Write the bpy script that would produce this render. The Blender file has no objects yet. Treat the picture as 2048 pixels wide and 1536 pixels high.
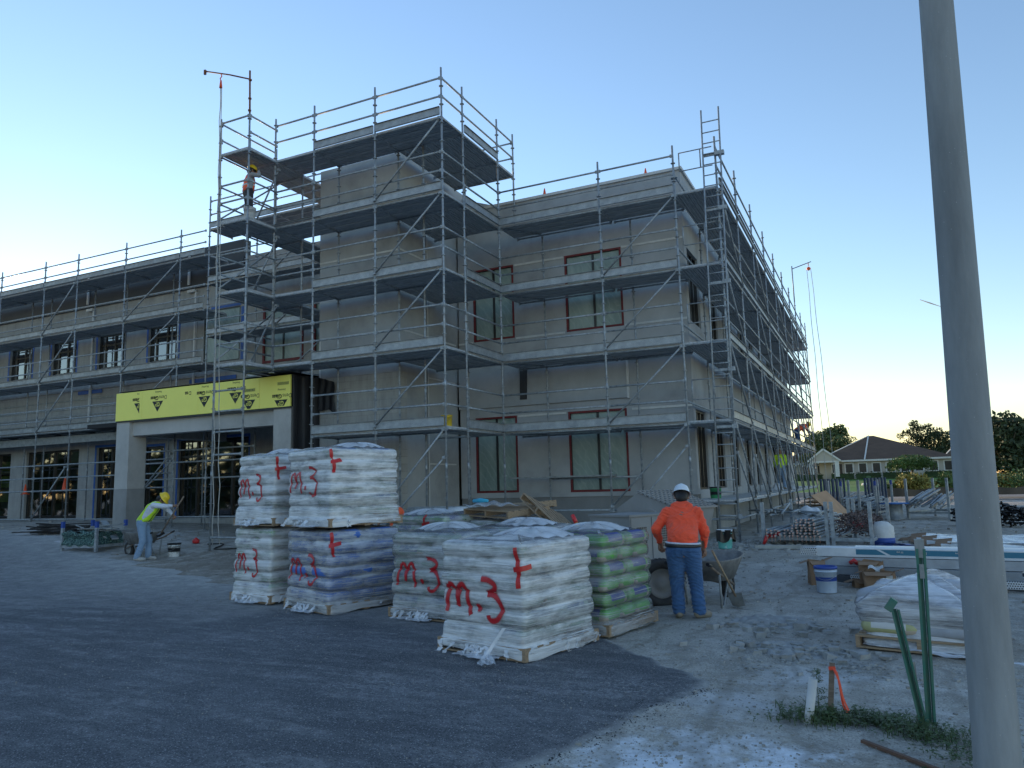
import bpy, math, random
import numpy as np
from mathutils import Vector, Matrix
random.seed(7)
rng = np.random.default_rng(11)
sc = bpy.context.scene
col = sc.collection
R = math.radians
# ------------------------------------------------------------------ camera
F_PX = 1498.36; YAW, PITCH, ROLL = -0.44592, 0.134246, -0.026264
CAM = Vector((9.273, -15.626, 1.75))
fwd = Vector((math.sin(YAW)*math.cos(PITCH), math.cos(YAW)*math.cos(PITCH), math.sin(PITCH)))
rt = Vector((math.cos(YAW), -math.sin(YAW), 0)); up = rt.cross(fwd)
rr = rt*math.cos(ROLL)+up*math.sin(ROLL); uu = up*math.cos(ROLL)-rt*math.sin(ROLL)
cd = bpy.data.cameras.new('camera'); cam = bpy.data.objects.new('camera', cd); col.objects.link(cam)
cam.matrix_world = Matrix(((rr.x, uu.x, -fwd.x, CAM.x), (rr.y, uu.y, -fwd.y, CAM.y), (rr.z, uu.z, -fwd.z, CAM.z), (0, 0, 0, 1)))
cd.sensor_width = 36; cd.lens = F_PX/2048*36; cd.clip_start = .05; cd.clip_end = 9000
sc.camera = cam
# ------------------------------------------------------------------ sky, sun
SUN_EL, SUN_AZ = R(8), R(-58)     # azimuth from +Y, negative is towards -X
w = bpy.data.worlds.new('World'); sc.world = w; w.use_nodes = True
nt = w.node_tree; bg = nt.nodes['Background']
sky = nt.nodes.new('ShaderNodeTexSky'); sky.sky_type = 'NISHITA'; sky.sun_disc = False
sky.sun_elevation = SUN_EL; sky.sun_rotation = SUN_AZ
sky.altitude = 0; sky.air_density = 1.15; sky.dust_density = .04; sky.ozone_density = 2.8
tn = nt.nodes.new('ShaderNodeMixRGB'); tn.blend_type = 'MULTIPLY'; tn.inputs[0].default_value = 1; tn.inputs[2].default_value = (1.0, .87, .86, 1)
nt.links.new(sky.outputs[0], tn.inputs[1]); nt.links.new(tn.outputs[0], bg.inputs[0]); bg.inputs[1].default_value = .15
sd = bpy.data.lights.new('sun', 'SUN'); sd.energy = 2.0; sd.angle = R(.5); sd.color = (1, .74, .48)
so = bpy.data.objects.new('sun', sd); col.objects.link(so)
so.location = (0, 0, 60)
sv = Vector((math.sin(SUN_AZ)*math.cos(SUN_EL), math.cos(SUN_AZ)*math.cos(SUN_EL), math.sin(SUN_EL)))
so.rotation_euler = sv.to_track_quat('Z', 'Y').to_euler()
sc.view_settings.view_transform = 'Standard'; sc.view_settings.look = 'None'
sc.view_settings.exposure = 1.5; sc.view_settings.gamma = 1.0
# ------------------------------------------------------------------ helpers
def ss(a, b, x):
    t = min(1, max(0, (x-a)/(b-a))); return t*t*(3-2*t)
def gz(x, y):
    A = .27+.42*ss(-5, -13, x)
    return A*ss(-7, 1.5, y)+.12*ss(-13, -20, x)*ss(-1, 4, y)

def setp(o, label=None, cat=None, group=None, kind=None):
    if label: o['label'] = label
    if cat: o['category'] = cat
    if group: o['group'] = group
    if kind: o['kind'] = kind
    return o
def thing(name, label, cat, loc=(0, 0, 0), rotz=0, group=None):
    o = bpy.data.objects.new(name, None); col.objects.link(o); o.empty_display_size = .2
    o.location = loc; o.rotation_euler = (0, 0, rotz)
    return setp(o, label, cat, group)
def link(name, me, parent=None, loc=None, rot=None, mat=None):
    o = bpy.data.objects.new(name, me); col.objects.link(o)
    if parent: o.parent = parent
    if loc is not None: o.location = loc
    if rot is not None: o.rotation_euler = rot
    return o

class MB:
    def __init__(s): s.v = []; s.f = []; s.sm = []
    def add(s, vs, fs, smooth=False):
        n = len(s.v); s.v += [tuple(map(float, p)) for p in vs]; s.f += [tuple(i+n for i in f) for f in fs]; s.sm += [smooth]*len(fs); return s
    def box(s, x0, x1, y0, y1, z0, z1):
        s.add([(x0,y0,z0),(x1,y0,z0),(x1,y1,z0),(x0,y1,z0),(x0,y0,z1),(x1,y0,z1),(x1,y1,z1),(x0,y1,z1)],
              [(3,2,1,0),(4,5,6,7),(0,1,5,4),(1,2,6,5),(2,3,7,6),(3,0,4,7)]); return s
    def obox(s, c, size, M):
        hx, hy, hz = size[0]/2, size[1]/2, size[2]/2; c = Vector(c)
        vs = [c+M@Vector((x*hx, y*hy, z*hz)) for z in (-1, 1) for x, y in ((-1,-1),(1,-1),(1,1),(-1,1))]
        s.add(vs, [(3,2,1,0),(4,5,6,7),(0,1,5,4),(1,2,6,5),(2,3,7,6),(3,0,4,7)]); return s
    def beam(s, a, b, w, h, upv=(0, 0, 1)):
        a = Vector(a); b = Vector(b); d = (b-a); L = d.length; d.normalize()
        x = d.cross(Vector(upv));
        if x.length < 1e-4: x = d.cross(Vector((0, 1, 0)))
        x.normalize(); u = x.cross(d)
        M = Matrix((x, d, u)).transposed()
        return s.obox((a+b)/2, (w, L, h), M)
    def path(s, pts, rad, n=8, cap=True, smooth=True):
        pts = [Vector(p) for p in pts]; m = len(pts)
        rs = rad if isinstance(rad, (list, tuple)) else [rad]*m
        vs = []; ref = None
        for i, p in enumerate(pts):
            t = (pts[min(i+1, m-1)]-pts[max(i-1, 0)]).normalized()
            if ref is None:
                ref = Vector((0, 0, 1)) if abs(t.z) < .9 else Vector((1, 0, 0))
            x = t.cross(ref); x.normalize(); ref = x.cross(t).normalized(); y = ref
            for k in range(n):
                a = 2*math.pi*k/n; vs.append(p+rs[i]*(math.cos(a)*x+math.sin(a)*y))
        fs = [(i*n+k, i*n+(k+1) % n, (i+1)*n+(k+1) % n, (i+1)*n+k) for i in range(m-1) for k in range(n)]
        s.add(vs, fs, smooth)
        if cap:
            s.f.append(tuple(len(s.v)-len(vs)+k for k in range(n))[::-1]); s.sm.append(False)
            s.f.append(tuple(len(s.v)-n+k for k in range(n))); s.sm.append(False)
        return s
    def tube(s, a, b, r, n=8): return s.path([a, b], r, n)
    def lathe(s, prof, c=(0, 0, 0), n=24, smooth=True, ang=2*math.pi):
        vs = []; m = len(prof)
        for r, z in prof:
            for k in range(n):
                a = ang*k/n; vs.append((c[0]+r*math.cos(a), c[1]+r*math.sin(a), c[2]+z))
        s.add(vs, [(i*n+k, i*n+(k+1) % n, (i+1)*n+(k+1) % n, (i+1)*n+k) for i in range(m-1) for k in range(n)], smooth); return s
    def prism(s, poly, z0, z1):
        n = len(poly)
        s.add([(x, y, z0) for x, y in poly]+[(x, y, z1) for x, y in poly],
              [tuple(range(n))[::-1], tuple(range(n, 2*n))]+[(i, (i+1) % n, n+(i+1) % n, n+i) for i in range(n)]); return s
    def prism_y(s, poly, y0, y1):
        n = len(poly)
        s.add([(x, y0, z) for x, z in poly]+[(x, y1, z) for x, z in poly],
              [tuple(range(n)), tuple(range(n, 2*n))[::-1]]+[((i+1) % n, i, n+i, n+(i+1) % n) for i in range(n)]); return s
    def grid(s, fn, nu, nv, smooth=True, closed=False):
        vs = [fn(i/(nu if closed else nu-1), j/(nv-1)) for j in range(nv) for i in range(nu)]
        fs = []
        for j in range(nv-1):
            for i in range(nu if closed else nu-1):
                k = (i+1) % nu
                fs.append((j*nu+i, j*nu+k, (j+1)*nu+k, (j+1)*nu+i))
        return s.add(vs, fs, smooth)
    def mesh(s, name, mat=None):
        me = bpy.data.meshes.new(name); me.from_pydata(s.v, [], s.f)
        me.polygons.foreach_set('use_smooth', s.sm); 
        if mat: me.materials.append(mat)
        me.update(); return me
    def build(s, name, mat=None, parent=None, world=False):
        """world=True: the vertices are in world space and parent (chain) is unrotated"""
        if world and parent:
            off = Vector((0, 0, 0)); p = parent
            while p: off += Vector(p.location); p = p.parent
            s.v = [(a-off.x, b-off.y, c-off.z) for a, b, c in s.v]
        return link(name, s.mesh(name, mat), parent)

# ---- materials
class NT:
    def __init__(s, name):
        s.m = bpy.data.materials.new(name); s.m.use_nodes = True; s.t = s.m.node_tree
        s.b = s.t.nodes['Principled BSDF']; s.out = s.t.nodes['Material Output']
    def n(s, typ, **kw):
        q = s.t.nodes.new('ShaderNode'+typ)
        for k, v in kw.items():
            if k.startswith('i_'):
                key = k[2:]; key = int(key) if key.isdigit() else key.replace('_', ' ')
                q.inputs[key].default_value = v
            else: setattr(q, k, v)
        return q
    def l(s, a, b): s.t.links.new(a, b)
    def pos(s, kind='Object'):
        if kind == 'World': return s.n('NewGeometry').outputs['Position']
        return s.n('TexCoord').outputs[kind]
    def noise(s, vec, scale, detail=5, rough=.6, scl=None):
        if scl is not None:
            m = s.n('Mapping'); m.inputs['Scale'].default_value = scl; s.l(vec, m.inputs['Vector']); vec = m.outputs[0]
        q = s.n('TexNoise'); q.inputs['Scale'].default_value = scale; q.inputs['Detail'].default_value = detail; q.inputs['Roughness'].default_value = rough
        s.l(vec, q.inputs['Vector']); return q.outputs[0]
    def ramp(s, fac, stops):
        q = s.n('ValToRGB'); cr = q.color_ramp
        while len(cr.elements) < len(stops): cr.elements.new(.5)
        for e, (p, c) in zip(cr.elements, stops):
            e.position = p; e.color = (c, c, c, 1) if isinstance(c, (int, float)) else (*c, 1)
        s.l(fac, q.inputs[0]); return q.outputs[0]
    def mix(s, fac, a, b, typ='MIX'):
        q = s.n('MixRGB', blend_type=typ)
        for i, v in ((0, fac), (1, a), (2, b)):
            if hasattr(v, 'is_linked'): s.l(v, q.inputs[i])
            elif isinstance(v, (int, float)): q.inputs[i].default_value = v if i == 0 else (v, v, v, 1)
            else: q.inputs[i].default_value = (*v, 1)
        return q.outputs[0]
    def math(s, op, a, b=0, clamp=False):
        q = s.n('Math', operation=op, use_clamp=clamp)
        for i, v in ((0, a), (1, b)):
            if hasattr(v, 'is_linked'): s.l(v, q.inputs[i])
            else: q.inputs[i].default_value = v
        return q.outputs[0]
    def bump(s, h, strength=.3, dist=.02, normal=None):
        q = s.n('Bump'); q.inputs['Strength'].default_value = strength; q.inputs['Distance'].default_value = dist
        s.l(h, q.inputs['Height'])
        if normal: s.l(normal, q.inputs['Normal'])
        return q.outputs[0]
    def col(s, c):
        if hasattr(c, 'is_linked'): s.l(c, s.b.inputs['Base Color'])
        else: s.b.inputs['Base Color'].default_value = (*c, 1)
    def set(s, **kw):
        for k, v in kw.items(): 
            i = s.b.inputs[k.replace('_', ' ')]
            if hasattr(v, 'is_linked'): s.l(v, i)
            else: i.default_value = v
        return s
def plain(name, c, rough=.6, metal=0, var=.25, scale=6, bump=0, bscale=40, scl=None, kind='Object', c2=None, lo=.35, hi=.7):
    q = NT(name); p = q.pos(kind)
    nz = q.noise(p, scale, 6, .65, scl)
    c2 = c2 or tuple(x*(1-var) for x in c)
    q.col(q.ramp(nz, [(lo, c2), (hi, c)])); q.set(Roughness=rough, Metallic=metal)
    if bump: q.l(q.bump(q.noise(p, bscale, 4), bump, .01), q.b.inputs['Normal'])
    return q.m

def stucco(name, c, spk=0):
    q = NT(name); p = q.pos('World')
    a = q.noise(p, .55, 8, .62); b = q.noise(p, 3.2, 6, .7, (1, 1, .45)); d = q.noise(p, 60, 3)
    x = q.ramp(a, [(.3, tuple(v*.66 for v in c)), (.48, tuple(v*.98 for v in c)), (.7, tuple(v*1.15 for v in c))])
    x = q.mix(q.ramp(b, [(.3, .0), (.75, .3)]), x, tuple(v*.62 for v in c))
    if spk:
        v = q.n('TexVoronoi'); v.inputs['Scale'].default_value = 9; q.l(p, v.inputs['Vector'])
        x = q.mix(q.ramp(v.outputs['Distance'], [(.02, spk), (.12, 0)]), x, tuple(min(1, v_*1.7) for v_ in c))
    q.col(x); q.set(Roughness=.88)
    q.l(q.bump(d, .35, .006), q.b.inputs['Normal'])
    return q.m
def block(name, c, axis='y', joint=.5):
    q = NT(name); p = q.pos('World')
    m = q.n('Mapping'); m.inputs['Rotation'].default_value = (R(90), 0, 0) if axis == 'y' else (R(90), 0, R(90))
    # bring wall plane into XY for the brick texture
    sx = q.n('SeparateXYZ'); q.l(p, sx.inputs[0]); cx = q.n('CombineXYZ')
    q.l(sx.outputs['X' if axis == 'y' else 'Y'], cx.inputs[0]); q.l(sx.outputs['Z'], cx.inputs[1])
    br = q.n('TexBrick'); q.l(cx.outputs[0], br.inputs['Vector'])
    br.inputs['Scale'].default_value = 1; br.inputs['Brick Width'].default_value = .4; br.inputs['Row Height'].default_value = .2
    br.inputs['Mortar Size'].default_value = .008; br.inputs['Mortar Smooth'].default_value = .3
    br.inputs['Color1'].default_value = (*c, 1); br.inputs['Color2'].default_value = (*[v*.8 for v in c], 1)
    br.inputs['Mortar'].default_value = (*[v*(1-.45*joint) for v in c], 1)
    a = q.noise(p, .8, 8, .65); st = q.noise(p, 5, 5, .7, (1, 1, .2))
    x = q.mix(q.ramp(a, [(.35, 0), (.62, .75)]), br.outputs['Color'], tuple(v*1.1 for v in c))
    x = q.mix(q.ramp(st, [(.42, 0), (.75, .5)]), x, tuple(v*.5 for v in c))
    q.col(x); q.set(Roughness=.9)
    q.l(q.bump(q.noise(p, 45, 4), .4, .008), q.b.inputs['Normal'])
    return q.m

M = {}
M['steel'] = plain('galvanised_steel', (.42, .47, .50), .55, .35, .35, 9, .1, 60, c2=(.22, .24, .26))
M['steel_dull'] = plain('dusty_steel', (.36, .38, .38), .6, .35, .4, 7)
M['rust'] = plain('rusty_steel', (.30, .12, .06), .7, .2, .5, 12)
M['deck'] = plain('deck_steel', (.55, .58, .60), .6, .2, .35, 3, scl=(1, 6, 1))
def perf():
    q = NT('perforated_steel'); p = q.pos('Object')
    m = q.n('Mapping'); m.inputs['Scale'].default_value = (32, 32, 32); q.l(p, m.inputs[0])
    sx = q.n('SeparateXYZ'); q.l(m.outputs[0], sx.inputs[0])
    fx = q.math('SUBTRACT', q.math('FRACT', sx.outputs[0]), .5); fz = q.math('SUBTRACT', q.math('FRACT', sx.outputs[2]), .5)
    d = q.math('ADD', q.math('MULTIPLY', fx, fx), q.math('MULTIPLY', fz, fz))
    dot = q.math('LESS_THAN', d, .055)
    nz = q.ramp(q.noise(p, 1.1, 3), [(.42, .15), (.58, 1)])
    c = q.mix(q.math('MULTIPLY', dot, nz), q.ramp(q.noise(p, 5, 6, .7), [(.3, (.20, .225, .245)), (.7, (.38, .41, .43))]), (.6, .63, .66))
    q.col(c); q.set(Roughness=.5, Metallic=.4); return q.m
M['perf'] = perf()
M['toe'] = plain('toe_board_steel', (.36, .39, .41), .5, .5, .4, 5)
M['stucco'] = stucco('grey_stucco', (.385, .40, .41))
M['stucco_e'] = stucco('wet_render', (.36, .38, .39), .6)
M['stucco_dk'] = stucco('dark_base_render', (.22, .22, .215))
M['block'] = block('block_wall', (.36, .365, .355))
M['block_t'] = stucco('tower_render', (.37, .385, .39))
M['block_t2'] = block('tower_block', (.38, .38, .36), 'y', .8)
M['conc'] = stucco('cast_concrete', (.46, .46, .445))
M['conc_dk'] = stucco('damp_concrete', (.3, .305, .3))
M['membrane'] = plain('black_membrane', (.022, .026, .034), .45, 0, .3, 4)
M['black'] = plain('black_frame', (.015, .016, .018), .35, 0, .3, 4)
M['drape'] = plain('black_drape', (.012, .013, .018), .6, 0, .5, 3)
M['blue'] = plain('blue_tape', (.03, .12, .42), .5)
M['red'] = plain('red_trim', (.20, .02, .025), .6, 0, .5, 8)
M['redtape'] = plain('red_tape', (.62, .03, .03), .35, 0, .2, 20)
M['white'] = plain('white_trim', (.62, .63, .62), .55, 0, .2, 5)
M['white_plastic'] = plain('white_plastic', (.62, .66, .70), .35, 0, .18, 9)
M['yellow'] = plain('yellow_sheathing', (.97, .92, .20), .6, 0, .05, 2.2)
M['ink'] = plain('black_ink', (.012, .02, .02), .6)
M['ink_grey'] = plain('grey_ink', (.35, .38, .12), .6)
M['wood'] = plain('pallet_wood', (.42, .30, .19), .75, 0, .45, 6, .3, 50, scl=(1, 8, 8))
M['wood_old'] = plain('old_wood', (.26, .20, .15), .8, 0, .45, 6, .3, 50, scl=(1, 8, 8))
M['ply'] = plain('plywood_sheet', (.52, .33, .2), .6, 0, .25, 3, scl=(1, 7, 1))
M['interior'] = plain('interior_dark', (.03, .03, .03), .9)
M['slab'] = plain('interior_slab', (.2, .2, .2), .9)
M['limegyp'] = plain('yellow_green_board', (.55, .68, .12), .7)
M['blind'] = plain('interior_panel', (.25, .3, .2), .8)
M['rope'] = plain('pale_rope', (.5, .5, .47), .85)
M['cable'] = plain('black_cable', (.02, .02, .02), .6)
M['orangepl'] = plain('orange_plastic', (.85, .10, .02), .45, 0, .2, 9)
M['tyre'] = plain('tyre_rubber', (.02, .02, .021), .75, 0, .4, 14, .5, 40, c2=(.05, .05, .05))
M['teal'] = plain('teal_plastic', (.18, .55, .50), .45, 0, .25, 8)
M['bag_black'] = plain('black_bag', (.008, .009, .01), .3)
M['cardboard'] = plain('cardboard', (.30, .19, .115), .85, 0, .25, 6)
M['leaf'] = plain('weed_leaf', (.07, .12, .03), .55, 0, .5, 6)
M['greenpost'] = plain('green_painted_post', (.03, .17, .13), .5, .1, .45, 9, c2=(.08, .17, .13))
M['bluepaint'] = plain('blue_paint', (.03, .08, .35), .5)
M['gl_film'] = None
def glass(name, tr=.45, tint=(.5, .55, .6)):
    q = NT(name); t = q.n('BsdfTransparent'); t.inputs[0].default_value = (*tint, 1)
    g = q.n('BsdfGlossy'); g.inputs['Roughness'].default_value = .03; g.inputs[0].default_value = (.8, .85, .9, 1)
    fr = q.n('Fresnel'); fr.inputs[0].default_value = 1.9
    mx = q.n('MixShader'); q.l(q.math('ADD', fr.outputs[0], .22, True), mx.inputs[0]); q.l(t.outputs[0], mx.inputs[1]); q.l(g.outputs[0], mx.inputs[2])
    q.l(mx.outputs[0], q.out.inputs[0]); return q.m
M['glass'] = glass('window_glass')
def plasticfilm():
    q = NT('masking_film'); p = q.pos('World')
    a = q.noise(p, 1.6, 6, .6, (1, 1, .35)); 
    w = q.n('TexWave'); w.inputs['Scale'].default_value = 1.6; w.inputs['Distortion'].default_value = 9; w.inputs['Detail'].default_value = 4
    m = q.n('Mapping'); m.inputs['Rotation'].default_value = (0, R(35), 0); q.l(p, m.inputs[0]); q.l(m.outputs[0], w.inputs[0])
    q.col(q.mix(q.ramp(w.outputs['Fac'], [(.8, 0), (1, .25)]), q.ramp(a, [(.3, (.16, .23, .215)), (.7, (.32, .40, .37))]), (.4, .45, .43)))
    q.set(Roughness=.28); q.l(q.bump(q.noise(p, 5, 5, .7, (1, 1, .25)), .5, .03), q.b.inputs['Normal']); return q.m
M['film'] = plasticfilm()

def pieces(name, mat, parent, boxes, label=None):
    for b in boxes:
        m = MB(); m.box(*b); o = m.build(name, M[mat], parent, True)
def wall(mb, axis, pos, u0, u1, z0, z1, holes, th, out=-1):
    """wall in plane axis=pos; `out` is the side the outer face looks to; th thickness inwards"""
    us = sorted({u0, u1, *[h[0] for h in holes if u0 < h[0] < u1], *[h[1] for h in holes if u0 < h[1] < u1]})
    zs = sorted({z0, z1, *[h[2] for h in holes if z0 < h[2] < z1], *[h[3] for h in holes if z0 < h[3] < z1]})
    a, b = pos, pos-out*th
    P = (lambda u, d, z: (u, d, z)) if axis == 'y' else (lambda u, d, z: (d, u, z))
    def solid(i, j):
        if i < 0 or j < 0 or i >= len(us)-1 or j >= len(zs)-1: return False
        cu = (us[i]+us[i+1])/2; cz = (zs[j]+zs[j+1])/2
        return not any(h[0] < cu < h[1] and h[2] < cz < h[3] for h in holes)
    for i in range(len(us)-1):
        for j in range(len(zs)-1):
            if not solid(i, j): continue
            A, B, C, D = us[i], us[i+1], zs[j], zs[j+1]
            for d in (a, b): mb.add([P(A, d, C), P(B, d, C), P(B, d, D), P(A, d, D)], [(0, 1, 2, 3)])
            if not solid(i-1, j): mb.add([P(A, a, C), P(A, b, C), P(A, b, D), P(A, a, D)], [(0, 1, 2, 3)])
            if not solid(i+1, j): mb.add([P(B, a, C), P(B, b, C), P(B, b, D), P(B, a, D)], [(0, 1, 2, 3)])
            if not solid(i, j-1): mb.add([P(A, a, C), P(B, a, C), P(B, b, C), P(A, b, C)], [(0, 1, 2, 3)])
            if not solid(i, j+1): mb.add([P(A, a, D), P(B, a, D), P(B, b, D), P(A, b, D)], [(0, 1, 2, 3)])
    return mb

# ---- implicit surfaces (bodies, clothes, bags): smooth union of round cones, then surface nets
def sdf_eval(prims, X, Y, Z, k):
    f = np.full(X.shape, 9.0, dtype=np.float32)
    for pr in prims:
        a, b, ra, rb = pr[:4]; kk = pr[4] if len(pr) > 4 and pr[4] is not None else k
        sc_ = pr[5] if len(pr) > 5 else (1, 1, 1)
        m = (max(ra, rb)*max(1, *[1/s for s in sc_])+.12)
        lo = [min(a[i], b[i])-m for i in range(3)]; hi = [max(a[i], b[i])+m for i in range(3)]
        ix = [slice(*np.searchsorted(g, (l, h))) for g, l, h in ((X[:, 0, 0], lo[0], hi[0]), (Y[0, :, 0], lo[1], hi[1]), (Z[0, 0, :], lo[2], hi[2]))]
        ix = tuple(ix)
        x = X[ix]-a[0]; y = Y[ix]-a[1]; z = Z[ix]-a[2]
        d = np.array(b, float)-np.array(a, float); sx, sy, sz = sc_
        L2 = max(1e-9, (d*d).sum())
        t = np.clip((x*d[0]+y*d[1]+z*d[2])/L2, 0, 1)
        px, py, pz = (x-t*d[0])*sx, (y-t*d[1])*sy, (z-t*d[2])*sz
        g = np.sqrt(px*px+py*py+pz*pz)-(ra+(rb-ra)*t)
        o = f[ix]; h = np.clip(.5+.5*(g-o)/kk, 0, 1)
        f[ix] = g*(1-h)+o*h-kk*h*(1-h)
    return f
def surfnet(f, X, Y, Z):
    s = f < 0; nx, ny, nz = f.shape
    cells = np.zeros((nx-1, ny-1, nz-1), dtype=np.int8)
    for i in (0, 1):
        for j in (0, 1):
            for k in (0, 1): cells += s[i:nx-1+i, j:ny-1+j, k:nz-1+k]
    act = (cells > 0) & (cells < 8); idx = -np.ones(act.shape, dtype=np.int64); I, J, K = np.nonzero(act); idx[I, J, K] = np.arange(len(I))
    acc = np.zeros((len(I), 3)); cnt = np.zeros(len(I)); G = (X[:, 0, 0], Y[0, :, 0], Z[0, 0, :])
    for ax in range(3):
        o1, o2 = [q for q in range(3) if q != ax]
        for p in (0, 1):
            for q_ in (0, 1):
                A = [I, J, K]; A = [a.copy() for a in A]; A[o1] += p; A[o2] += q_
                B = [a.copy() for a in A]; B[ax] += 1
                fa = f[A[0], A[1], A[2]]; fb = f[B[0], B[1], B[2]]; m = (fa < 0) != (fb < 0)
                t = np.where(m, fa/(fa-fb+1e-12), 0)
                pt = np.stack([G[0][A[0]], G[1][A[1]], G[2][A[2]]], 1).astype(float)
                pt[:, ax] += t*(G[ax][1]-G[ax][0]); acc[m] += pt[m]; cnt[m] += 1
    V = acc/cnt[:, None]; F = []
    for ax in range(3):
        o1, o2 = [(1, 2), (2, 0), (0, 1)][ax]
        sl0 = [slice(None)]*3; sl1 = [slice(None)]*3; sl0[ax] = slice(0, -1); sl1[ax] = slice(1, None)
        ch = s[tuple(sl0)] != s[tuple(sl1)]; e = np.array(np.nonzero(ch)).T
        e = e[(e[:, o1] > 0) & (e[:, o2] > 0) & (e[:, o1] < f.shape[o1]-1) & (e[:, o2] < f.shape[o2]-1)]
        c = []
        for p, q_ in ((0, 0), (1, 0), (1, 1), (0, 1)):
            g = e.copy(); g[:, o1] -= p; g[:, o2] -= q_; c.append(idx[g[:, 0], g[:, 1], g[:, 2]])
        c = np.stack(c, 1); flip = s[e[:, 0], e[:, 1], e[:, 2]]; c[~flip] = c[~flip][:, ::-1]; F.append(c)
    F = np.concatenate(F); F = F[(F >= 0).all(1)]
    return V, F
def sdf_mesh(name, prims, vox, k=.04, mat=None, parent=None, post=None):
    P = []
    for pr in prims:
        m = max(pr[2], pr[3])*max(1, *([1/s for s in pr[5]] if len(pr) > 5 else [1]))+3*vox+.02
        for q_ in (pr[0], pr[1]): P += [[c-m for c in q_], [c+m for c in q_]]
    P = np.array(P); lo = P.min(0); hi = P.max(0)
    g = [np.arange(lo[i], hi[i]+vox, vox) for i in range(3)]
    X, Y, Z = np.meshgrid(*g, indexing='ij'); X = X.astype(np.float32); Y = Y.astype(np.float32); Z = Z.astype(np.float32)
    f = sdf_eval(prims, X, Y, Z, k)
    if post: f = post(f, X, Y, Z)
    V, F = surfnet(f, X, Y, Z)
    me = bpy.data.meshes.new(name); me.from_pydata(V.tolist(), [], F.tolist())
    me.polygons.foreach_set('use_smooth', [True]*len(me.polygons))
    if mat: me.materials.append(mat)
    me.update(); return link(name, me, parent)
# ------------------------------------------------------------------ ground
def ground_mat():
    q = NT('caliche_ground'); p = q.pos('World')
    a = q.noise(p, .35, 8, .65); b = q.noise(p, 2.2, 8, .7); c = q.noise(p, 14, 6, .7); tr = q.noise(p, 1.5, 6, .6, (.5, 2.2, 1))
    x = q.ramp(a, [(.32, (.33, .30, .25)), (.5, (.47, .44, .385)), (.7, (.62, .60, .55))])
    x = q.mix(q.ramp(b, [(.38, .7), (.55, 0)]), x, (.25, .235, .205)); x = q.mix(q.ramp(q.noise(p, 55, 3, .7), [(.42, .55), (.56, 0)]), x, (.20, .19, .17)); x = q.mix(q.ramp(q.noise(p, 7, 6, .75, (.6, 1.6, 1)), [(.56, 0), (.68, .5)]), x, (.24, .23, .2))
    x = q.mix(q.ramp(tr, [(.55, 0), (.72, .55)]), x, (.62, .61, .59))
    # pale chalk dust near the grass verge, a spill of its own
    sx = q.n('SeparateXYZ'); q.l(p, sx.inputs[0])
    def blob(cx, cy, r, am):
        dx = q.math('SUBTRACT', sx.outputs[0], cx); dy = q.math('SUBTRACT', sx.outputs[1], cy)
        d = q.math('SQRT', q.math('ADD', q.math('MULTIPLY', dx, dx), q.math('MULTIPLY', dy, dy)))
        n_ = q.math('MULTIPLY', q.math('SUBTRACT', q.noise(p, 2.6, 8, .75), .5), 3.2*r)
        return q.math('MULTIPLY', q.ramp(q.math('DIVIDE', q.math('ADD', d, n_), r), [(.3, 1), (1, 0)]), am)
    for cx, cy, r, am in ((8.15, -10.9, .9, .85), (8.6, -10.6, .35, .9), (8.9, -11.4, .5, .6), (8.1, -9.3, .5, .35), (7.6, -11.9, .8, .7), (-13, -2.2, 5, .5), (8.6, -8.3, .6, .3)):
        x = q.mix(blob(cx, cy, r, am), x, (.80, .84, .90))
    # damp brown patch in the work area
    x = q.mix(blob(-3.2, -1.4, 4.6, .95), x, (.2, .17, .135))
    x = q.mix(blob(7.2, -2.5, 2.2, .35), x, (.38, .38, .37))
    v = q.n('TexVoronoi'); v.inputs['Scale'].default_value = 38; q.l(p, v.inputs['Vector'])
    x = q.mix(q.ramp(v.outputs['Distance'], [(.1, .75), (.22, 0)]), x, (.78, .77, .73))
    v2 = q.n('TexVoronoi'); v2.inputs['Scale'].default_value = 17; q.l(p, v2.inputs['Vector'])
    x = q.mix(q.ramp(v2.outputs['Distance'], [(.05, .8), (.12, 0)]), x, (.09, .085, .08))
    wv = q.n('TexWave'); wv.inputs['Scale'].default_value = .55; wv.inputs['Distortion'].default_value = 7; wv.inputs['Detail'].default_value = 5; wv.inputs['Detail Scale'].default_value = 1.6; q.l(p, wv.inputs['Vector'])
    x = q.mix(q.ramp(wv.outputs['Fac'], [(.0, .45), (.16, 0)]), x, (.22, .20, .165))
    q.col(x); q.set(Roughness=.95)
    h = q.math('ADD', q.math('MULTIPLY', c, .5), q.math('MULTIPLY', b, 1.3)); h = q.math('ADD', h, q.math('MULTIPLY', q.ramp(v.outputs['Distance'], [(0, 1), (.3, 0)]), .35))
    q.l(q.bump(h, .9, .035), q.b.inputs['Normal']); return q.m
M['ground'] = ground_mat()

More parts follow.
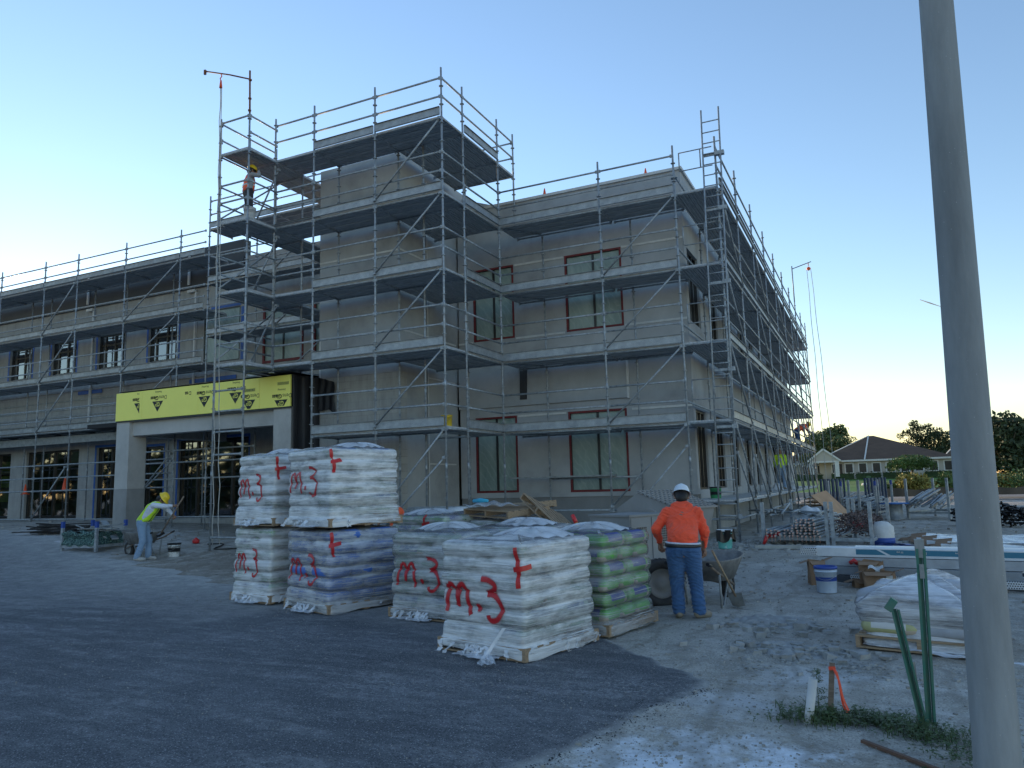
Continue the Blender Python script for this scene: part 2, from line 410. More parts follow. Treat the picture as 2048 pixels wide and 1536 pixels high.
def axis_pts(lo, hi, c0, c1, fine):
    a = list(np.arange(c0, c1, fine)); s = fine; x = c1
    while x < hi: a.append(x); s *= 1.25; x += s
    a.append(hi); s = fine; x = c0-fine
    while x > lo: a.insert(0, x); s *= 1.25; x -= s
    a.insert(0, lo); return a
from mathutils import noise as mn
def far_z(x, y):
    # beyond the lot: a pond, then a lawn bank rising to the houses
    e = ss(47.5, 60, y)
    return gz(x, y)*(1-e)-.9*ss(47.5, 60, y)*(1-ss(92, 112, y))+1.45*ss(98, 150, y)
def rough(x, y):
    d = math.hypot(x-8, y+6)
    if d > 45: return 0
    n = mn.noise(Vector((x*.9, y*.9, 0)))*.03+mn.noise(Vector((x*3.1, y*3.1, 3)))*.014+mn.noise(Vector((x*8, y*8, 7)))*.006
    return n*(1-ss(20, 45, d))
ASPH = [(7.80,-8.78),(7.5,-8.4),(7.08,-8.05),(6.3,-7.15),(4.5,-6.4),(2.5,-6.0),(.5,-5.5),(-1.8,-4.95),(-3.3,-4.3),(-6.5,-3.1),(-9.84,-1.9),(-13.5,-.75),(-17.8,.25),(-24,1.0),(-60,2.2),
        (-60,-60),(9,-60),(7.7,-20),(7.3,-13.5),(7.08,-12.3),(7.12,-11.3),(7.28,-10.7),(7.47,-10.1),(7.6,-9.6),(7.78,-9.15)]
AS = np.array(ASPH)
def poly_dist(x, y):
    """signed distance to the asphalt outline, positive inside"""
    A = AS; B = np.roll(AS, -1, 0); d = B-A; p = np.array([x, y])-A
    t = np.clip((p*d).sum(1)/(d*d).sum(1), 0, 1); q = p-t[:, None]*d; dist = math.sqrt((q*q).sum(1).min())
    c = ((A[:, 1] > y) != (B[:, 1] > y)) & (x < (B[:, 0]-A[:, 0])*(y-A[:, 1])/(B[:, 1]-A[:, 1]+1e-12)+A[:, 0])
    return dist if c.sum() % 2 else -dist
def under(x, y): return -.03*ss(.0, .5, poly_dist(x, y)) if x < 9 and y < 3 and x > -62 and y > -62 else 0
xs = axis_pts(-2500, 2500, 4, 11.5, .11); ys = axis_pts(-600, 4000, -13.2, 0, .11)
gv = []
for y in ys:
    for x in xs:
        near = abs(x) < 62 and y < 45
        gv.append((x, y, far_z(x, y)+(rough(x, y)+(under(x, y) if near else 0) if near else 0)))
n_ = len(xs)
gm = MB().add(gv, [(j*n_+i, j*n_+i+1, (j+1)*n_+i+1, (j+1)*n_+i) for j in range(len(ys)-1) for i in range(n_-1)], True)
g = gm.build('ground', M['ground']); g['kind'] = 'structure'

def asphalt_mat():
    q = NT('asphalt'); p = q.pos('World'); at = q.n('Attribute'); at.attribute_name = 'edge'; e = at.outputs['Fac']
    a = q.noise(p, .5, 7, .65); b = q.noise(p, 90, 3, .7); c = q.noise(p, 1.3, 7, .7, (.6, 2.6, 1)); f = q.noise(p, 6, 8, .75)
    x = q.ramp(a, [(.3, (.065, .074, .088)), (.7, (.125, .137, .155))])
    x = q.mix(q.ramp(b, [(.53, 0), (.64, .75)]), x, (.24, .25, .27)); x = q.mix(q.ramp(b, [(.36, .7), (.46, 0)]), x, (.03, .034, .042)); x = q.mix(q.math('MULTIPLY', q.ramp(q.noise(p, .9, 8, .75, (.35, 1, 1)), [(.5, 0), (.66, .8)]), q.ramp(q.noise(p, 26, 5, .75), [(.45, 0), (.6, 1)])), x, (.38, .39, .41))
    x = q.mix(q.math('MULTIPLY', q.ramp(c, [(.45, 0), (.62, .8)]), q.ramp(f, [(.4, .1), (.65, 1)])), x, (.32, .33, .34))
    v3 = q.n('TexVoronoi'); v3.inputs['Scale'].default_value = 62; q.l(p, v3.inputs['Vector']); sc3 = q.n('SeparateXYZ'); q.l(v3.outputs['Color'], sc3.inputs[0])
    x = q.mix(q.math('MULTIPLY', q.ramp(v3.outputs['Distance'], [(.2, .9), (.4, 0)]), q.math('GREATER_THAN', sc3.outputs[0], .72)), x, (.40, .42, .45)); x = q.mix(q.math('MULTIPLY', q.ramp(v3.outputs['Distance'], [(.25, .8), (.5, 0)]), q.math('LESS_THAN', sc3.outputs[0], .3)), x, (.018, .022, .03))
    v = q.n('TexVoronoi'); v.inputs['Scale'].default_value = 11; q.l(p, v.inputs['Vector'])
    x = q.mix(q.ramp(v.outputs['Distance'], [(.03, .9), (.085, 0)]), x, (.55, .56, .57))
    # dust carried in from the edge of the paving
    dn = q.math('ADD', e, q.math('MULTIPLY', q.math('SUBTRACT', q.noise(p, 3.2, 12, .85), .5), 2.2))
    x = q.mix(q.ramp(dn, [(.0, .92), (.12, .6), (.6, .22), (1, 0)]), x, (.50, .50, .48))
    q.col(x); q.set(Roughness=.82)
    q.l(q.bump(q.math('ADD', q.math('MULTIPLY', b, .5), f), 1.0, .03), q.b.inputs['Normal']); return q.m
xs2 = axis_pts(-60, 8.1, 3.5, 8.0, .1); ys2 = axis_pts(-60, 2.3, -12.5, -5, .1)
vi = {}; av = []; ed = []; af = []
D = [[poly_dist(x, y)+.09*mn.noise(Vector((x*2.6, y*2.6, 0)))+.05*mn.noise(Vector((x*7, y*7, 0))) for x in xs2] for y in ys2]
for j in range(len(ys2)-1):
    for i in range(len(xs2)-1):
        if max(D[j][i], D[j][i+1], D[j+1][i], D[j+1][i+1]) > 0:
            f_ = []
            for a_, b_ in ((i, j), (i+1, j), (i+1, j+1), (i, j+1)):
                if (a_, b_) not in vi:
                    vi[(a_, b_)] = len(av); x, y, d = xs2[a_], ys2[b_], D[b_][a_]
                    h = gz(x, y)+.012*mn.noise(Vector((x*.8, y*.8, 0)))+.022
                    if d < .25: h = min(h, far_z(x, y)+rough(x, y)+.02)-.06*ss(.05, -.12, d)
                    av.append((x, y, h)); ed.append(max(0, d)*(11 if x > 5.5 else .7 if x > 1 else .33 if x > -3 else .22))
                f_.append(vi[(a_, b_)])
            af.append(tuple(f_))
am = MB().add(av, af, True); ao = am.build('asphalt_pavement', asphalt_mat()); ao['kind'] = 'structure'
la = ao.data.attributes.new('edge', 'FLOAT', 'POINT'); la.data.foreach_set('value', ed)

# pond, lawn, far lot
q = NT('pond_water'); q.col((.35, .42, .45)); q.set(Roughness=.06, Metallic=0); q.l(q.bump(q.noise(q.pos('World'), .6, 3, .5, (1, 3, 1)), .15, .1), q.b.inputs['Normal'])
o = MB().add([(-300, 60, -.42), (400, 60, -.42), (400, 110, -.42), (-300, 110, -.42)], [(0, 1, 2, 3)]).build('water', q.m); o['kind'] = 'structure'
q = NT('lawn_grass'); p = q.pos('World'); q.col(q.ramp(q.noise(p, .15, 8, .7), [(.3, (.06, .14, .02)), (.7, (.12, .25, .035))])); q.set(Roughness=.9)
gx = np.linspace(-250, 300, 80); gy = list(np.linspace(99, 160, 30))+[200, 400]
o = MB().add([(x, y, far_z(x, y)+.06) for y in gy for x in gx], [(j*80+i, j*80+i+1, (j+1)*80+i+1, (j+1)*80+i) for j in range(len(gy)-1) for i in range(79)], True).build('lawn', q.m); o['kind'] = 'structure'
M['kerb'] = stucco('kerb_concrete', (.42, .42, .40))
mb = MB(); mb.box(-60, 160, 45.6, 46.0, .1, .62); o = mb.build('kerb', M['kerb']); o['kind'] = 'structure'
q = NT('far_paving'); p = q.pos('World'); q.col(q.ramp(q.noise(p, .35, 7, .7, (.3, 1.2, 1)), [(.35, (.13, .12, .11)), (.65, (.3, .27, .24))])); q.set(Roughness=.9)
o = MB().add([(-60, 33, .276), (160, 33, .276), (160, 45.6, .276), (-60, 45.6, .276)], [(0, 1, 2, 3)]).build('road', q.m); o['kind'] = 'structure'

# loose stones and broken mortar
def stones(name, spec, mat, lab, cat, seed=1, kind='stuff', over=False):
    r = random.Random(seed); mb = MB()
    for cx, cy, sx, sy, n, s0, s1 in spec:
        for _ in range(n):
            x = r.gauss(cx, sx); y = r.gauss(cy, sy); s = s0+(s1-s0)*r.random()**3
            if poly_dist(x, y) > .1 and not over: continue
            z = gz(x, y)+(.022 if over else rough(x, y))+.2*s; a = r.random()*6.28; fl = .35+.4*r.random()
            vs = []
            for k in range(8):
                d = Vector(((-1, 1)[k & 1], (-1, 1)[k >> 1 & 1], (-1, 1)[k >> 2 & 1]))*s*.5
                d = Vector((d.x*(.5+r.random()*.7), d.y*(.5+r.random()*.7), d.z*fl*(.6+.6*r.random())))
                vs.append((x+d.x*math.cos(a)-d.y*math.sin(a), y+d.x*math.sin(a)+d.y*math.cos(a), z+d.z))
            mb.add(vs, [(0,2,3,1),(4,5,7,6),(0,1,5,4),(1,3,7,5),(3,2,6,7),(2,0,4,6)])
    return setp(mb.build(name, mat), lab, cat, kind=kind)
M['stone'] = plain('pale_stone', (.42, .41, .38), .95, 0, .5, 3, kind='World')
M['mortar'] = plain('dried_mortar', (.40, .405, .395), .9, 0, .35, 6, .6, 30, kind='World')
stones('gravel', [(8.2, -9.8, 1.3, 1.8, 5200, .003, .02), (8, -5, 2.2, 3, 2200, .006, .035), (7.6, -11.5, .8, 1.0, 2600, .003, .017), (8.4, -11, .9, 1.0, 60, .02, .045), (0, -3, 7, 1.6, 900, .01, .06), (-12, .5, 5, 1.5, 500, .02, .09), (9, 4, 2, 4, 500, .02, .1)], M['stone'], 'small pale loose stones scattered over the dusty ground', 'gravel', 3)

M['crumb'] = plain('asphalt_crumb', (.05, .055, .065), .9, 0, .4, 3, kind='World')
r_ = random.Random(12); mb = MB()
edge_ = [(7.86, -8.95), (7.6, -9.6), (7.28, -10.7), (7.12, -11.3), (7.08, -12.3)]
for (x0, y0), (x1, y1) in zip(edge_, edge_[1:]):
    for _ in range(800):
        t_ = r_.random(); x = x0+(x1-x0)*t_+abs(r_.gauss(0, .12))-.17; y = y0+(y1-y0)*t_+r_.gauss(0, .03); s_ = .0022+.007*r_.random()**3; z = gz(x, y)+rough(x, y)+s_*.4
        mb.add([(x+s_*a_*r_.uniform(.6, 1.2), y+s_*b_*r_.uniform(.6, 1.2), z+s_*c_) for a_, b_, c_ in ((-1, -1, -.6), (1, -1, -.6), (1, 1, -.6), (-1, 1, -.6), (0, 0, .7))], [(0, 1, 4), (1, 2, 4), (2, 3, 4), (3, 0, 4)])
setp(mb.build('asphalt_crumbs', M['crumb']), 'black asphalt crumbs spilled on the sand along the pavement edge', 'crumbs', kind='stuff')

stones('grit', [(5.5, -10.5, 1.6, 1.2, 1600, .003, .012), (3, -9, 2.4, 1.6, 1500, .004, .016), (0, -6.5, 3, 1.2, 700, .006, .02), (6.6, -9.2, .7, .7, 700, .003, .012)], M['stone'], 'fine pale grit scattered over the dark asphalt', 'grit', 8, over=True)
# ------------------------------------------------------------------ the building
def window(parent, axis, pos, u0, u1, z0, z1, out=-1, mull=(), trans=(), fw=.06, depth=.08, frame='black', pane='glass', trim=None, tw=.06):
    f = MB()
    def bar(a, b, c, d, mb=f, d0=0, d1=None):
        d1 = depth if d1 is None else d1
        p0, p1 = sorted((pos-out*d0, pos-out*(d0+d1)))
        if axis == 'y': mb.box(a, b, p0, p1, c, d)
        else: mb.box(p0, p1, a, b, c, d)
    bar(u0, u0+fw, z0, z1); bar(u1-fw, u1, z0, z1); bar(u0+fw, u1-fw, z0, z0+fw); bar(u0+fw, u1-fw, z1-fw, z1)
    for m in mull: bar(m-fw*.6, m+fw*.6, z0+fw, z1-fw, d0=.004)
    for t in trans: bar(u0+fw, u1-fw, t-fw*.5, t+fw*.5, d0=.008)
    w_ = f.build('window', M[frame], parent, True)
    g = MB(); d = pos-out*(depth*.6)
    if axis == 'y': g.add([(u0, d, z0), (u1, d, z0), (u1, d, z1), (u0, d, z1)], [(0, 1, 2, 3)])
    else: g.add([(d, u0, z0), (d, u1, z0), (d, u1, z1), (d, u0, z1)], [(0, 1, 2, 3)])
    g.build('pane', M[pane], w_, True)
    if trim:
        t_ = MB(); e = .012
        for a, b, c, dd in ((u0-tw*.3, u0+tw, z0-tw*.3, z1+tw*.3), (u1-tw, u1+tw*.3, z0-tw*.3, z1+tw*.3), (u0+tw, u1-tw, z0-tw*.3, z0+tw), (u0+tw, u1-tw, z1-tw, z1+tw*.3)):
            bar(a, b, c, dd, t_, -e-.02, .02+e)
        t_.build('frame', M[trim], w_, True)
    return w_

# --- east wing (right), grey stucco
ew = thing('office_building', 'three bay wide grey stucco wing with red framed windows behind scaffolding at the right', 'building', (2, 4.6, .2))
YF = 4.6
fh = [(-1.65, -.27, 1.55, 3.8), (1.4, 3.13, 1.52, 3.8), (-1.65, -.27, 6.2, 8.46), (1.45, 3.17, 6.18, 8.46)]
mb = MB(); wall(mb, 'y', YF, -2.2, 5.0, 1.38, 10.42, fh, .28); mb.build('wall', M['stucco'], ew, True)
mb = MB(); mb.box(-2.2, 4.97, YF+.03, YF+.3, -.1, 1.38); mb.build('plinth', M['stucco_dk'], ew, True)
eh = [(4.86+2.76*i, 6.22+2.76*i, 1.5, 3.68) for i in range(9)]+[(4.9+2.76*i, 6.3+2.76*i, 6.15, 8.25) for i in range(9)]
YE = 31.0
mb = MB(); wall(mb, 'x', 5.0, YF+.28, YE-.28, -.1, 10.42, eh, .28, 1); mb.build('wall', M['stucco_e'], ew, True)
mb = MB(); wall(mb, 'y', YE, -26, 5.0, -.1, 10.42, [(-25+i*3.2, -23.2+i*3.2, 6.3, 8.3) for i in range(9)], .28, 1); mb.build('wall', M['stucco'], ew, True)
mb = MB(); mb.box(-26, 4.7, 4.9, YE-.3, 10.0, 10.2); mb.build('roof', M['slab'], ew, True)
mb = MB(); mb.box(-26, 4.7, 4.9, YE-.3, 4.9, 5.2); mb.build('floor_slab', M['slab'], ew, True)
# rooms behind the windows
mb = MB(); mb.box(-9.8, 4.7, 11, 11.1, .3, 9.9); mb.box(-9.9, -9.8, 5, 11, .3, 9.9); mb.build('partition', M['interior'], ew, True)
mb = MB(); mb.box(-2.2, 5.06, YF-.06, YF+.34, 10.42, 10.5); mb.box(4.66, 5.06, YF+.34, YE, 10.42, 10.5); mb.build('coping', M['white'], ew, True)
# projecting render panel over the ground floor windows
mb = MB(); mb.box(-2.2, 3.2, YF-.07, YF-.004, 4.1, 5.55); mb.build('render_panel', M['stucco'], ew, True)
mb = MB(); mb.box(3.2, 3.26, YF-.085, YF-.004, 4.08, 5.2); mb.build('batten', M['white'], ew, True)
pieces('reveal_bead', 'white', ew, [(a, b, YF-.02, YF-.002, c-.03, c+.03) for a, b, c in ((-2.2, -1.7, 8.42), (-.22, 1.4, 8.44), (3.2, 4.97, 8.46), (-2.2, -1.7, 6.16), (-.22, 1.38, 6.16), (3.2, 4.97, 6.17), (-.22, 1.33, 3.79), (3.3, 4.97, 3.77))])
mb = MB(); mb.box(1.32, 5.0, YF-.1, YF-.003, 5.19, 5.38); mb.build('flashing_strip', M['membrane'], ew, True)
mb = MB(); mb.prism_y([(-.1, 4.27), (.12, 4.27), (.16, 5.3), (-.08, 5.3)], YF-.1, YF-.075); mb.build('flashing_strip', M['membrane'], ew, True)
for (a, b, c, d) in fh:
    window(ew, 'y', YF-.0+.02, a, b, c, d, -1, ((a+b)/2,), (), .05, .07, 'black', 'film', 'red', .045)
for (a, b, c, d) in eh:
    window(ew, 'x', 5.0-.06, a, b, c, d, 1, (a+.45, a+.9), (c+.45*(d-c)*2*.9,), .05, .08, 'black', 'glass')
# sloped roof screen seen between tower and parapet
mb = MB(); mb.prism_y([(-2.2, 10.0), (-.75, 10.0), (-.75, 10.52), (-2.2, 11.05)], 4.9, 5.0); mb.build('roof_screen', M['stucco'], ew, True)

# --- stair tower
tw_ = thing('stair_tower', 'tall square rendered tower with bare block lower down, wrapped in scaffolding', 'building tower', (-3.7, 1.45, .2))
X0, X1, YT, ZT = -5.12, -2.27, 1.45, 11.3
mb = MB(); wall(mb, 'y', YT, X0, X1, 4.95, ZT, [], .3); mb.build('wall', M['block_t'], tw_, True)
mb = MB(); wall(mb, 'y', YT+.012, X0+.01, X1-.01, -.1, 4.95, [], .3); mb.build('wall', M['block_t2'], tw_, True)
mb = MB(); wall(mb, 'x', X1, YT+.3, 9.4, 4.95, ZT, [], .3, 1); mb.build('wall', M['block_t'], tw_, True)
mb = MB(); wall(mb, 'x', X1-.012, YT+.312, 4.6, -.1, 4.95, [], .3, 1); mb.build('wall', M['block_t'], tw_, True)
mb = MB(); wall(mb, 'x', X0+.001, YT+.313, 9.4, -.1, ZT, [], .3, -1); mb.build('wall', M['block'], tw_, True)
mb = MB(); mb.box(X0+.3, X1-.3, YT+.3, 9.4, 11.0, 11.1); mb.build('roof', M['slab'], tw_, True)
pieces('reveal_bead', 'white', tw_, [(X0, X1, YT-.015, YT-.001, 8.395, 8.445), (X1+.001, X1+.015, YT, 4.5, 8.395, 8.445), (X0+.02, X1, YT-.02, YT-.001, 6.1, 6.15), (X0+.02, X0+.06, YT-.02, YT-.001, 5.4, 6.09), (X1+.001, X1+.015, YT, 4.5, 6.1, 6.15),
 (X0+.02, X0+.06, YT-.02, YT-.001, 4.55, 5.25), (X1+.021, X1+.03, YT+1.35, YT+1.4, .3, 10.9), (X0+.3, X1, YT-.02, YT-.001, 3.38, 3.43), (X0+.3, X1, YT-.02, YT-.001, 3.5, 3.53), (X1+.001, X1+.015, YT, 4.5, 3.4, 3.44), (X1+.001, X1+.015, YT+1.4, 4.4, 2.4, 2.44), (X1+.001, X1+.015, YT+1.4, 4.4, 4.9, 4.94)])

# --- west wing (left), block work with storefronts
ww = thing('office_building', 'long low block wall wing with black parapet and strip windows at the left', 'building', (-18, 4.6, .6))
uw = [(-25.4+2.98*i, -23.77+2.98*i, 6.95, 8.35) for i in (-2, -1, 0, 1, 2, 3)]
uw[3] = (-22.45, -20.8, 6.95, 8.35); uw[4] = (-19.45, -17.8, 6.95, 8.35); uw[5] = (-16.4, -14.72, 6.95, 8.35)
cov = (-13.35, -11.5, 6.6, 8.65)
redw = [(-10.34, -8.5, 6.35, 8.4), (-8.0, -6.0, 6.35, 8.4)]
lw = [(-23.77, -20.3, .88, 3.7), (-19.2, -17.6, .8, 3.7), (-27.9, -24.88, .88, 3.7), (-16.4, -15.3, .9, 3.6), (-14.5, -10.95, .85, 3.75), (-8.2, -5.6, .6, 3.6)]
mb = MB(); wall(mb, 'y', YF, -40, -5.125, -.1, 9.7, uw+[cov]+redw+lw, .28); mb.build('wall', M['block'], ww, True)
mb = MB(); mb.box(-40, -11.3, YF-.1, YF+.25, 9.703, 11.15); mb.build('parapet', M['membrane'], ww, True)
mb = MB(); mb.box(-11.3, -5.13, YF-.004, YF+.25, 9.703, 10.5); mb.build('parapet', M['stucco'], ww, True)
mb = MB(); mb.box(-40, -11.3, YF-.14, YF-.1, 9.62, 9.7); mb.build('flashing', M['toe'], ww, True)
for x in (-20.05, -14.1): 
    mb = MB(); mb.box(x-.04, x+.04, YF-.16, YF-.1, 9.75, 11.1); mb.box(x-.04, x+.35, YF-.16, YF-.06, 9.45, 9.55); mb.box(x+.3, x+.38, YF-.1, YF-.005, 4.3, 9.45); mb.build('downpipe', M['white'], ww, True)
mb = MB(); mb.box(-40, -9, YF+.3, 14, 9.4, 9.6); mb.build('roof', M['slab'], ww, True)
mb = MB(); mb.box(-40, -9, YF+.3, 14, 4.6, 4.9); mb.build('floor_slab', M['slab'], ww, True)
mb = MB(); mb.box(-40, -9, 10, 10.1, .3, 4.6); mb.build('partition', M['interior'], ww, True)
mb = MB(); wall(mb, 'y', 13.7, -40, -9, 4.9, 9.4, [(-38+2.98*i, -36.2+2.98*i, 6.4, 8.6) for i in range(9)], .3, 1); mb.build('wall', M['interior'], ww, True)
for a, b, c, d in uw:
    m = (a+b)/2; window(ww, 'y', YF+.1, a, b, c, d, -1, (a+.33, m+.1, b-.25), (d-.42,), .06, .08, 'black', 'glass')
for a, b, c, d in lw:
    n = max(1, round((b-a)/.95)); window(ww, 'y', YF+.1, a, b, c, d, -1, [a+(b-a)*k/n for k in range(1, n)], (d-.62,), .08, .1, 'black', 'glass')
window(ww, 'y', YF+.0, *cov, -1, (), (), .05, .05, 'black', 'film')
for a, b, c, d in redw: window(ww, 'y', YF+.0, a, b, c, d, -1, ((a+b)/2,), (), .05, .06, 'black', 'film', 'red', .07)
bx_ = []                                                       # blue masking tape round the openings
for a, b, c, d in uw: bx_ += [(a-.1, a-.003, YF-.012, YF-.002, c, d+.1), (b+.003, b+.09, YF-.012, YF-.002, c, d+.1)]
for a, b, c, d in lw[:5]:
    if b < -23.9: continue
    if a != -23.77: bx_ += [(a-.1, a-.003, YF-.012, YF-.002, c, d+.1), (a, b, YF-.012, YF-.002, d+.003, d+.1)]
    if a in (-16.4, -14.5): bx_.append((b+.003, b+.07, YF-.012, YF-.002, c, d+.1))
bx_ += [(-13.0, -11.47, YF-.012, YF-.002, 8.66, 8.76), (-11.45, -11.3, YF-.012, YF-.002, 6.6, 8.6), (-14, -11.6, YF-.05, YF-.037, 5.9, 6.05), (-20.5, -19, YF-.05, YF-.037, 5.95, 6.1)]
pieces('masking_tape', 'blue', ww, bx_)
pieces('furring_strip', 'toe', ww, [(-40, -12.9, YF-.035, YF-.003, z-.025, z+.025) for z in (4.55, 4.82, 5.1, 5.4, 5.75, 6.15)])
mb = MB(); mb.box(-40, -12.55, 3.55, 3.75, 3.86, 4.15); mb.box(-40, -12.55, 3.75, YF-.01, 4.0, 4.12); mb.build('sunshade_fascia', M['steel_dull'], ww, True)
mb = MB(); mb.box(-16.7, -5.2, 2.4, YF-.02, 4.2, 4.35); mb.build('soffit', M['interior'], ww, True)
# bright boards stored just inside the glass
mb = MB(); mb.box(-21.7, -20.4, 5.6, 5.7, 1.6, 3.3); mb.box(-28.0, -25.2, 5.3, 5.4, 2.9, 3.4); mb.box(-28, -25.2, 5.3, 5.4, 2.25, 2.75); mb.box(-28, -25.2, 5.3, 5.4, 1.6, 2.1)
setp(mb.build('stored_board', M['limegyp']), 'pale yellow green wallboards stored inside behind the left storefront glass', 'wallboard', kind=None)

# --- entrance canopy
cy = thing('entrance_canopy', 'concrete frame porch with bright yellow sheathing fascia and two square columns', 'canopy', (-8.6, 1.4, .45))
for x0, x1, zb in ((-12.52, -11.92, .4), (-5.94, -5.3, .25)):
    mb = MB(); mb.box(x0, x1, .5, 1.13, 1.95, 4.1); c_ = mb.build('column', M['conc'], cy, True)
    mb = MB(); mb.box(x0-.004, x1+.004, .496, 1.134, zb, 1.947); mb.build('damp_lower_part', M['conc_dk'], c_, True)
mb = MB(); mb.box(-11.92, -5.94, .62, .95, 3.62, 4.1); mb.build('beam', M['conc'], cy, True)
pieces('beam', 'conc', cy, [(-12.4, -12.02, 1.13, 4.58, 3.62, 4.1), (-5.85, -5.45, 1.13, 2.4, 3.62, 4.1)])
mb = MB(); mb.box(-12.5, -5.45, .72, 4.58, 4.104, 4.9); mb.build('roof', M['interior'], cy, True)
sh = MB(); xs_ = (-12.52, -11.3, -8.86, -6.42, -5.28)
for a, b in zip(xs_, xs_[1:]): sh.box(a+.004, b-.004, .44, .49, 4.1+(.0), 4.99)
sh = sh.build('sheathing', M['yellow'], cy, True)
mb = MB(); mb.box(-12.52, -5.28, .46, .494, 4.055, 4.1); mb.build('flashing', M['membrane'], cy, True)
def text_mesh(s, size):
    cu = bpy.data.curves.new('t', 'FONT'); cu.body = s; cu.size = size; cu.align_x = 'LEFT'; cu.resolution_u = 3
    o = bpy.data.objects.new('t', cu); me = bpy.data.meshes.new_from_object(o)
    vs = [tuple(v.co) for v in me.vertices]; fs = [tuple(p.vertices) for p in me.polygons]
    bpy.data.objects.remove(o); bpy.data.curves.remove(cu); bpy.data.meshes.remove(me); return vs, fs
def lettering(mb, s, size, fn, bold=0):
    vs, fs = text_mesh(s, size)
    for dx, dy in ((0, 0),)+(((bold, 0), (0, bold), (bold, bold)) if bold else ()):
        k = .0004 if (dx or dy) else 0
        mb.add([fn(x+dx, y+dy, k+.0002*(dx > 0)) for x, y, _ in vs], fs)
    return max(v[0] for v in vs) if vs else 0
mb = MB(); mg = MB()
def logo(x, z, clip=None, tri=True, word=('Dens', 'Glass'), small=True):
    """upside-down print: x,z is the centre of the triangle top edge, everything rotated half a turn"""
    Yp = .436
    w1 = text_mesh('Dens', .17)[0]; wd = max(v[0] for v in w1)
    tot = .86
    def fn0(ox, oz):
        return lambda a, b, k: (ox-a, Yp-k, oz-b)
    ok = lambda a, b: clip is None or (clip[0] <= a <= clip[1])
    tmp = MB(); ox = x+.40; oz = z+.16
    if word[0]: wdx = lettering(tmp, word[0], .165, fn0(ox, oz)); ox -= wdx+.02
    if word[1]: lettering(tmp, word[1], .165, fn0(ox, oz), .009)
    if small: lettering(tmp, 'Sheathing', .075, fn0(x+.17, oz+.15))
    if tri and z-.33 < 4.12:
        zc_ = 4.125; hw_ = .24*(zc_-(z-.33))/.33; tmp.add([(x-.24, Yp, z), (x+.24, Yp, z), (x+hw_, Yp, zc_), (x-hw_, Yp, zc_)], [(0, 1, 2, 3)])
    elif tri:
        tmp.add([(x-.24, Yp, z), (x+.24, Yp, z), (x, Yp, z-.33)], [(0, 1, 2)])
    for f_ in tmp.f:
        if all(ok(tmp.v[i][0], tmp.v[i][2]) and 4.12 < tmp.v[i][2] < 4.97 for i in f_): mb.add([tmp.v[i] for i in f_], [tuple(range(len(f_)))])
    if tri and clip:                                             # a triangle cut by the board joint
        e = clip[1]; mb.add([(x-.24, Yp, z), (e, Yp, z), (e, Yp, z-.33*(1-abs(x-e)/.24))], [(0, 1, 2)])
    t2 = MB(); lettering(t2, 'GP', .17, lambda a, b, k: (x+.115-a, Yp-.003-k, z-.035-b), .012)
    for f_ in t2.f:
        if tri and all(ok(t2.v[i][0], 0) and t2.v[i][2] > 4.12 for i in f_): my.add([t2.v[i] for i in f_], [tuple(range(len(f_)))])
my = MB()
logo(-11.42, 4.62, (-13, -11.42), True)
logo(-10.6, 4.62); logo(-9.55, 4.66, None, False, ('D', 'ss'), False); logo(-8.6, 4.62); logo(-7.35, 4.64); logo(-6.82, 4.38); logo(-5.62, 4.30)
mb.build('lettering', M['ink'], sh, True); my.build('lettering', M['yellow'], sh, True)
for x, z in ((-7.0, 4.62), (-5.75, 4.72)):
    for k in range(16): mg.box(x+k*.026, x+k*.026+.017, .434, .438, z, z+.085)
mg.build('printed_stamp', M['ink_grey'], sh, True)
# black plastic draped from the canopy side, beside the tower
def drape(u, v):
    y = .47+u*.93; z = 4.99-v*4.7
    return (-5.24+.13*u+.03*math.sin(u*14+v*2)+.03*math.sin(u*6)*v+.06*v, y-.02*math.sin(u*30), z)
mb = MB(); mb.grid(drape, 70, 30); dr = mb.build('plastic_drape', M['drape'], cy, True)
mb = MB(); mb.grid(lambda u, v: (-5.16+.66*u+.02*math.sin(v*9), 1.385+.02*math.sin(u*17+v*3), 5.02-.2*u-(.9+.06*math.sin(u*7))*v), 26, 16); mb.build('plastic_drape', M['drape'], cy, True)
mb = MB(); mb.grid(lambda u, v: (-12.5+7.3*u, .5+1.2*v, 5.0+.05*math.sin(u*40)*v+.04), 60, 8); mb.build('plastic_drape', M['drape'], cy, True)
# ------------------------------------------------------------------ scaffolding
cache = {}
def me_standard(L, base=True):
    k = ('st', round(L, 2), base)
    if k not in cache:
        mb = MB(); mb.path([(0, 0, 0), (0, 0, L)], .027, 8)
        z = .25
        while z < L-.1:
            mb.lathe([(.025, z-.006), (.062, z-.006), (.062, z+.006), (.025, z+.006)], n=8, smooth=False); z += .5
        z = 2.0
        while z < L-.3: mb.path([(0, 0, z-.09), (0, 0, z+.09)], .031, 8); z += 2
        if base: mb.box(-.08, .08, -.08, .08, 0, .012)
        cache[k] = mb.mesh('standard', M['steel'])
    return cache[k]
def me_ledger(L):
    k = ('le', round(L, 2))
    if k not in cache:
        mb = MB(); mb.path([(.05, 0, 0), (L-.05, 0, 0)], .026, 8)
        for x in (.045, L-.045): mb.box(x-.03, x+.03, -.018, .018, -.04, .04)
        cache[k] = mb.mesh('ledger', M['steel'])
    return cache[k]
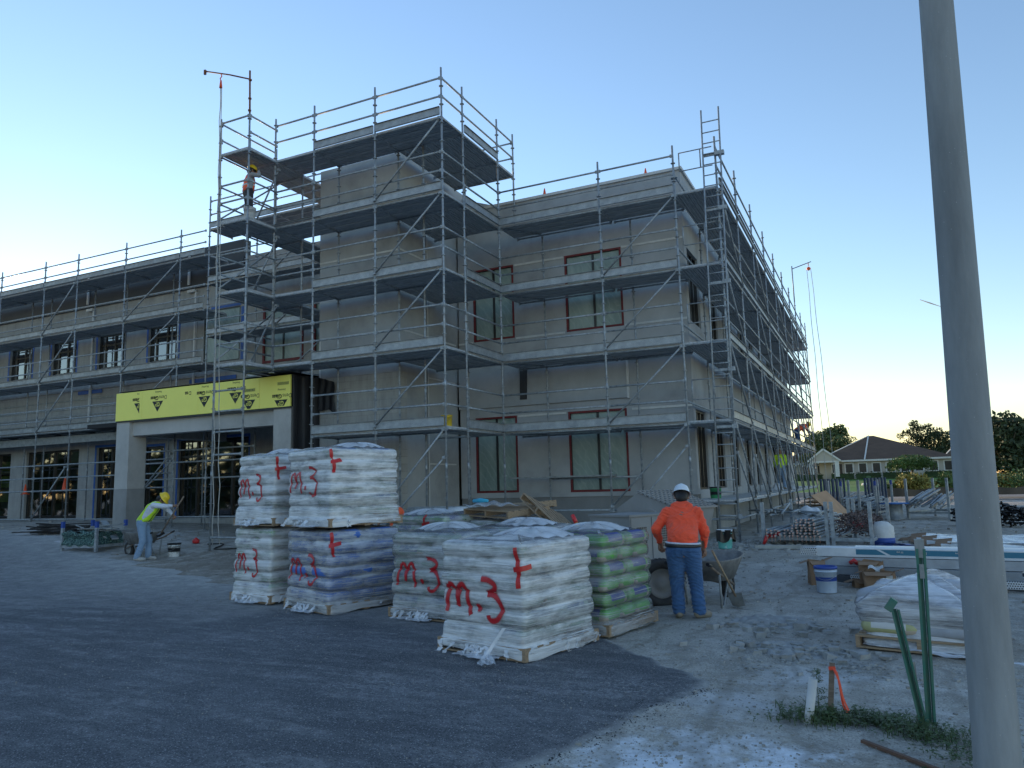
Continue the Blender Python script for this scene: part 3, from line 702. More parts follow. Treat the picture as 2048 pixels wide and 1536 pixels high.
def me_deck(L, W, mat='deck'):
    k = ('de', round(L, 2), round(W, 2), mat)
    if k not in cache:
        mb = MB(); n = max(1, round(W/.33)); pw = W/n; x0, x1 = .03, L-.03
        for i in range(n):
            a = i*pw+.006; b = (i+1)*pw-.006; w_ = b-a
            top = []; prof = [(a, 0), (a, -.062), (a+.035, -.062), (a+.035, -.02)]
            m = 3
            for j in range(m):
                c = a+.035+(w_-.07)*(j+.5)/m; h = .024
                prof += [(c-h, -.02), (c-h*.6, -.05), (c+h*.6, -.05), (c+h, -.02)]
            prof += [(b-.035, -.02), (b-.035, -.062), (b, -.062), (b, 0)]
            vs = [(x0, y, z) for y, z in prof]+[(x1, y, z) for y, z in prof]; q_ = len(prof)
            mb.add(vs, [(j, j+1, q_+j+1, q_+j) for j in range(q_-1)]); mb.add([(x0, a, 0), (x1, a, 0), (x1, b, 0), (x0, b, 0)], [(0, 1, 2, 3)])
            mb.box(x0-.012, x0+.01, a, b, -.065, -.002); mb.box(x1-.01, x1+.012, a, b, -.065, -.002)
        cache[k] = mb.mesh('deck', M[mat])
    return cache[k]
def me_toe(L, h, mat):
    k = ('to', round(L, 2), h, mat)
    if k not in cache:
        mb = MB(); mb.box(.03, L-.03, -.006, .006, 0, h); mb.box(.03, L-.03, -.045, -.0065, h-.006, h); mb.box(.03, L-.03, -.045, -.0065, 0, .006)
        cache[k] = mb.mesh('toe_board', M[mat])
    return cache[k]
class Scaf:
    def __init__(s, label, loc): s.t = thing('scaffolding', label, 'scaffold', loc); s.o = Vector(loc)
    def std(s, x, y, z0, z1):
        return link('standard', me_standard(z1-z0), s.t, Vector((x, y, z0))-s.o, (0, 0, random.random()*6))
    def led(s, a, b, name='ledger'):
        a = Vector(a); b = Vector(b); d = b-a; L = d.length
        rot = Vector((1, 0, 0)).rotation_difference(d.normalized()).to_euler() if abs(d.z) > 1e-6 else (0, 0, math.atan2(d.y, d.x))
        return link(name, me_ledger(L), s.t, a-s.o, rot)
    def deck(s, x0, y0, L, W, z, rz=0, mat='deck'):
        """corner x0,y0, length along local x, width along local y"""
        return link('deck', me_deck(L, W, mat), s.t, Vector((x0, y0, z))-s.o, (0, 0, rz))
    def toe(s, a, b, z, h=.22, mat='perf', tilt=0):
        a = Vector((*a, z)); b = Vector((*b, z)); d = b-a
        return link('toe_board', me_toe(d.length, h, mat), s.t, a-s.o, (tilt, 0, math.atan2(d.y, d.x)))
    def brace(s, a, b, off=(0, -.05, 0), r=.0242):
        mb = MB(); a = Vector(a)+Vector(off)-s.o; b = Vector(b)+Vector(off)-s.o; mb.tube(a, b, r, 8)
        for p in (a, b): mb.obox(p, (.07, .1, .07), Matrix.Identity(3))
        return mb.build('diagonal_brace', M['steel'], s.t)
G = lambda x, y: gz(x, y)-.01
DK = (3.23, 5.22, 7.21, 9.2, 11.2)
# --- round the stair tower
T = Scaf('tallest scaffold, wrapped round the square tower with a wide top deck', (-2, 0, .27))
outer = [(0, 0), (-2.07, 0), (-4.14, 0), (-5.56, 0), (0, 1.09), (0, 3.16)]
for x, y in outer: T.std(x, y, G(x, y) if x > -5 else 5.0, 12.5 if x > -5 else 12.45)
for x, y, z1 in ((-2.07, 1.09, 11.15), (-4.14, 1.09, 11.15), (-1.25, 1.09, 11.15), (-5.5, 1.09, 11.2), (-1.1, 3.16, 11.15), (0, 4.25, 12.5), (-5.5, 3.16, 12.3)): T.std(x, y, G(x, y) if (x > -5 and y < 4.2) else (9.3 if y > 4 else 5.0), z1)
for z in DK:
    sag = .0
    T.deck(-4.14, .02, 2.07, 1.05, z); T.deck(-2.07, .02, 2.07, 1.05, z)
    if z > 5: T.deck(-5.56, .02, 1.42, 1.05, z)
    # east side planks run away from the street
    for y0, L in ((1.09, 2.07),)+(((3.16, 1.09),) if z > 11 else ()):
        T.deck(-.02, y0, L, 2.07 if z > 3.5 else 1.0, z, R(90))
    T.led((-4.14, 0, z-.07), (-2.07, 0, z-.07)); T.led((-2.07, 0, z-.07), (0, 0, z-.07)); T.led((-4.14, 1.09, z-.07), (-1.25, 1.09, z-.07))
    T.led((0, 0, z-.07), (0, 1.09, z-.07)); T.led((0, 1.09, z-.07), (0, 3.16, z-.07)); T.led((0, 1.09, z-.07), (-2.2, 1.09, z-.07), 'transom'); T.led((0, 3.16, z-.07), (-2.2, 3.16, z-.07), 'transom')
    for x in (-2.07, -4.14): T.led((x, 0, z-.07), (x, 1.09, z-.07), 'transom')
    T.toe((-2.07, -.03), (0, -.03), z); T.toe((-4.14, -.03), (-2.07, -.03), z+(.0 if z < 11 else -.02), .22, 'perf' if z != 3.23 else 'perf')
    T.toe((.03, 1.09), (.03, 3.16), z); 
    if z > 5 and z < 11: T.led((-5.56, 0, z-.07), (-4.14, 0, z-.07))
    for dz in (.5, 1.0):
        for a, b in (((-4.14, 0), (-2.07, 0)), ((-2.07, 0), (0, 0)), ((0, 0), (0, 1.09)), ((0, 1.09), (0, 3.16)))+((((-5.56, 0), (-4.14, 0)),) if z > 5 else ())+((((0, 3.16), (0, 4.25)),) if z > 11 else ()):
            T.led((*a, z+dz+.02), (*b, z+dz+.02), 'guardrail')
T.deck(0, 4.2, .9, 1.5, 11.16, R(180)) if 0 else None
for a, b in (((0, 4.25), (-2.1, 4.25)),):
    for z in (11.12, 11.72, 12.22): T.led((*a, z), (*b, z), 'guardrail')
T.toe((-5.56, -.02), (-4.14, -.02), 9.2, .05, 'toe')
zz = [.85]+list(DK)
for i in range(5): T.brace((-.03, 0, zz[i+1]-.1), (-2.04, 0, zz[i]-.0+.1 if i else 1.0))
T.brace((-.03, 0, 2.45), (-2.04, 0, .55)); 
T.led((-4.14, 0, .85), (-2.07, 0, .85)); T.led((-2.07, 0, .85), (0, 0, .85)); T.led((0, 0, .85), (0, 1.09, .85)); T.led((0, 1.09, .85), (0, 3.16, .85)); T.led((-4.14, 1.09, .85), (-2.07, 1.09, .85))
T.led((-2.07, 0, .85), (-2.07, 1.09, .85), 'transom'); T.led((0, 1.09, .85), (-1.25, 1.09, .85), 'transom')
T.deck(-1.1, .4, 2.0, .66, 1.0, R(60)); 
# --- hoist bay in front of the porch
H_ = Scaf('slim hoist scaffold in front of the yellow porch, with a davit arm on top', (-6, -.6, .35))
xa, xb = -5.48, -6.55
for x, z1 in ((xa, 12.1), (xb, 12.2)): H_.std(x, -1.09, G(x, -1.09), z1)
for x in (xb,): H_.std(x, 1.09, 5.0, 12.2); H_.std(x, 0, 5.0, 12.1)
for z in DK[1:]:
    H_.deck(xa-.02, -1.09, 1.09, 1.03, z-.03, R(90)); H_.deck(xa-.02, 0.02, 2.1, 1.03, z-.03, R(90)); H_.deck(xa-.02, 2.14, 1.0, 1.03, z-.03, R(90))
    H_.led((xb, -1.09, z-.12), (xa, -1.09, z-.12)); H_.led((xb, -1.09, z-.12), (xb, 1.09, z-.12)); H_.led((xa, -1.09, z-.12), (xa, 0, z-.12)); H_.led((xb, 1.09, z-.12), (xa, 1.09, z-.12), 'transom'); H_.led((xb, 0, z-.12), (xa, 0, z-.12), 'transom')
    for dz in (.5, 1.0) if z < 11 else (.38, .86):
        H_.led((xb, -1.09, z+dz), (xa, -1.09, z+dz), 'guardrail') if not (z > 11 and dz < .5) else None
        H_.led((xa, -1.09, z+dz), (xa, 0, z+dz), 'guardrail'); H_.led((xb, -1.09, z+dz), (xb, 1.09, z+dz), 'guardrail')
for z in (4.45, 3.9, 3.35, 2.75, .6): H_.led((xb, -1.09, z), (xa, -1.09, z))
for z in (.55, 1.0, 2.6): H_.led((xa, -1.09, z), (xa, 0, z))
for i in range(2, 5):
    H_.brace((xb, 1.09, zz[i+1]-.2), (xb, -1.0, zz[i]+.1), (-.05, 0, 0)); H_.brace((xa, 0, zz[i+1]-.3), (xa-.9, 0, zz[i]+.2), (0, .05, 0))
dv = thing('davit_arm', 'rusty swivel davit with hoist arm on the top of the slim scaffold', 'hoist', (xa, -1.09, 12.1))
mb = MB(); mb.path([(0, 0, -.05), (-.03, 0, 1.28)], .026, 8); 
for z in (.1, .45, 1.0): mb.path([(-.01, 0, z-.02), (-.01, 0, z+.02)], .045, 8)
mb.build('mast', M['rust'], dv)
mb = MB(); mb.path([(-.03, 0, 1.03), (-.7, -.08, 1.30), (-1.6, -.15, 1.62)], .022, 8); mb.obox((-1.6, -.15, 1.59), (.06, .05, .14), Matrix.Identity(3)); mb.build('arm', M['rust'], dv)
hk = Vector((-1.0, -.12, 1.39))
mb = MB(); mb.path([hk+Vector((0, 0, 0)), hk+Vector((.03, 0, -.08)), hk+Vector((-.03, 0, -.13)), hk+Vector((0, 0, -.2))], .015, 8); mb.path([hk+Vector((0, 0, -.19)), hk+Vector((0, 0, -.42))], [.02, .045], 8); mb.build('hook', M['orangepl'], dv)
hw = Vector((xa, -1.09, 12.1))+hk
mb = MB()
for k, (dx, dy) in enumerate(((-.03, 0), (.05, .02))):
    pts = [hw+Vector((dx*.3, dy, -.4))]
    for i in range(1, 26):
        t = i/25; z = hw.z-.4-t*(hw.z-.4-.42); pts.append(Vector((hw.x+dx*(.3+2.2*t)+.35*t*t*.3+.02*math.sin(i*1.7+k*2)*t, hw.y+dy+.12*t+.02*math.sin(i*2.3+k), z)))
    mb.path(pts, .012, 6)
setp(mb.build('rope', M['rope']), 'pale hoist rope hanging from the davit hook down to the ground at the porch', 'rope')
# --- short run between porch bay and west wing
S2 = Scaf('short scaffold run between the west wing and the square tower, above the porch', (-9, 3.16, 5))
for x in (-11.6, -8.5): S2.std(x, 3.16, 5.0 if x > -10 else G(x, 3), 12.4)
for x in (-10.4, -7.3): S2.std(x, 4.25, 5.0, 11.8)
for z in (7.3, 9.2, 11.2):
    S2.deck(-11.6, 3.18, 3.1, 1.0, z); S2.deck(-8.5, 3.18, 3.0, 1.0, z)
    for a, b in ((-11.6, -8.5), (-8.5, -5.5)):
        S2.led((a, 3.16, z-.07), (b, 3.16, z-.07)); S2.toe((a, 3.13), (b, 3.13), z, .2, 'perf')
        for dz in (.5, 1.0): S2.led((a, 3.16, z+dz), (b, 3.16, z+dz), 'guardrail')
    S2.led((-11.6, 3.16, z-.07), (-11.6, 4.25, z-.07), 'transom')
for z in (5.22,): S2.deck(-8.5, 3.18, 3.0, 1.0, z); S2.deck(-11.6, 3.18, 3.1, 1.0, z); S2.led((-8.5, 3.16, z-.07), (-5.5, 3.16, z-.07)); S2.led((-11.6, 3.16, z-.07), (-8.5, 3.16, z-.07))
S2.brace((-5.6, 3.16, 9.1), (-8.4, 3.16, 7.3)); S2.brace((-5.6, 3.16, 7.1), (-8.4, 3.16, 5.3)); S2.brace((-5.6, 3.16, 11.1), (-8.4, 3.16, 9.3))
# --- west wing
W_ = Scaf('long four level scaffold along the west wing at the left', (-18, 3.16, .7))
wx = [-11.75, -13.04, -16.0, -18.82, -20.9, -23.85, -26.9, -30, -33]
WD = (4.35, 6.35, 8.3, 10.3)
for x in wx[1:]: W_.std(x, 3.16, G(x, 3.16), 11.4)
for i, x in enumerate((-14.59, -17.23, -19.17, -21.99, -23.3, -26, -29)): W_.std(x, 4.2, G(x, 4.2), 10.25)
for z in WD:
    for a, b in zip(wx[1:], wx):
        W_.deck(a, 3.2, b-a, .98, z); W_.led((a, 3.16, z-.07), (b, 3.16, z-.07)); W_.toe((a, 3.12), (b, 3.12), z, .2, 'toe')
        for dz in (.42, .85): W_.led((a, 3.16, z+dz), (b, 3.16, z+dz), 'guardrail')
        W_.led((a, 3.16, z-.07), (a, 4.2, z-.07), 'transom'); W_.led((a, 4.2, z-.09), (b, 4.2, z-.09))
for a, b in zip(wx[1:-1], wx[:-1]):
    for z in (.9, 2.0, 2.5, 3.0): 
        if b < -12 : W_.led((a, 3.16, z), (b, 3.16, z))
lv = [2.0]+list(WD)
for i in range(len(WD)):
    z1 = WD[i]-.1; z0 = (WD[i-1]+.0) if i else 2.1
    if i: W_.brace((-18.9, 3.16, z1), (-20.85, 3.16, z0)); W_.brace((-13.1, 3.16, z1), (-15.95, 3.16, z0))
W_.brace((-18.9, 3.16, 2.9), (-20.85, 3.16, .9)); W_.brace((-13.1, 3.16, 2.9), (-15.95, 3.16, .9))
# lower frame standing under the porch
P_ = Scaf('low scaffold frame standing between the porch columns', (-11, 2.2, .6))
for x in (-13.3, -11.9, -10.4, -8.3): P_.std(x, 2.2, G(x, 2.2), 4.15)
for a, b in ((-13.3, -11.9), (-11.9, -10.4), (-10.4, -8.3), (-8.3, -5.9)):
    for z in (1.0, 2.25, 2.8, 3.2)[:4 if a < -9 else 3]: P_.led((a, 2.2, z), (b, 2.2, z))
P_.brace((-12.0, 2.2, 3.1), (-13.25, 2.2, 2.0))
# --- front of east wing
F_ = Scaf('scaffold along the front of the grey east wing with perforated toe boards', (2.5, 3.16, .27))
fx = [0, 3.07, 5.14]
for x in fx[1:]: F_.std(x, 3.16, G(x, 3.16), 10.5)
for x in (.9, 3.6, ): F_.std(x, 4.25, G(x, 4.2), 9.1)
for z in DK[:4]:
    for a, b in zip(fx, fx[1:]):
        F_.deck(a, 3.19, b-a, 1.0, z); F_.led((a, 3.16, z-.07), (b, 3.16, z-.07)); F_.toe((a, 3.12), (b, 3.12), z)
        for dz in (.5, 1.0): F_.led((a, 3.16, z+dz+.02), (b, 3.16, z+dz+.02), 'guardrail')
        F_.led((b, 3.16, z-.07), (b, 4.25, z-.07), 'transom'); F_.led((a+.05, 4.25, z-.09), (b, 4.25, z-.09))
    F_.led((.05, 3.16, z-.07), (.9, 4.25, z-.07), 'transom')
zz4 = [1.1]+list(DK[:4])
for i in range(4): F_.brace((5.1, 3.16, zz4[i+1]-.1), (3.1, 3.16, zz4[i]+.05))
F_.brace((5.1, 3.16, 2.6), (3.1, 3.16, .45))
for a, b in zip(fx, fx[1:]): F_.led((a, 3.16, 1.05), (b, 3.16, 1.05)); F_.led((a, 3.16, .45), (b, 3.16, .45))
F_.led((.9, 4.25, 1.9), (3.6, 4.25, 1.9)); mb = MB(); mb.box(-.3, 2.9, 4.0, 4.2, 1.93, 1.97); mb.build('plank', M['steel_dull'], F_.t, True)
# --- along the east wall
E_ = Scaf('ten bay scaffold receding along the east wall, decks on five levels', (5.7, 15, .27))
ey = [3.16+3.07*i for i in range(10)]
for i, y in enumerate(ey):
    E_.std(6.23, y, G(6, y), 10.75 if i else 10.5); E_.std(5.14 if i else 5.14, y+ (.02 if i == 0 else 0), G(5, y) if i else 9.6, 9.15 if i else 9.9)
for z in (1.27,)+DK[:4]:
    for i, (a, b) in enumerate(zip(ey, ey[1:])):
        E_.deck(6.2, a, b-a, 1.05, z, R(90), 'deck'); E_.led((6.23, a, z-.07), (6.23, b, z-.07))
        if z > 2: E_.toe((6.27, a), (6.27, b), z, .2, 'perf' if i % 2 else 'toe')
        if z > 2:
            for dz in (.5, 1.0): E_.led((6.23, a, z+dz+.02), (6.23, b, z+dz+.02), 'guardrail')
    for y in ey: E_.led((5.14, y, z-.07), (6.23, y, z-.07), 'transom')
    if z > 2:
        for a, b in zip(ey, ey[1:]): E_.led((5.14, a, z+.5), (5.14, b, z+.5), 'inner_rail')
for z in (1.0,): pass
for a, b in zip(ey, ey[1:]): E_.led((6.23, a, .8), (6.23, b, .8))
E_.led((5.14, 3.16, .8), (6.23, 3.16, .8)); E_.led((5.14, 3.16, 1.2), (6.23, 3.16, 1.2), 'transom')
for i in range(9):
    for k in range(5):
        z1 = (1.27,)+DK[:4]; top = z1[k]-.1; bot = z1[k-1]+.05 if k else .3
        if k and (i % 2 == 0 or k < 3): E_.brace((6.23, ey[i]+.1, top), (6.23, ey[i+1]-.05, bot), (.05, 0, 0))
    E_.brace((6.23, ey[i]+.1, 2.4), (6.23, ey[i+1]-.05, .8), (.05, 0, 0))
# swing gates at the ladder
for z0 in (9.75, 7.75, 5.7, 3.75):
    mb = MB(); mb.path([(5.3, 3.16, z0+.5), (6.15, 3.16, z0+.5)], .015, 6); mb.path([(5.3, 3.16, z0), (6.15, 3.16, z0)], .015, 6)
    mb.path([(5.3, 3.16, z0), (5.3, 3.16, z0+.5)], .018, 6); mb.path([(5.85, 3.16, z0), (5.85, 3.16, z0+.5)], .018, 6); mb.build('swing_gate', M['steel'], E_.t, True)
ld = thing('ladder', 'long steel rung ladder clamped to the corner of the east wing scaffold', 'ladder', (5.98, 3.02, .27))
lean = lambda z: (z-.27)*-.0
mb = MB(); zt = 11.2
for x in (5.8, 6.24): mb = MB(); mb.path([(x, 3.0, .27 if x > 6 else .55), (x+.17, 3.0, zt)], .022, 8); mb.build('side_rail', M['steel'], ld, True)
mb = MB(); mb.path([(-.18, 0, 0), (.26, 0, 0)], .015, 6); rg = mb.mesh('rung', M['steel']); z = .6
while z < zt-.1: link('rung', rg, ld, Vector((5.98+.0155*(z-.3), 3.0, z))-Vector(ld.location)); z += .285
for z in (9.95, 8.5, 6.6, 4.4, 3.0, .85): mb = MB(); e_ = .0155*z; mb.box(5.78+e_, 6.28+e_, 3.03, 3.07, z, z+.06); mb.box(6.24, 6.32+e_, 2.98, 3.1, z-.02, z+.08); mb.build('bracket', M['steel'], ld, True)
# small davit at the far end of the east scaffold
dv2 = thing('davit_arm', 'distant small davit with pulley near the far end of the east scaffold', 'hoist', (6.23, 24.65, 10.7))
mb = MB(); mb.path([(0, 0, 0), (0, 0, 1.9)], .03, 8); mb.build('mast', M['steel'], dv2)
mb = MB(); mb.path([(0, 0, 1.75), (.95, 0, 2.0)], .025, 8); mb.build('arm', M['steel'], dv2)
mb = MB(); mb.path([(.8, 0, 1.95), (.8, 0, 1.8)], .02, 8); mb.lathe([(.03, -.1), (.12, 0), (.03, .1)], (.8, 0, 1.65), 12); mb.build('pulley', M['orangepl'], dv2)
mb = MB()
for dx in (-.09, .1): mb.path([(7.03+dx, 24.65, 12.3)]+[(7.03+dx*(1+t*1.2)+t*.25+.015*math.sin(t*20), 24.65, 12.3-t*11.6) for t in np.linspace(.1, 1, 14)], .014, 5)
setp(mb.build('rope', M['rope']), 'thin hoist rope hanging from the distant davit beside the houses', 'rope')
# ------------------------------------------------------------------ shrink-wrapped pallets of bagged mortar
def wrap_mat(name, clear, body=(.92, .95, .97), streak=1.0):
    """clear 0..1: how much of the load shows through the film"""
    q = NT(name); p = q.pos('Object')
    a = q.noise(p, 3.0, 7, .7, (.5, .5, 9)); d = q.noise(p, 2.0, 5, .6, (1.2, 1.2, 2.8)); f = q.noise(p, 9, 6, .75, (.6, .6, 7))
    def rot(ax, az, sz, sc_):
        m = q.n('Mapping'); m.inputs['Rotation'].default_value = (R(ax), R(az), 0); m.inputs['Scale'].default_value = (.5, .5, sz); q.l(p, m.inputs[0]); return q.noise(m.outputs[0], sc_, 4, .65)
    g = rot(24, 31, 11, 2.6); h1 = rot(6, -9, 60, 1.6); h2 = rot(-14, 20, 48, 1.3)
    s = q.math('ADD', q.math('MULTIPLY', a, .3), q.math('MULTIPLY', d, .45)); s = q.math('ADD', s, q.math('MULTIPLY', g, .25))
    lo = .455+clear*.07; fac = q.ramp(s, [(lo-.06, .26-.18*clear), (lo+.07, .96-.56*clear)])
    strand_glint = q.math('MAXIMUM', q.ramp(h1, [(.55, 0), (.63, 1)]), q.ramp(h2, [(.6, 0), (.66, .9)]))  # white film strands, also sharp highlights put into the film's opacity
    fac = q.math('MAXIMUM', fac, q.math('MULTIPLY', strand_glint, .8 if clear < .6 else .55))
    q.col(body); q.set(Roughness=.18); q.b.inputs['Specular IOR Level'].default_value = .8; q.b.inputs['Coat Weight'].default_value = .4; q.b.inputs['Coat Roughness'].default_value = .08
    h = q.math('ADD', f, q.math('MULTIPLY', g, .8)); h = q.math('ADD', h, q.math('MULTIPLY', a, .8)); h = q.math('ADD', h, q.math('MULTIPLY', strand_glint, .35))
    q.l(q.bump(h, .85, .014), q.b.inputs['Normal'])
    t = q.n('BsdfTransparent'); mx = q.n('MixShader'); q.l(fac, mx.inputs[0]); q.l(t.outputs[0], mx.inputs[1]); q.l(q.b.outputs[0], mx.inputs[2])
    gl = q.n('BsdfGlossy'); gl.inputs['Roughness'].default_value = .12; fr = q.n('Fresnel'); fr.inputs[0].default_value = 1.5
    q.l(q.bump(h, .75, .012), gl.inputs['Normal']); m2 = q.n('MixShader'); q.l(fr.outputs[0], m2.inputs[0]); q.l(mx.outputs[0], m2.inputs[1]); q.l(gl.outputs[0], m2.inputs[2])
    q.l(m2.outputs[0], q.out.inputs[0]); return q.m
M['wrap'] = wrap_mat('stretch_film', .22); M['wrap_clear'] = wrap_mat('clear_stretch_film', .95); M['wrap_mid'] = wrap_mat('stretch_film_thin', .6)
def cover_mat():
    q = NT('cover_film'); p = q.pos('Object'); n1 = q.noise(p, 3, 6, .6); n2 = q.noise(p, 1.2, 6, .7)
    q.col((.84, .88, .93)); q.set(Roughness=.2); q.l(q.bump(n1, .6, .03), q.b.inputs['Normal'])
    t = q.n('BsdfTransparent'); mx = q.n('MixShader'); q.l(q.ramp(n2, [(.35, .35), (.65, .8)]), mx.inputs[0]); q.l(t.outputs[0], mx.inputs[1]); q.l(q.b.outputs[0], mx.inputs[2]); q.l(mx.outputs[0], q.out.inputs[0]); return q.m
M['cover'] = cover_mat()
def bag_mat(name, base, patch, pc=(.03, .06, .3)):
    q = NT(name); p = q.pos('Object'); sx = q.n('SeparateXYZ'); q.l(p, sx.inputs[0])
    v = q.n('TexVoronoi'); v.inputs['Scale'].default_value = 4.2; q.l(p, v.inputs['Vector'])
    m = q.ramp(v.outputs['Color'], [(.55, 0), (.6, 1)]) if patch else None
    c = q.ramp(q.noise(p, 5, 4), [(.3, tuple(x*.7 for x in base)), (.7, base)])
    if patch:
        k = q.math('MULTIPLY', q.math('GREATER_THAN', sx.outputs[2], -.01), q.math('LESS_THAN', q.math('ABSOLUTE', sx.outputs[0]), .16)); c = q.mix(k, c, pc)
        k2 = q.math('MULTIPLY', q.math('LESS_THAN', sx.outputs[2], -.01), q.math('LESS_THAN', q.math('ABSOLUTE', q.math('SUBTRACT', sx.outputs[0], .2)), .05)); c = q.mix(k2, c, (.5, .42, .33))
    q.col(c); q.set(Roughness=.45); return q.m
M['bag_green'] = bag_mat('green_bag', (.12, .46, .07), True); M['bag_white'] = bag_mat('white_bag', (.30, .42, .33), True, (.12, .18, .3)); M['bag_blue'] = bag_mat('blue_bag', (.08, .20, .60), False)
def me_bag(w, d, h, mat):
    k = ('bag', w, d, h, mat)
    if k not in cache:
        mb = MB(); n, m = 20, 9
        def fn(u, v):
            a = 2*math.pi*u; b = math.pi*(v-.5); e = lambda t, pw: math.copysign(abs(t)**pw, t)
            return (w/2*e(math.cos(a), .35)*e(math.cos(b), .45), d/2*e(math.sin(a), .35)*e(math.cos(b), .45), h/2*e(math.sin(b), .8))
        mb.grid(fn, n, m, True, True); cache[k] = mb.mesh('bag', M[mat])
    return cache[k]
def me_pallet(w, d):
    k = ('pal', w, d)
    if k not in cache:
        mb = MB()
        for x in (-w/2+.02, 0, w/2-.02): mb.box(x-.02, x+.02, -d/2+.003, d/2-.003, .018, .108)
        n = 7
        for i in range(n):
            y = -d/2+.05+(d-.1)*i/(n-1); mb.box(-w/2, w/2, y-.047, y+.047, .108, .126)
        for y in (-d/2+.05, 0, d/2-.05): mb.box(-w/2, w/2, y-.047, y+.047, 0, .018)
        cache[k] = mb.mesh('pallet', M['wood'])
    return cache[k]
STROKES = {
 'M': [[(0, 0), (.03, .5), (.07, .8), (.1, .95)], [(.1, .95), (.2, .93), (.27, .7), (.3, .35), (.27, .2)], [(.3, .35), (.33, .75), (.42, .97), (.5, .9), (.56, .5), (.6, .05), (.62, -.03)]],
 '.': [[(.78, .24), (.83, .26), (.83, .2), (.79, .2)]],
 '3': [[(.95, 1.22), (1.1, 1.2), (1.25, 1.08), (1.28, .95), (1.2, .82), (1.05, .72)], [(1.05, .72), (1.2, .7), (1.34, .5), (1.38, .22), (1.28, -.08), (1.15, -.16), (1.08, -.1), (1.06, .02)]]}
def spray_mat():
    q = NT('red_spray_paint'); at = q.n('Attribute'); at.attribute_name = 'edge'; p = q.pos('Object')
    q.col((.52, .010, .018)); q.set(Roughness=.45)
    e = q.math('ADD', at.outputs['Fac'], q.math('MULTIPLY', q.math('SUBTRACT', q.noise(p, 140, 3, .6), .5), .5))
    t = q.n('BsdfTransparent'); mx = q.n('MixShader'); q.l(q.ramp(e, [(.45, .93), (.78, .28), (1, 0)]), mx.inputs[0]); q.l(t.outputs[0], mx.inputs[1]); q.l(q.b.outputs[0], mx.inputs[2]); q.l(mx.outputs[0], q.out.inputs[0]); return q.m
M['spray'] = spray_mat()
def smooth_line(pts, n=6):
    out = []
    P = [pts[0]]+list(pts)+[pts[-1]]
    for i in range(1, len(P)-2):
        for k in range(n):
            t = k/n; a, b, c, d = [np.array(P[i+j], float) for j in (-1, 0, 1, 2)]
            out.append(.5*((2*b)+(-a+c)*t+(2*a-5*b+4*c-d)*t*t+(-a+3*b-3*c+d)*t**3))
    out.append(np.array(pts[-1], float)); return out

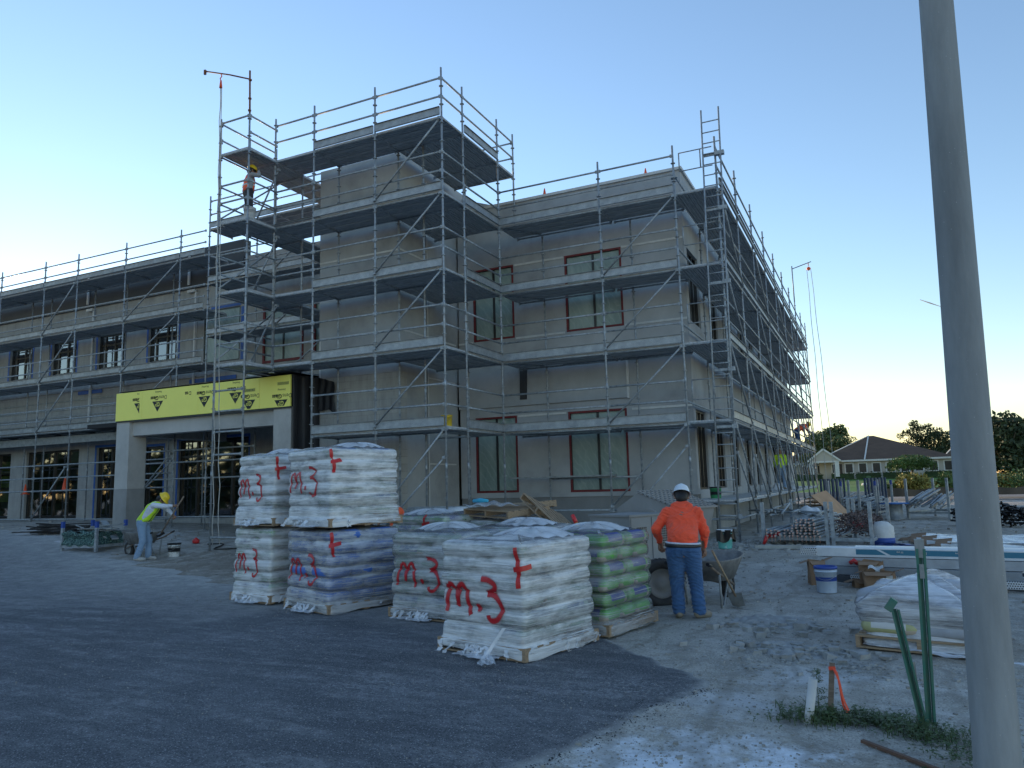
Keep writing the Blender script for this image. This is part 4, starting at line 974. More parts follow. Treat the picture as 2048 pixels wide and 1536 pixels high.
def stack(label, loc, rz, w, d, H, nl, bagm, film, seed, word=None, cross=None, tuft=True, top='dome', group='shrink-wrapped pallets of bags', name='wrapped_pallet', nb=True, bulge=.035, tail=False, print_top=False):
    r = random.Random(seed); t = thing(name, label, 'pallet load', loc, rz, group)
    link('pallet', me_pallet(w, d), t)
    z0 = .127; lh = (H-z0)/nl; W2, D2 = w/2-.045, d/2-.045
    for k in range(nl):
        if k % 2 == 0:
            for i in range(3):
                for j in range(2):
                    o = link('bag', me_bag(2*W2/2*.99, 2*D2/3*.99, lh*1.04, bagm), t, ((j-.5)*W2, (i-1)*2*D2/3, z0+lh*(k+.5)), (0, 0, r.gauss(0, .015)))
        else:
            for i in range(2):
                for j in range(3):
                    o = link('bag', me_bag(2*D2/2*.99, 2*W2/3*.99, lh*1.04, bagm), t, ((j-1)*2*W2/3, (i-.5)*D2, z0+lh*(k+.5)), (0, 0, R(90)+r.gauss(0, .015)))
    ox, oy = r.random()*50, r.random()*50
    lj = [(r.gauss(0, .010), r.gauss(0, .010)) for _ in range(nl+1)]
    def surf(s, z, off=0):
        """point on the film: s runs round the load (0..1 from the front left corner), z height"""
        P_ = 2*(w+d); q_ = (s % 1)*P_; hx, hy = W2+.012, D2+.012
        flare = ss(z0+.08, z0-.05, z)*.045
        kl = min(nl-1, max(0, int((z-z0)/lh))); ph = ((z-z0)/lh) % 1
        bl = bulge*(abs(math.sin(math.pi*max(0, min(1, ph))))**.55) if z > z0 else 0
        bl -= bulge*.9*(z > z0)
        topin = ss(H-.035, H+.02, z)*.07
        jx, jy = lj[kl] if z > z0 else (0, 0)
        per = w; x = y = 0; nx_ = ny_ = 0
        e = flare+bl-topin+off
        if q_ < w: x = -w/2+q_; f_ = x/(w/2); x = f_*(hx); y = -hy; ny_ = -1
        elif q_ < w+d: y = -d/2+(q_-w); y = y/(d/2)*hy; x = hx; nx_ = 1
        elif q_ < 2*w+d: x = w/2-(q_-w-d); x = x/(w/2)*hx; y = hy; ny_ = 1
        else: y = d/2-(q_-2*w-d); y = y/(d/2)*hy; x = -hx; nx_ = -1
        # the corners are pulled in and rounded by the film
        rc = .055; ax, ay = abs(x)-(hx-rc), abs(y)-(hy-rc)
        if ax > 0 and ay > 0:
            L = math.hypot(ax, ay); cx, cy_ = ax/L, ay/L; x = math.copysign(hx-rc+cx*(rc+e), x); y = math.copysign(hy-rc+cy_*(rc+e), y)
        else: x += nx_*e; y += ny_*e
        n = mn.noise(Vector((x*2.5+ox, y*2.5+oy, z*5)))*.010+mn.noise(Vector((x*7+ox, y*7, z*16+oy)))*.006
        if z > z0: x += jx; y += jy
        L = math.hypot(x, y) or 1
        return Vector((x*(1+n/L), y*(1+n/L), z))
    zb = .02
    mb = MB(); nu, nv = 150, max(44, nl*11)
    mb.grid(lambda u, v: surf(u, zb+(H-zb)*v+(.012*math.sin(u*40)+.02*math.sin(u*11+seed) if v == 0 else 0)), nu, nv, True, True)
    # top
    def topf(u, v):
        p = surf(u, H); k = 1-v; n = mn.noise(Vector((p.x*k*3+ox, p.y*k*3+oy, 1)))*.03+mn.noise(Vector((p.x*k*8+ox, p.y*k*8+oy, 5)))*.012
        return Vector((p.x*k, p.y*k, H+(.035*math.sin(math.pi/2*min(1, v*2))+n)*min(1, v*4)))
    mb.grid(topf, 100, 18, True, True)
    fo = mb.build('stretch_film', M[film], t)
    if top == 'dome':
        mb = MB(); cx, cy_ = r.uniform(-.15, .15), r.uniform(-.1, .15); rx, ry = w*.36, d*.36
        def dome(u, v):
            a = 2*math.pi*u; q_ = v; x = cx+rx*q_*math.cos(a)*(1+.12*math.sin(3*a+seed)); y = cy_+ry*q_*math.sin(a)*(1+.1*math.sin(4*a))
            fold = .018*math.sin(a*9+seed)*q_*(1-q_)*3+.012*math.sin(a*17)*q_
            return (x, y, H+.015+.085*(1-q_**2.2)+fold)
        mb.grid(dome, 72, 14, True, True); mb.build('top_bag', M['cover'], t)
    if tuft:
        mb = MB(); rr_ = random.Random(seed+5)
        for k in range(26 if tuft == 1 else 14):
            s = rr_.uniform(.35, .62)*w/(2*(w+d)) if rr_.random() < .6 else rr_.random()*.6
            p0 = surf(s, .10, .01); L = rr_.uniform(.05, .16); pts = [p0]
            for j in range(4): p0 = p0+Vector((rr_.gauss(0, .02), -abs(rr_.gauss(.018, .015)) if s < .25 else rr_.gauss(0, .02), -L/4)); p0.z = max(.004, p0.z); pts.append(p0)
            wd = rr_.uniform(.008, .03)
            for a_, b_ in zip(pts, pts[1:]):
                q_ = Vector((wd, rr_.gauss(0, .008), rr_.gauss(0, .01))); mb.add([a_-q_, a_+q_, b_+q_*.8, b_-q_*.8], [(0, 1, 2, 3)], True)
        setp(mb.build('film_shreds', M['cover'], t), kind='stuff'); mb = MB()
        # a flap of loose film on the ground
        x0 = r.uniform(-.2, .25)*w
        mb.grid(lambda u, v: (x0+(u-.5)*.55, -d/2-.02-v*.14+.02*math.sin(u*9), .012+.02*abs(math.sin(u*14+v*6))*(1-.6*v)), 22, 8)
        mb.build('loose_film', M['cover'], t)
    if tail:
        mb = MB(); pts = [(w*.30, -d/2-.02, .30), (w*.22, -d/2-.08, .14), (w*.20, -d/2-.14, .05), (w*.27, -d/2-.26, .03), (w*.36, -d/2-.36, .025)]
        L = smooth_line(pts, 6)
        for i, (a_, b_) in enumerate(zip(L, L[1:])):
            k0 = .02+.075*ss(10, 20, i); k1 = .02+.075*ss(10, 20, i+1); a_ = Vector(a_); b_ = Vector(b_); n = 6
            for j in range(n):
                o = lambda K, j_: Vector((-.5*K*(2*j_/n-1)*1.4, -.6*K*(2*j_/n-1), .012*math.sin(j_*2.4+i*.5)*(K > .03)+.01))
                mb.add([a_+o(k0, j), a_+o(k0, j+1), b_+o(k1, j+1), b_+o(k1, j)], [(0, 1, 2, 3)], True)
        mb.build('film_tail', M['cover'], t)
    S = lambda x: x/(2*(w+d))
    if word:
        x0, zb_, sc_, st = word; mb = MB(); ed = []
        for key in ('M', '.', '3'):
            for line in STROKES[key]:
                L = smooth_line(line, 7)
                for i in range(len(L)):
                    pass
                cols = []
                for i, pnt in enumerate(L):
                    tx = L[min(i+1, len(L)-1)]-L[max(0, i-1)]; tx /= (np.hypot(*tx)+1e-9); nrm = np.array([-tx[1], tx[0]])
                    row = []
                    for q_ in (-1, -.6, -.3, 0, .3, .6, 1):
                        hw_ = st*(1.4 if key != '.' else 1.5); pp = pnt*np.array([sc_, .30])+nrm*q_*hw_
                        sp = surf(S(w/2+x0+pp[0]), zb_+pp[1], .007+.0015*(key == '3')); row.append(sp); ed.append(abs(q_))
                    cols.append(row)
                n0 = len(mb.v); vs = [p for row in cols for p in row]
                mb.add(vs, [(i*7+j, i*7+j+1, (i+1)*7+j+1, (i+1)*7+j) for i in range(len(cols)-1) for j in range(6)], True)
        so_ = mb.build('sprayed_marking', M['spray'], t); a_ = so_.data.attributes.new('edge', 'FLOAT', 'POINT'); a_.data.foreach_set('value', ed)
    if cross:
        s0, zc, L, Wd = cross; mb = MB()                     # s0 metres round the load from front left corner
        def strip(a, b, wd, off):
            n = 12
            for i in range(n):
                q0 = [a[k]+(b[k]-a[k])*i/n for k in (0, 1)]; q1 = [a[k]+(b[k]-a[k])*(i+1)/n for k in (0, 1)]
                dx, dz = (b[0]-a[0]), (b[1]-a[1]); l_ = math.hypot(dx, dz); nx_, nz_ = -dz/l_*wd/2, dx/l_*wd/2
                mb.add([surf(S(q0[0]-nx_), q0[1]-nz_, off), surf(S(q0[0]+nx_), q0[1]+nz_, off), surf(S(q1[0]+nx_), q1[1]+nz_, off), surf(S(q1[0]-nx_), q1[1]-nz_, off)], [(0, 1, 2, 3)], True)
        strip((s0-.02, zc+L*.55), (s0+.025, zc-L*.45), Wd, .016); strip((s0-.05, zc+.0), (s0+L*.45, zc+.03), Wd, .02)
        mb.build('tape_cross', M['redtape'], t)
    if print_top:
        mb = MB(); lettering(mb, 'HR2-OO\n MORTAR', .085, lambda a, b, k: (-.25+a*.9, -.28+b*.8+.25*math.sin(a*3), H+.075+.09*math.sin(max(0, min(3.14, (a+.15)*3.6)))+.001*(k > 0)), .006)
        mb.build('bag_print', M['ink'], t)
    return t, surf
G4 = 'shrink-wrapped pallets of bags'
LHs = 1.145
def gl(x, y): return (x, y, max(0, gz(x, y))+.03)
def place(fl, fr, w, d):
    """centre and heading from the front left / front right ground corners"""
    v = Vector((fr[0]-fl[0], fr[1]-fl[1], 0)).normalized(); n = Vector((-v.y, v.x, 0)); c = Vector((*fr, 0))-v*w/2+n*d/2
    return c, math.atan2(v.y, v.x)
c, a = place((4.88, -8.45), (6.05, -8.75), 1.22, 1.3)
stack('nearest pallet of bags in milky film with the biggest red sprayed M.3', gl(c.x, c.y), a, 1.22, 1.3, 1.15, 6, 'bag_white', 'wrap', 1, (-.53, .40, .60, .030), (1.16, .88, .40, .05), 1, 'dome', tail=True, print_top=True)
c, a = place((1.08, -6.69), (2.29, -7.11), 1.26, 1.3); z = gl(c.x, c.y)[2]
stack('lower pallet of the wider double stack, blue bags showing on its right side', (c.x, c.y, z), a, 1.24, 1.3, LHs, 6, 'bag_blue', 'wrap_mid', 2, (-.52, .42, .56, .021), (1.30, .93, .34, .05), 1, None)
stack('upper pallet of the wider double stack, red cross tape near its top', (c.x-.02, c.y+.02, z+LHs+.04), a+.02, 1.24, 1.3, LHs, 6, 'bag_white', 'wrap', 3, (-.52, .50, .56, .021), (1.28, .93, .34, .05), 2, 'dome')
c, a = place((-.24, -6.46), (.77, -6.65), 1.06, 1.25); z = gl(c.x, c.y)[2]
stack('lower pallet of the leftmost double stack, white film with a small red M.3', (c.x, c.y, z), a, 1.05, 1.22, LHs, 6, 'bag_green', 'wrap', 4, (-.42, .44, .44, .018), None, 2, None)
stack('upper pallet of the leftmost narrow double stack, topped by a domed bag', (c.x+.03, c.y+.02, z+LHs+.03), a, 1.05, 1.22, LHs-.02, 6, 'bag_white', 'wrap', 5, (-.42, .44, .44, .018), (1.10, .88, .36, .045), 2, 'dome')
c, a = place((3.2, -6.94), (4.35, -7.12), 1.2, 1.3)
stack('pallet of bags half hidden behind the nearest one, M.3 sprayed by its right edge', gl(c.x, c.y), a, 1.2, 1.3, 1.12, 6, 'bag_white', 'wrap_mid', 6, (-.46, .42, .56, .023), None, 1, 'dome')
c, a = place((5.28, -7.02), (6.32, -7.38), 1.1, 1.2)
stack('pallet of green bags with blue labels showing clearly through thin film', gl(c.x, c.y), R(-12), 1.16, 1.2, 1.13, 6, 'bag_green', 'wrap_clear', 7, None, None, 0, 'dome', bulge=.05)
stack('pallet of bags behind the nearest one with a crumpled white top sheet', gl(4.5, -5.5), R(-10), 1.2, 1.25, 1.12, 6, 'bag_white', 'wrap_mid', 8, None, None, 0, 'dome')
stack('rear pallet of bags with green edge and a red tape mark, beside the double stack', gl(2.0, -3.6), R(-12), 1.4, 1.3, 1.13, 6, 'bag_green', 'wrap_mid', 9, None, (.9, .98, .3, .05), 0, 'dome')
st10, _ = stack('rear pallet load supporting the loose wooden pallets', gl(3.4, -3.3), R(-14), 1.3, 1.3, 1.02, 6, 'bag_white', 'wrap_mid', 10, None, None, 0, 'dome')
# loose wooden pallets lying on the rear load
def loose(lab, loc, rot):
    o = link('wooden_pallet', me_pallet(1.2, 1.0), None, loc, rot); return setp(o, lab, 'pallet', 'loose wooden pallets on the rear load')
loose('bare wooden pallet lying flat on the rear load with white sheet on it', (3.25, -3.4, 1.24), (R(4), R(2), R(-22)))
loose('bare wooden pallet lying behind the flat one, nearer the wall', (2.9, -2.2, 1.27), (R(2), R(-3), R(-12)))
loose('bare wooden pallet leaning down at the right end of the flat one', (4.15, -3.35, 1.06), (R(-28), R(24), R(-38)))
mb = MB(); mb.grid(lambda u, v: (3.0+(u-.5)*.95+.1*v, -3.45+(v-.5)*.7-.3*u, 1.41+.06*math.sin(u*3.1)*math.sin(v*3.1)+.02*math.sin(u*17+v*9)), 30, 20); setp(mb.build('plastic_sheet', M['cover']), 'crumpled white plastic sheet lying on the flat wooden pallet', 'sheet')
ld_ = MB(); ld_.path([(2.75, -3.7, 1.49), (2.95, -3.8, 1.50), (3.1, -3.82, 1.49)], [.03, .04, .025], 8); setp(ld_.build('work_glove', plain('glove_blue', (.05, .45, .65), .6)), 'bright blue glove lying on the white sheet over the wooden pallet', 'glove')
mb = MB(); mb.tube((5.75, -6.35, 1.12), (5.70, -6.32, 1.24), .022, 8); k_ = mb.build('marker_handle', plain('yellow_handle', (.8, .45, .03), .5)); setp(k_, 'red and yellow tool handle poking up from the green bag pallet', 'tool')
mb = MB(); mb.tube((5.70, -6.32, 1.24), (5.64, -6.29, 1.34), .028, 8); mb.build('grip', M['redtape'], k_)
# pallet of tubs by the pole
o8 = stack('low pallet of yellow and white tubs under tight glossy film beside the street pole', gl(9.72, -6.5), R(-8), 1.25, 1.25, .62, 3, 'bag_blue8', 'wrap_mid', 12, None, None, 1, None, group=None) if 0 else None
t = thing('wrapped_pallet', 'low pallet of yellow and white sacks under tight glossy film beside the street pole', 'pallet load', gl(9.62, -6.6), R(-11))
link('pallet', me_pallet(1.15, 1.1), t)
M['bag_yel'] = bag_mat('yellow_bag', (.50, .50, .25), True, (.62, .62, .6)); M['bag_grey'] = bag_mat('dark_bag', (.42, .44, .48), False)
for k in range(2):
    for i in range(3):
        for j in range(2): link('bag', me_bag(.55, .36, .16, 'bag_yel' if (k == 0 and i == 0 and j == 0) else 'bag_grey'), t, ((j-.5)*.52, (i-1)*.34, .21+.155*k), (0, 0, random.gauss(0, .04)))
link('bag', me_bag(.6, .4, .2, 'bag_grey'), t, (.1, .1, .56), (0, .1, .3)); link('bag', me_bag(.6, .4, .18, 'bag_grey'), t, (-.28, -.2, .5), (0, -.1, -.2))
def f8(u, v):
    a = 2*math.pi*u; e = lambda t_, p_: math.copysign(abs(t_)**p_, t_)
    base = (.575*e(math.cos(a), .28), .55*e(math.sin(a), .28)); H = .47+.1*mn.noise(Vector((base[0]*1.6, base[1]*1.6, 4)))+.05*math.sin(a*3)
    if v < .6:
        k = v/.6; pin = 1-.10*math.sin(math.pi*min(1, k*1.5))+.02*k; return (base[0]*pin+.012*math.sin(k*30+a*2), base[1]*pin, .03+k*(H-.03))
    k = (v-.6)/.4; q_ = (1-k)*.98; x, y = base[0]*q_, base[1]*q_
    return (x, y, H+(.13+.07*math.sin(x*5+1)*math.cos(y*4)+.05*mn.noise(Vector((x*4, y*4, 0))))*math.sin(math.pi/2*k**.6))
mb = MB(); mb.grid(f8, 110, 46, True, True); mb.build('stretch_film', wrap_mat('glossy_film', .3, (.90, .92, .96)), t)
mb = MB(); mb.grid(lambda u, v: (.2+(u-.5)*.7+.5*v, -.62-v*.12+.03*math.sin(u*7), .02+.03*abs(math.sin(u*11+v*4))*(1-.4*v)), 22, 10); mb.build('loose_film', M['cover'], t)
# ------------------------------------------------------------------ site objects
def gp(x, y, dz=0): return Vector((x, y, gz(x, y)+dz))
# street pole
t = thing('street_light_pole', 'tapering grey spun concrete pole rising out of the picture at the right', 'pole', (9.735, -10.64, 0))
t.rotation_euler = Vector((0, 0, 1)).rotation_difference((Vector((0, 0, 1))+.027*rt).normalized()).to_euler()
def pole_mat():
    q = NT('pole_concrete'); p = q.pos('Object'); a = q.noise(p, 1.2, 7, .65, (2.2, 2.2, .35)); b = q.noise(p, 50, 4, .7); c = q.noise(p, 5, 6, .7, (1.5, 1.5, .5))
    x = q.ramp(a, [(.32, (.18, .19, .195)), (.62, (.31, .325, .33))]); x = q.mix(q.ramp(c, [(.48, 0), (.78, .4)]), x, (.17, .18, .185)); v = q.n('TexVoronoi'); v.inputs['Scale'].default_value = 26; q.l(p, v.inputs['Vector'])
    x = q.mix(q.ramp(v.outputs['Distance'], [(.03, .5), (.08, 0)]), x, (.68, .68, .66)); q.col(x); q.set(Roughness=.8); q.l(q.bump(b, .35, .004), q.b.inputs['Normal']); return q.m
mb = MB(); mb.lathe([(.117, -.4)]+[(.117-.0052*z, z) for z in np.linspace(0, 9.2, 24)]+[(0, 9.2)], n=28)
mb.build('shaft', pole_mat(), t)
mb = MB(); mb.path([(0, 0, 9.1), (.2, -.1, 9.5), (1.4, -.5, 9.7)], .04, 8); mb.box(1.3, 2.0, -.65, -.35, 9.62, 9.75); mb.build('lamp_arm', M['steel_dull'], t)
# green sign posts, pvc riser, survey stake
def uchan(mb, a, b, w=.05, d=.03):
    a = Vector(a); b = Vector(b); z = (b-a).normalized(); x = Vector((1, .15, 0)); x = (x-z*x.dot(z)).normalized(); y = z.cross(x)
    Mx = Matrix((x, y, z)).transposed(); c = (a+b)/2; L = (b-a).length
    mb.obox(c, (w*.45, .005, L), Mx); mb.obox(c+x*w*.32-y*d*.5, (.005, d, L*.999), Mx); mb.obox(c-x*w*.32-y*d*.5, (.005, d, L*.999), Mx); mb.obox(c+x*w*.47-y*d, (w*.3, .005, L*.998), Mx); mb.obox(c-x*w*.47-y*d, (w*.3, .005, L*.998), Mx)
def post(lab, base, top, w=.05, tip=None):
    mb = MB(); uchan(mb, base, top, w); o = setp(mb.build('sign_post', M['greenpost']), lab, 'post')
    if tip:
        m2 = MB(); d = (Vector(top)-Vector(base)).normalized(); m2.obox(Vector(top)-d*.0, (.062, .05, .13), Matrix.Identity(3)); m2.obox(Vector(top)+Vector((-.0, -.03, -.16)), (.03, .02, .1), Matrix.Identity(3)); m2.build('bracket', M['steel_dull'], o)
post('taller green painted steel post standing upright with a grey bracket on top', (9.475, -9.31, -.1), (9.515, -9.35, 1.22), .052, 1)
post('shorter green steel post leaning left against the taller one', (9.445, -9.36, -.1), (9.315, -9.45, .80), .045)
mb = MB(); mb.obox((9.295, -9.46, .83), (.05, .06, .09), Matrix.Rotation(.6, 3, 'Y')); setp(mb.build('post_cap', M['greenpost']), 'bent green cap at the tip of the shorter leaning post', 'post cap')
mb = MB(); mb.beam((9.42, -9.33, -.05), (9.40, -9.35, .42), .016, .03); setp(mb.build('stub_post', M['steel_dull']), 'thin dull stub post close behind the two green posts', 'post')
mb = MB()
for rr0, rr1 in ((.031, .026),):
    ax = Vector((.055, .02, .315)); n = 20
    b0 = Vector((8.685, -9.57, -.02)); x_ = Vector((1, 0, -.17)).normalized(); y_ = Vector((0, 1, -.06)).normalized(); vs = []
    for r_, h_ in ((rr0, 0), (rr0, 1), (rr1, 1), (rr1, .1)):
        for k in range(n): a_ = 2*math.pi*k/n; vs.append(b0+ax*h_+(x_*math.cos(a_)+y_*math.sin(a_))*r_)
    mb.add(vs, [(j*n+k, j*n+(k+1) % n, (j+1)*n+(k+1) % n, (j+1)*n+k) for j in range(3) for k in range(n)], True)
setp(mb.build('pvc_pipe', M['white']), 'short white pvc pipe sticking out of the ground among weeds', 'pipe')
t = thing('survey_stake', 'leaning wooden survey stake with a fluorescent orange ribbon', 'stake', (8.82, -9.38, 0))
mb = MB(); mb.beam((0, 0, -.05), (.045, .02, .375), .038, .018, (0, 1, 0)); mb.build('stake', M['wood_old'], t)
mb = MB(); c0 = Vector((.043, .0, .34)); mb.obox(c0, (.046, .03, .022), Matrix.Rotation(-.1, 3, 'Y'))
for k, pts in enumerate(([(.05, -.02, .345), (.075, -.025, .31), (.09, -.03, .2), (.10, -.03, .1), (.125, -.04, .045)], [(.055, -.02, .34), (.085, -.03, .26), (.102, -.035, .15), (.135, -.045, .06)])):
    L = smooth_line(pts, 4)
    for a_, b_ in zip(L, L[1:]):
        a_, b_ = Vector(a_), Vector(b_); q_ = Vector((.007, .004, 0)); mb.add([a_-q_, a_+q_, b_+q_, b_-q_], [(0, 1, 2, 3)], True)
mb.build('ribbon', plain('fluo_ribbon', (.95, .10, .04), .5), t)
# weeds
def weeds(lab, cx, cy, sx, sy, n, h, seed, name='weed_clump', flat=0):
    r = random.Random(seed); mb = MB()
    for _ in range(n):
        x, y = r.gauss(cx, sx), r.gauss(cy, sy); a = r.random()*6.28; L = h*(.5+r.random()); lean = r.uniform(.3, 1.3)+flat
        p = Vector((x, y, gz(x, y))); d = Vector((math.cos(a), math.sin(a), 0)); w_ = .0022+.002*r.random(); s_ = Vector((-d.y, d.x, 0))*w_
        pts = [p+d*(L*lean*t_*t_)*.8+Vector((0, 0, L*(t_-.45*lean*t_*t_) if lean < 1.2 else L*.5*math.sin(t_*2.5))) for t_ in (0, .35, .7, 1)]
        for i in range(3):
            k0, k1 = 1-i*.28, 1-(i+1)*.3; mb.add([pts[i]-s_*k0, pts[i]+s_*k0, pts[i+1]+s_*k1, pts[i+1]-s_*k1], [(0, 1, 2, 3)])
        for j in range(r.randint(2, 6)):
            q_ = pts[1+j % 3]; b = r.random()*6.28; e = Vector((math.cos(b), math.sin(b), r.uniform(-.2, .5)))*(.012+.014*r.random()); f_ = Vector((-e.y, e.x, .1*e.x))*.45
            mb.add([q_, q_+e*.5+f_, q_+e, q_+e*.5-f_], [(0, 1, 2, 3)])
    return setp(mb.build(name, M['leaf']), lab, 'weeds', kind='stuff')
weeds('green weed clump round the white pipe and the stake', 8.78, -9.50, .11, .10, 330, .09, 1)
weeds('low green weeds spreading between the stake and the green posts', 9.13, -9.42, .12, .09, 320, .07, 2)
weeds('weed clump at the foot of the green posts', 9.42, -9.62, .13, .10, 240, .09, 3)
weeds('sparse weeds left of the white pipe', 8.52, -9.55, .09, .12, 45, .07, 4)
weeds('scattered weeds at the foot of the street pole', 9.62, -9.9, .16, .18, 170, .06, 5)
t = thing('tall_weed', 'single upright leafy weed between the white pipe and the stake', 'weed', (8.74, -9.36, 0))
mb = MB(); r = random.Random(3)
pts = [(0, 0, 0), (.01, 0, .12), (0, .01, .22), (.015, 0, .33)]; mb.path(pts, [.003, .0025, .002, .001], 5)
for k in range(46):
    z = r.uniform(.1, .32); a = r.random()*6.28; L = r.uniform(.03, .075)*(1.3-z*2.2); p = Vector((.008, 0, z)); d = Vector((math.cos(a), math.sin(a), .25))
    for j in range(5):
        q_ = p+d*L*(j+1)/5; e = Vector((-d.y, d.x, .3))*.012*(1 if j % 2 else -1); mb.add([q_, q_+e+d*.006, q_+e*1.6, q_+e-d*.006], [(0, 1, 2, 3)])
mb.build('foliage', M['leaf'], t)
# buckets
def bucket(name, lab, loc, body, rim, h=.37, r0=.13, r1=.152, handle=True, lid=False, splat=True, wob=0, group=None):
    t = thing(name, lab, 'bucket', loc, wob, group)
    mb = MB(); n = 28; mb.lathe([(0, 0), (r0, 0), (r0+.004, .006), (r1-.004, h*.8), (r1+.006, h*.8), (r1+.006, h*.815), (r1, h*.82), (r1, h*.9), (r1+.006, h*.9), (r1+.006, h*.915), (r1, h*.92), (r1, h)], n=n); mb.build('body', body, t)
    mb = MB()
    if lid: mb.lathe([(r1+.002, h-.03), (r1+.012, h-.03), (r1+.012, h+.012), (r1-.01, h+.014), (r1-.02, h+.004), (0, h+.004)], n=n)
    else: mb.lathe([(r1+.001, h-.035), (r1+.01, h-.035), (r1+.01, h+.002), (r1-.006, h+.002), (r1-.008, h-.2), (r0, h-.22), (0, h-.22)], n=n)
    mb.build('lid' if lid else 'rim', rim, t)
    if handle:
        mb = MB(); pts = [(r1*1.04*math.cos(a), -.02-(r1*.9)*math.sin(a)*.95 if 1 else 0, h*.86-.13*math.sin(a)) for a in np.linspace(0, math.pi, 14)]; mb.path(pts, .003, 5); mb.build('handle', M['steel'], t)
    return t
def splatter(name, base, spot, sc_=9, lo=.62):
    q = NT(name); p = q.pos('Object'); q.col(q.mix(q.ramp(q.noise(p, sc_, 7, .75), [(lo, 0), (lo+.03, 1)]), q.ramp(q.noise(p, 3, 4), [(.3, tuple(x*.8 for x in base)), (.7, base)]), spot)); q.set(Roughness=.45); return q.m
bucket('bucket', 'pale blue-white plastic bucket with a dark blue rim and cement splashes', gp(8.5, -3.6), splatter('splashed_pale_plastic', (.50, .60, .72), (.10, .14, .16), 8, .63), M['bluepaint'])
bucket('bucket', 'large clean white bucket with a navy lid at the right edge behind the pole', gp(10.93, -4.9, .1), splatter('clean_pale_plastic', (.60, .66, .80), (.5, .55, .6), 4, .7), plain('navy_lid', (.01, .02, .06), .4), .42, .17, .19, False, True)
tb = bucket('bucket', 'teal bucket with a torn black bag liner beside the ladder foot', gp(6.2, 1.35), splatter('teal_body', (.20, .62, .55), (.6, .7, .7), 5, .6), M['white_plastic'], .40, .14, .165, False)
mb = MB()
def rag(u, v):
    a = 2*math.pi*u; r_ = .185+.02*math.sin(a*5)+.03*v*math.sin(a*3+1); L = .14+.13*abs(math.sin(a*1.5+.7))
    return (r_*math.cos(a), r_*math.sin(a), .40-v*L)
mb.grid(rag, 48, 8, True, True); mb.build('bag_liner', M['bag_black'], tb)
bucket('bucket', 'dirty white bucket caked in plaster beside the worker in the yellow vest', gp(-6.73, -2.05), splatter('plastered_bucket', (.40, .42, .42), (.72, .74, .74), 12, .47), M['black'], .33, .13, .155)
bucket('bucket', 'small yellow pail standing on the lowest tower deck', (-.30, .55, 3.23), plain('yellow_plastic', (.75, .52, .03), .45), plain('yellow_rim', (.6, .42, .03), .45), .30, .13, .14, True)
bucket('bucket', 'white pail by the boots of the worker on the hoist scaffold', (-5.75, -.75, 9.18), splatter('white_pail', (.6, .62, .62), (.3, .32, .32), 7, .6), M['white'], .36, .14, .16, False)
bucket('bucket', 'grey bucket standing on the roof of the porch', (-7.3, 1.0, 4.9), plain('grey_pail', (.35, .42, .45), .5), M['white_plastic'], .3, .14, .16)
bucket('bucket', 'pale bucket on the ground behind the hoist rope under the porch', gp(-8.0, 2.6), splatter('pale_pail', (.4, .5, .55), (.3, .3, .3), 7, .6), M['white_plastic'], .33, .13, .15)
# mortar mixer
M['dusty'] = stucco('cement_dusted_paint', (.27, .27, .265), .3)
M['rubber'] = M['tyre']
mx = thing('mortar_mixer', 'cement-caked towable mortar mixer with engine cabinet, grated hopper and big tyre', 'mixer', (5.71, -4.0, .12), R(-25))
mb = MB(); mb.box(-.88, 0, 0, 1.0, .26, 1.08); mb.box(-.9, .02, -.02, 1.02, 1.08, 1.11); mb.build('engine_cabinet', M['dusty'], mx)
for y0 in (.0, .5):
    mb = MB(); mb.box(.001, .014, y0+.02, y0+.48, .30, 1.06); d_ = mb.build('door', M['dusty'], mx)
    mb = MB()
    for i in range(6):
        for j in range(9): mb.box(.0142, .017, y0+.14+i*.042, y0+.168+i*.042, .58+j*.038, .606+j*.038)
    setp(mb.build('louvre_grill', M['black'], d_), 'grid of dark vent holes')
mb = MB(); mb.prism_y([(-1.32, 1.0), (-1.1, .6), (-.1, .6), (.06, 1.16), (-.82, 1.44), (-1.34, 1.16)], 1.16, 2.15); mb.build('hopper', M['dusty'], mx)
mb = MB(); a_, b_ = Vector((-.82, 0, 1.46)), Vector((.08, 0, 1.17))
for k in range(10): p = a_.lerp(b_, k/9); mb.box(p.x-.016, p.x+.016, 1.12, 2.2, p.z-.012, p.z+.02)
for k in range(10): y = 1.15+k*.112; mb.beam((-.82, y, 1.472), (.08, y, 1.182), .024, .024)
mb.build('grate', M['dusty'], mx)
mb = MB(); mb.path([(-.6, 1.1, .75), (-.6, 2.2, .75)], .42, 20); mb.build('drum', M['dusty'], mx)
mb = MB(); mb.box(-.75, -.65, -1.0, 2.3, .16, .24); mb.box(-.2, -.1, -1.0, 2.3, .161, .241); mb.box(-.9, .9, -.62, -.52, .2, .3); mb.path([(-.42, -1.0, .2), (-.42, -1.7, .25)], .035, 8); mb.path([(0, .1, .34), (.2, .06, .34)], .02, 6); mb.path([(.2, -.02, .34), (.2, .14, .34)], .015, 6); mb.build('chassis', M['dusty'], mx)
mb = MB(); mb.path([(-.4, .2, .15), (-.4, .8, .15)], .12, 12); mb.build('engine', M['black'], mx)
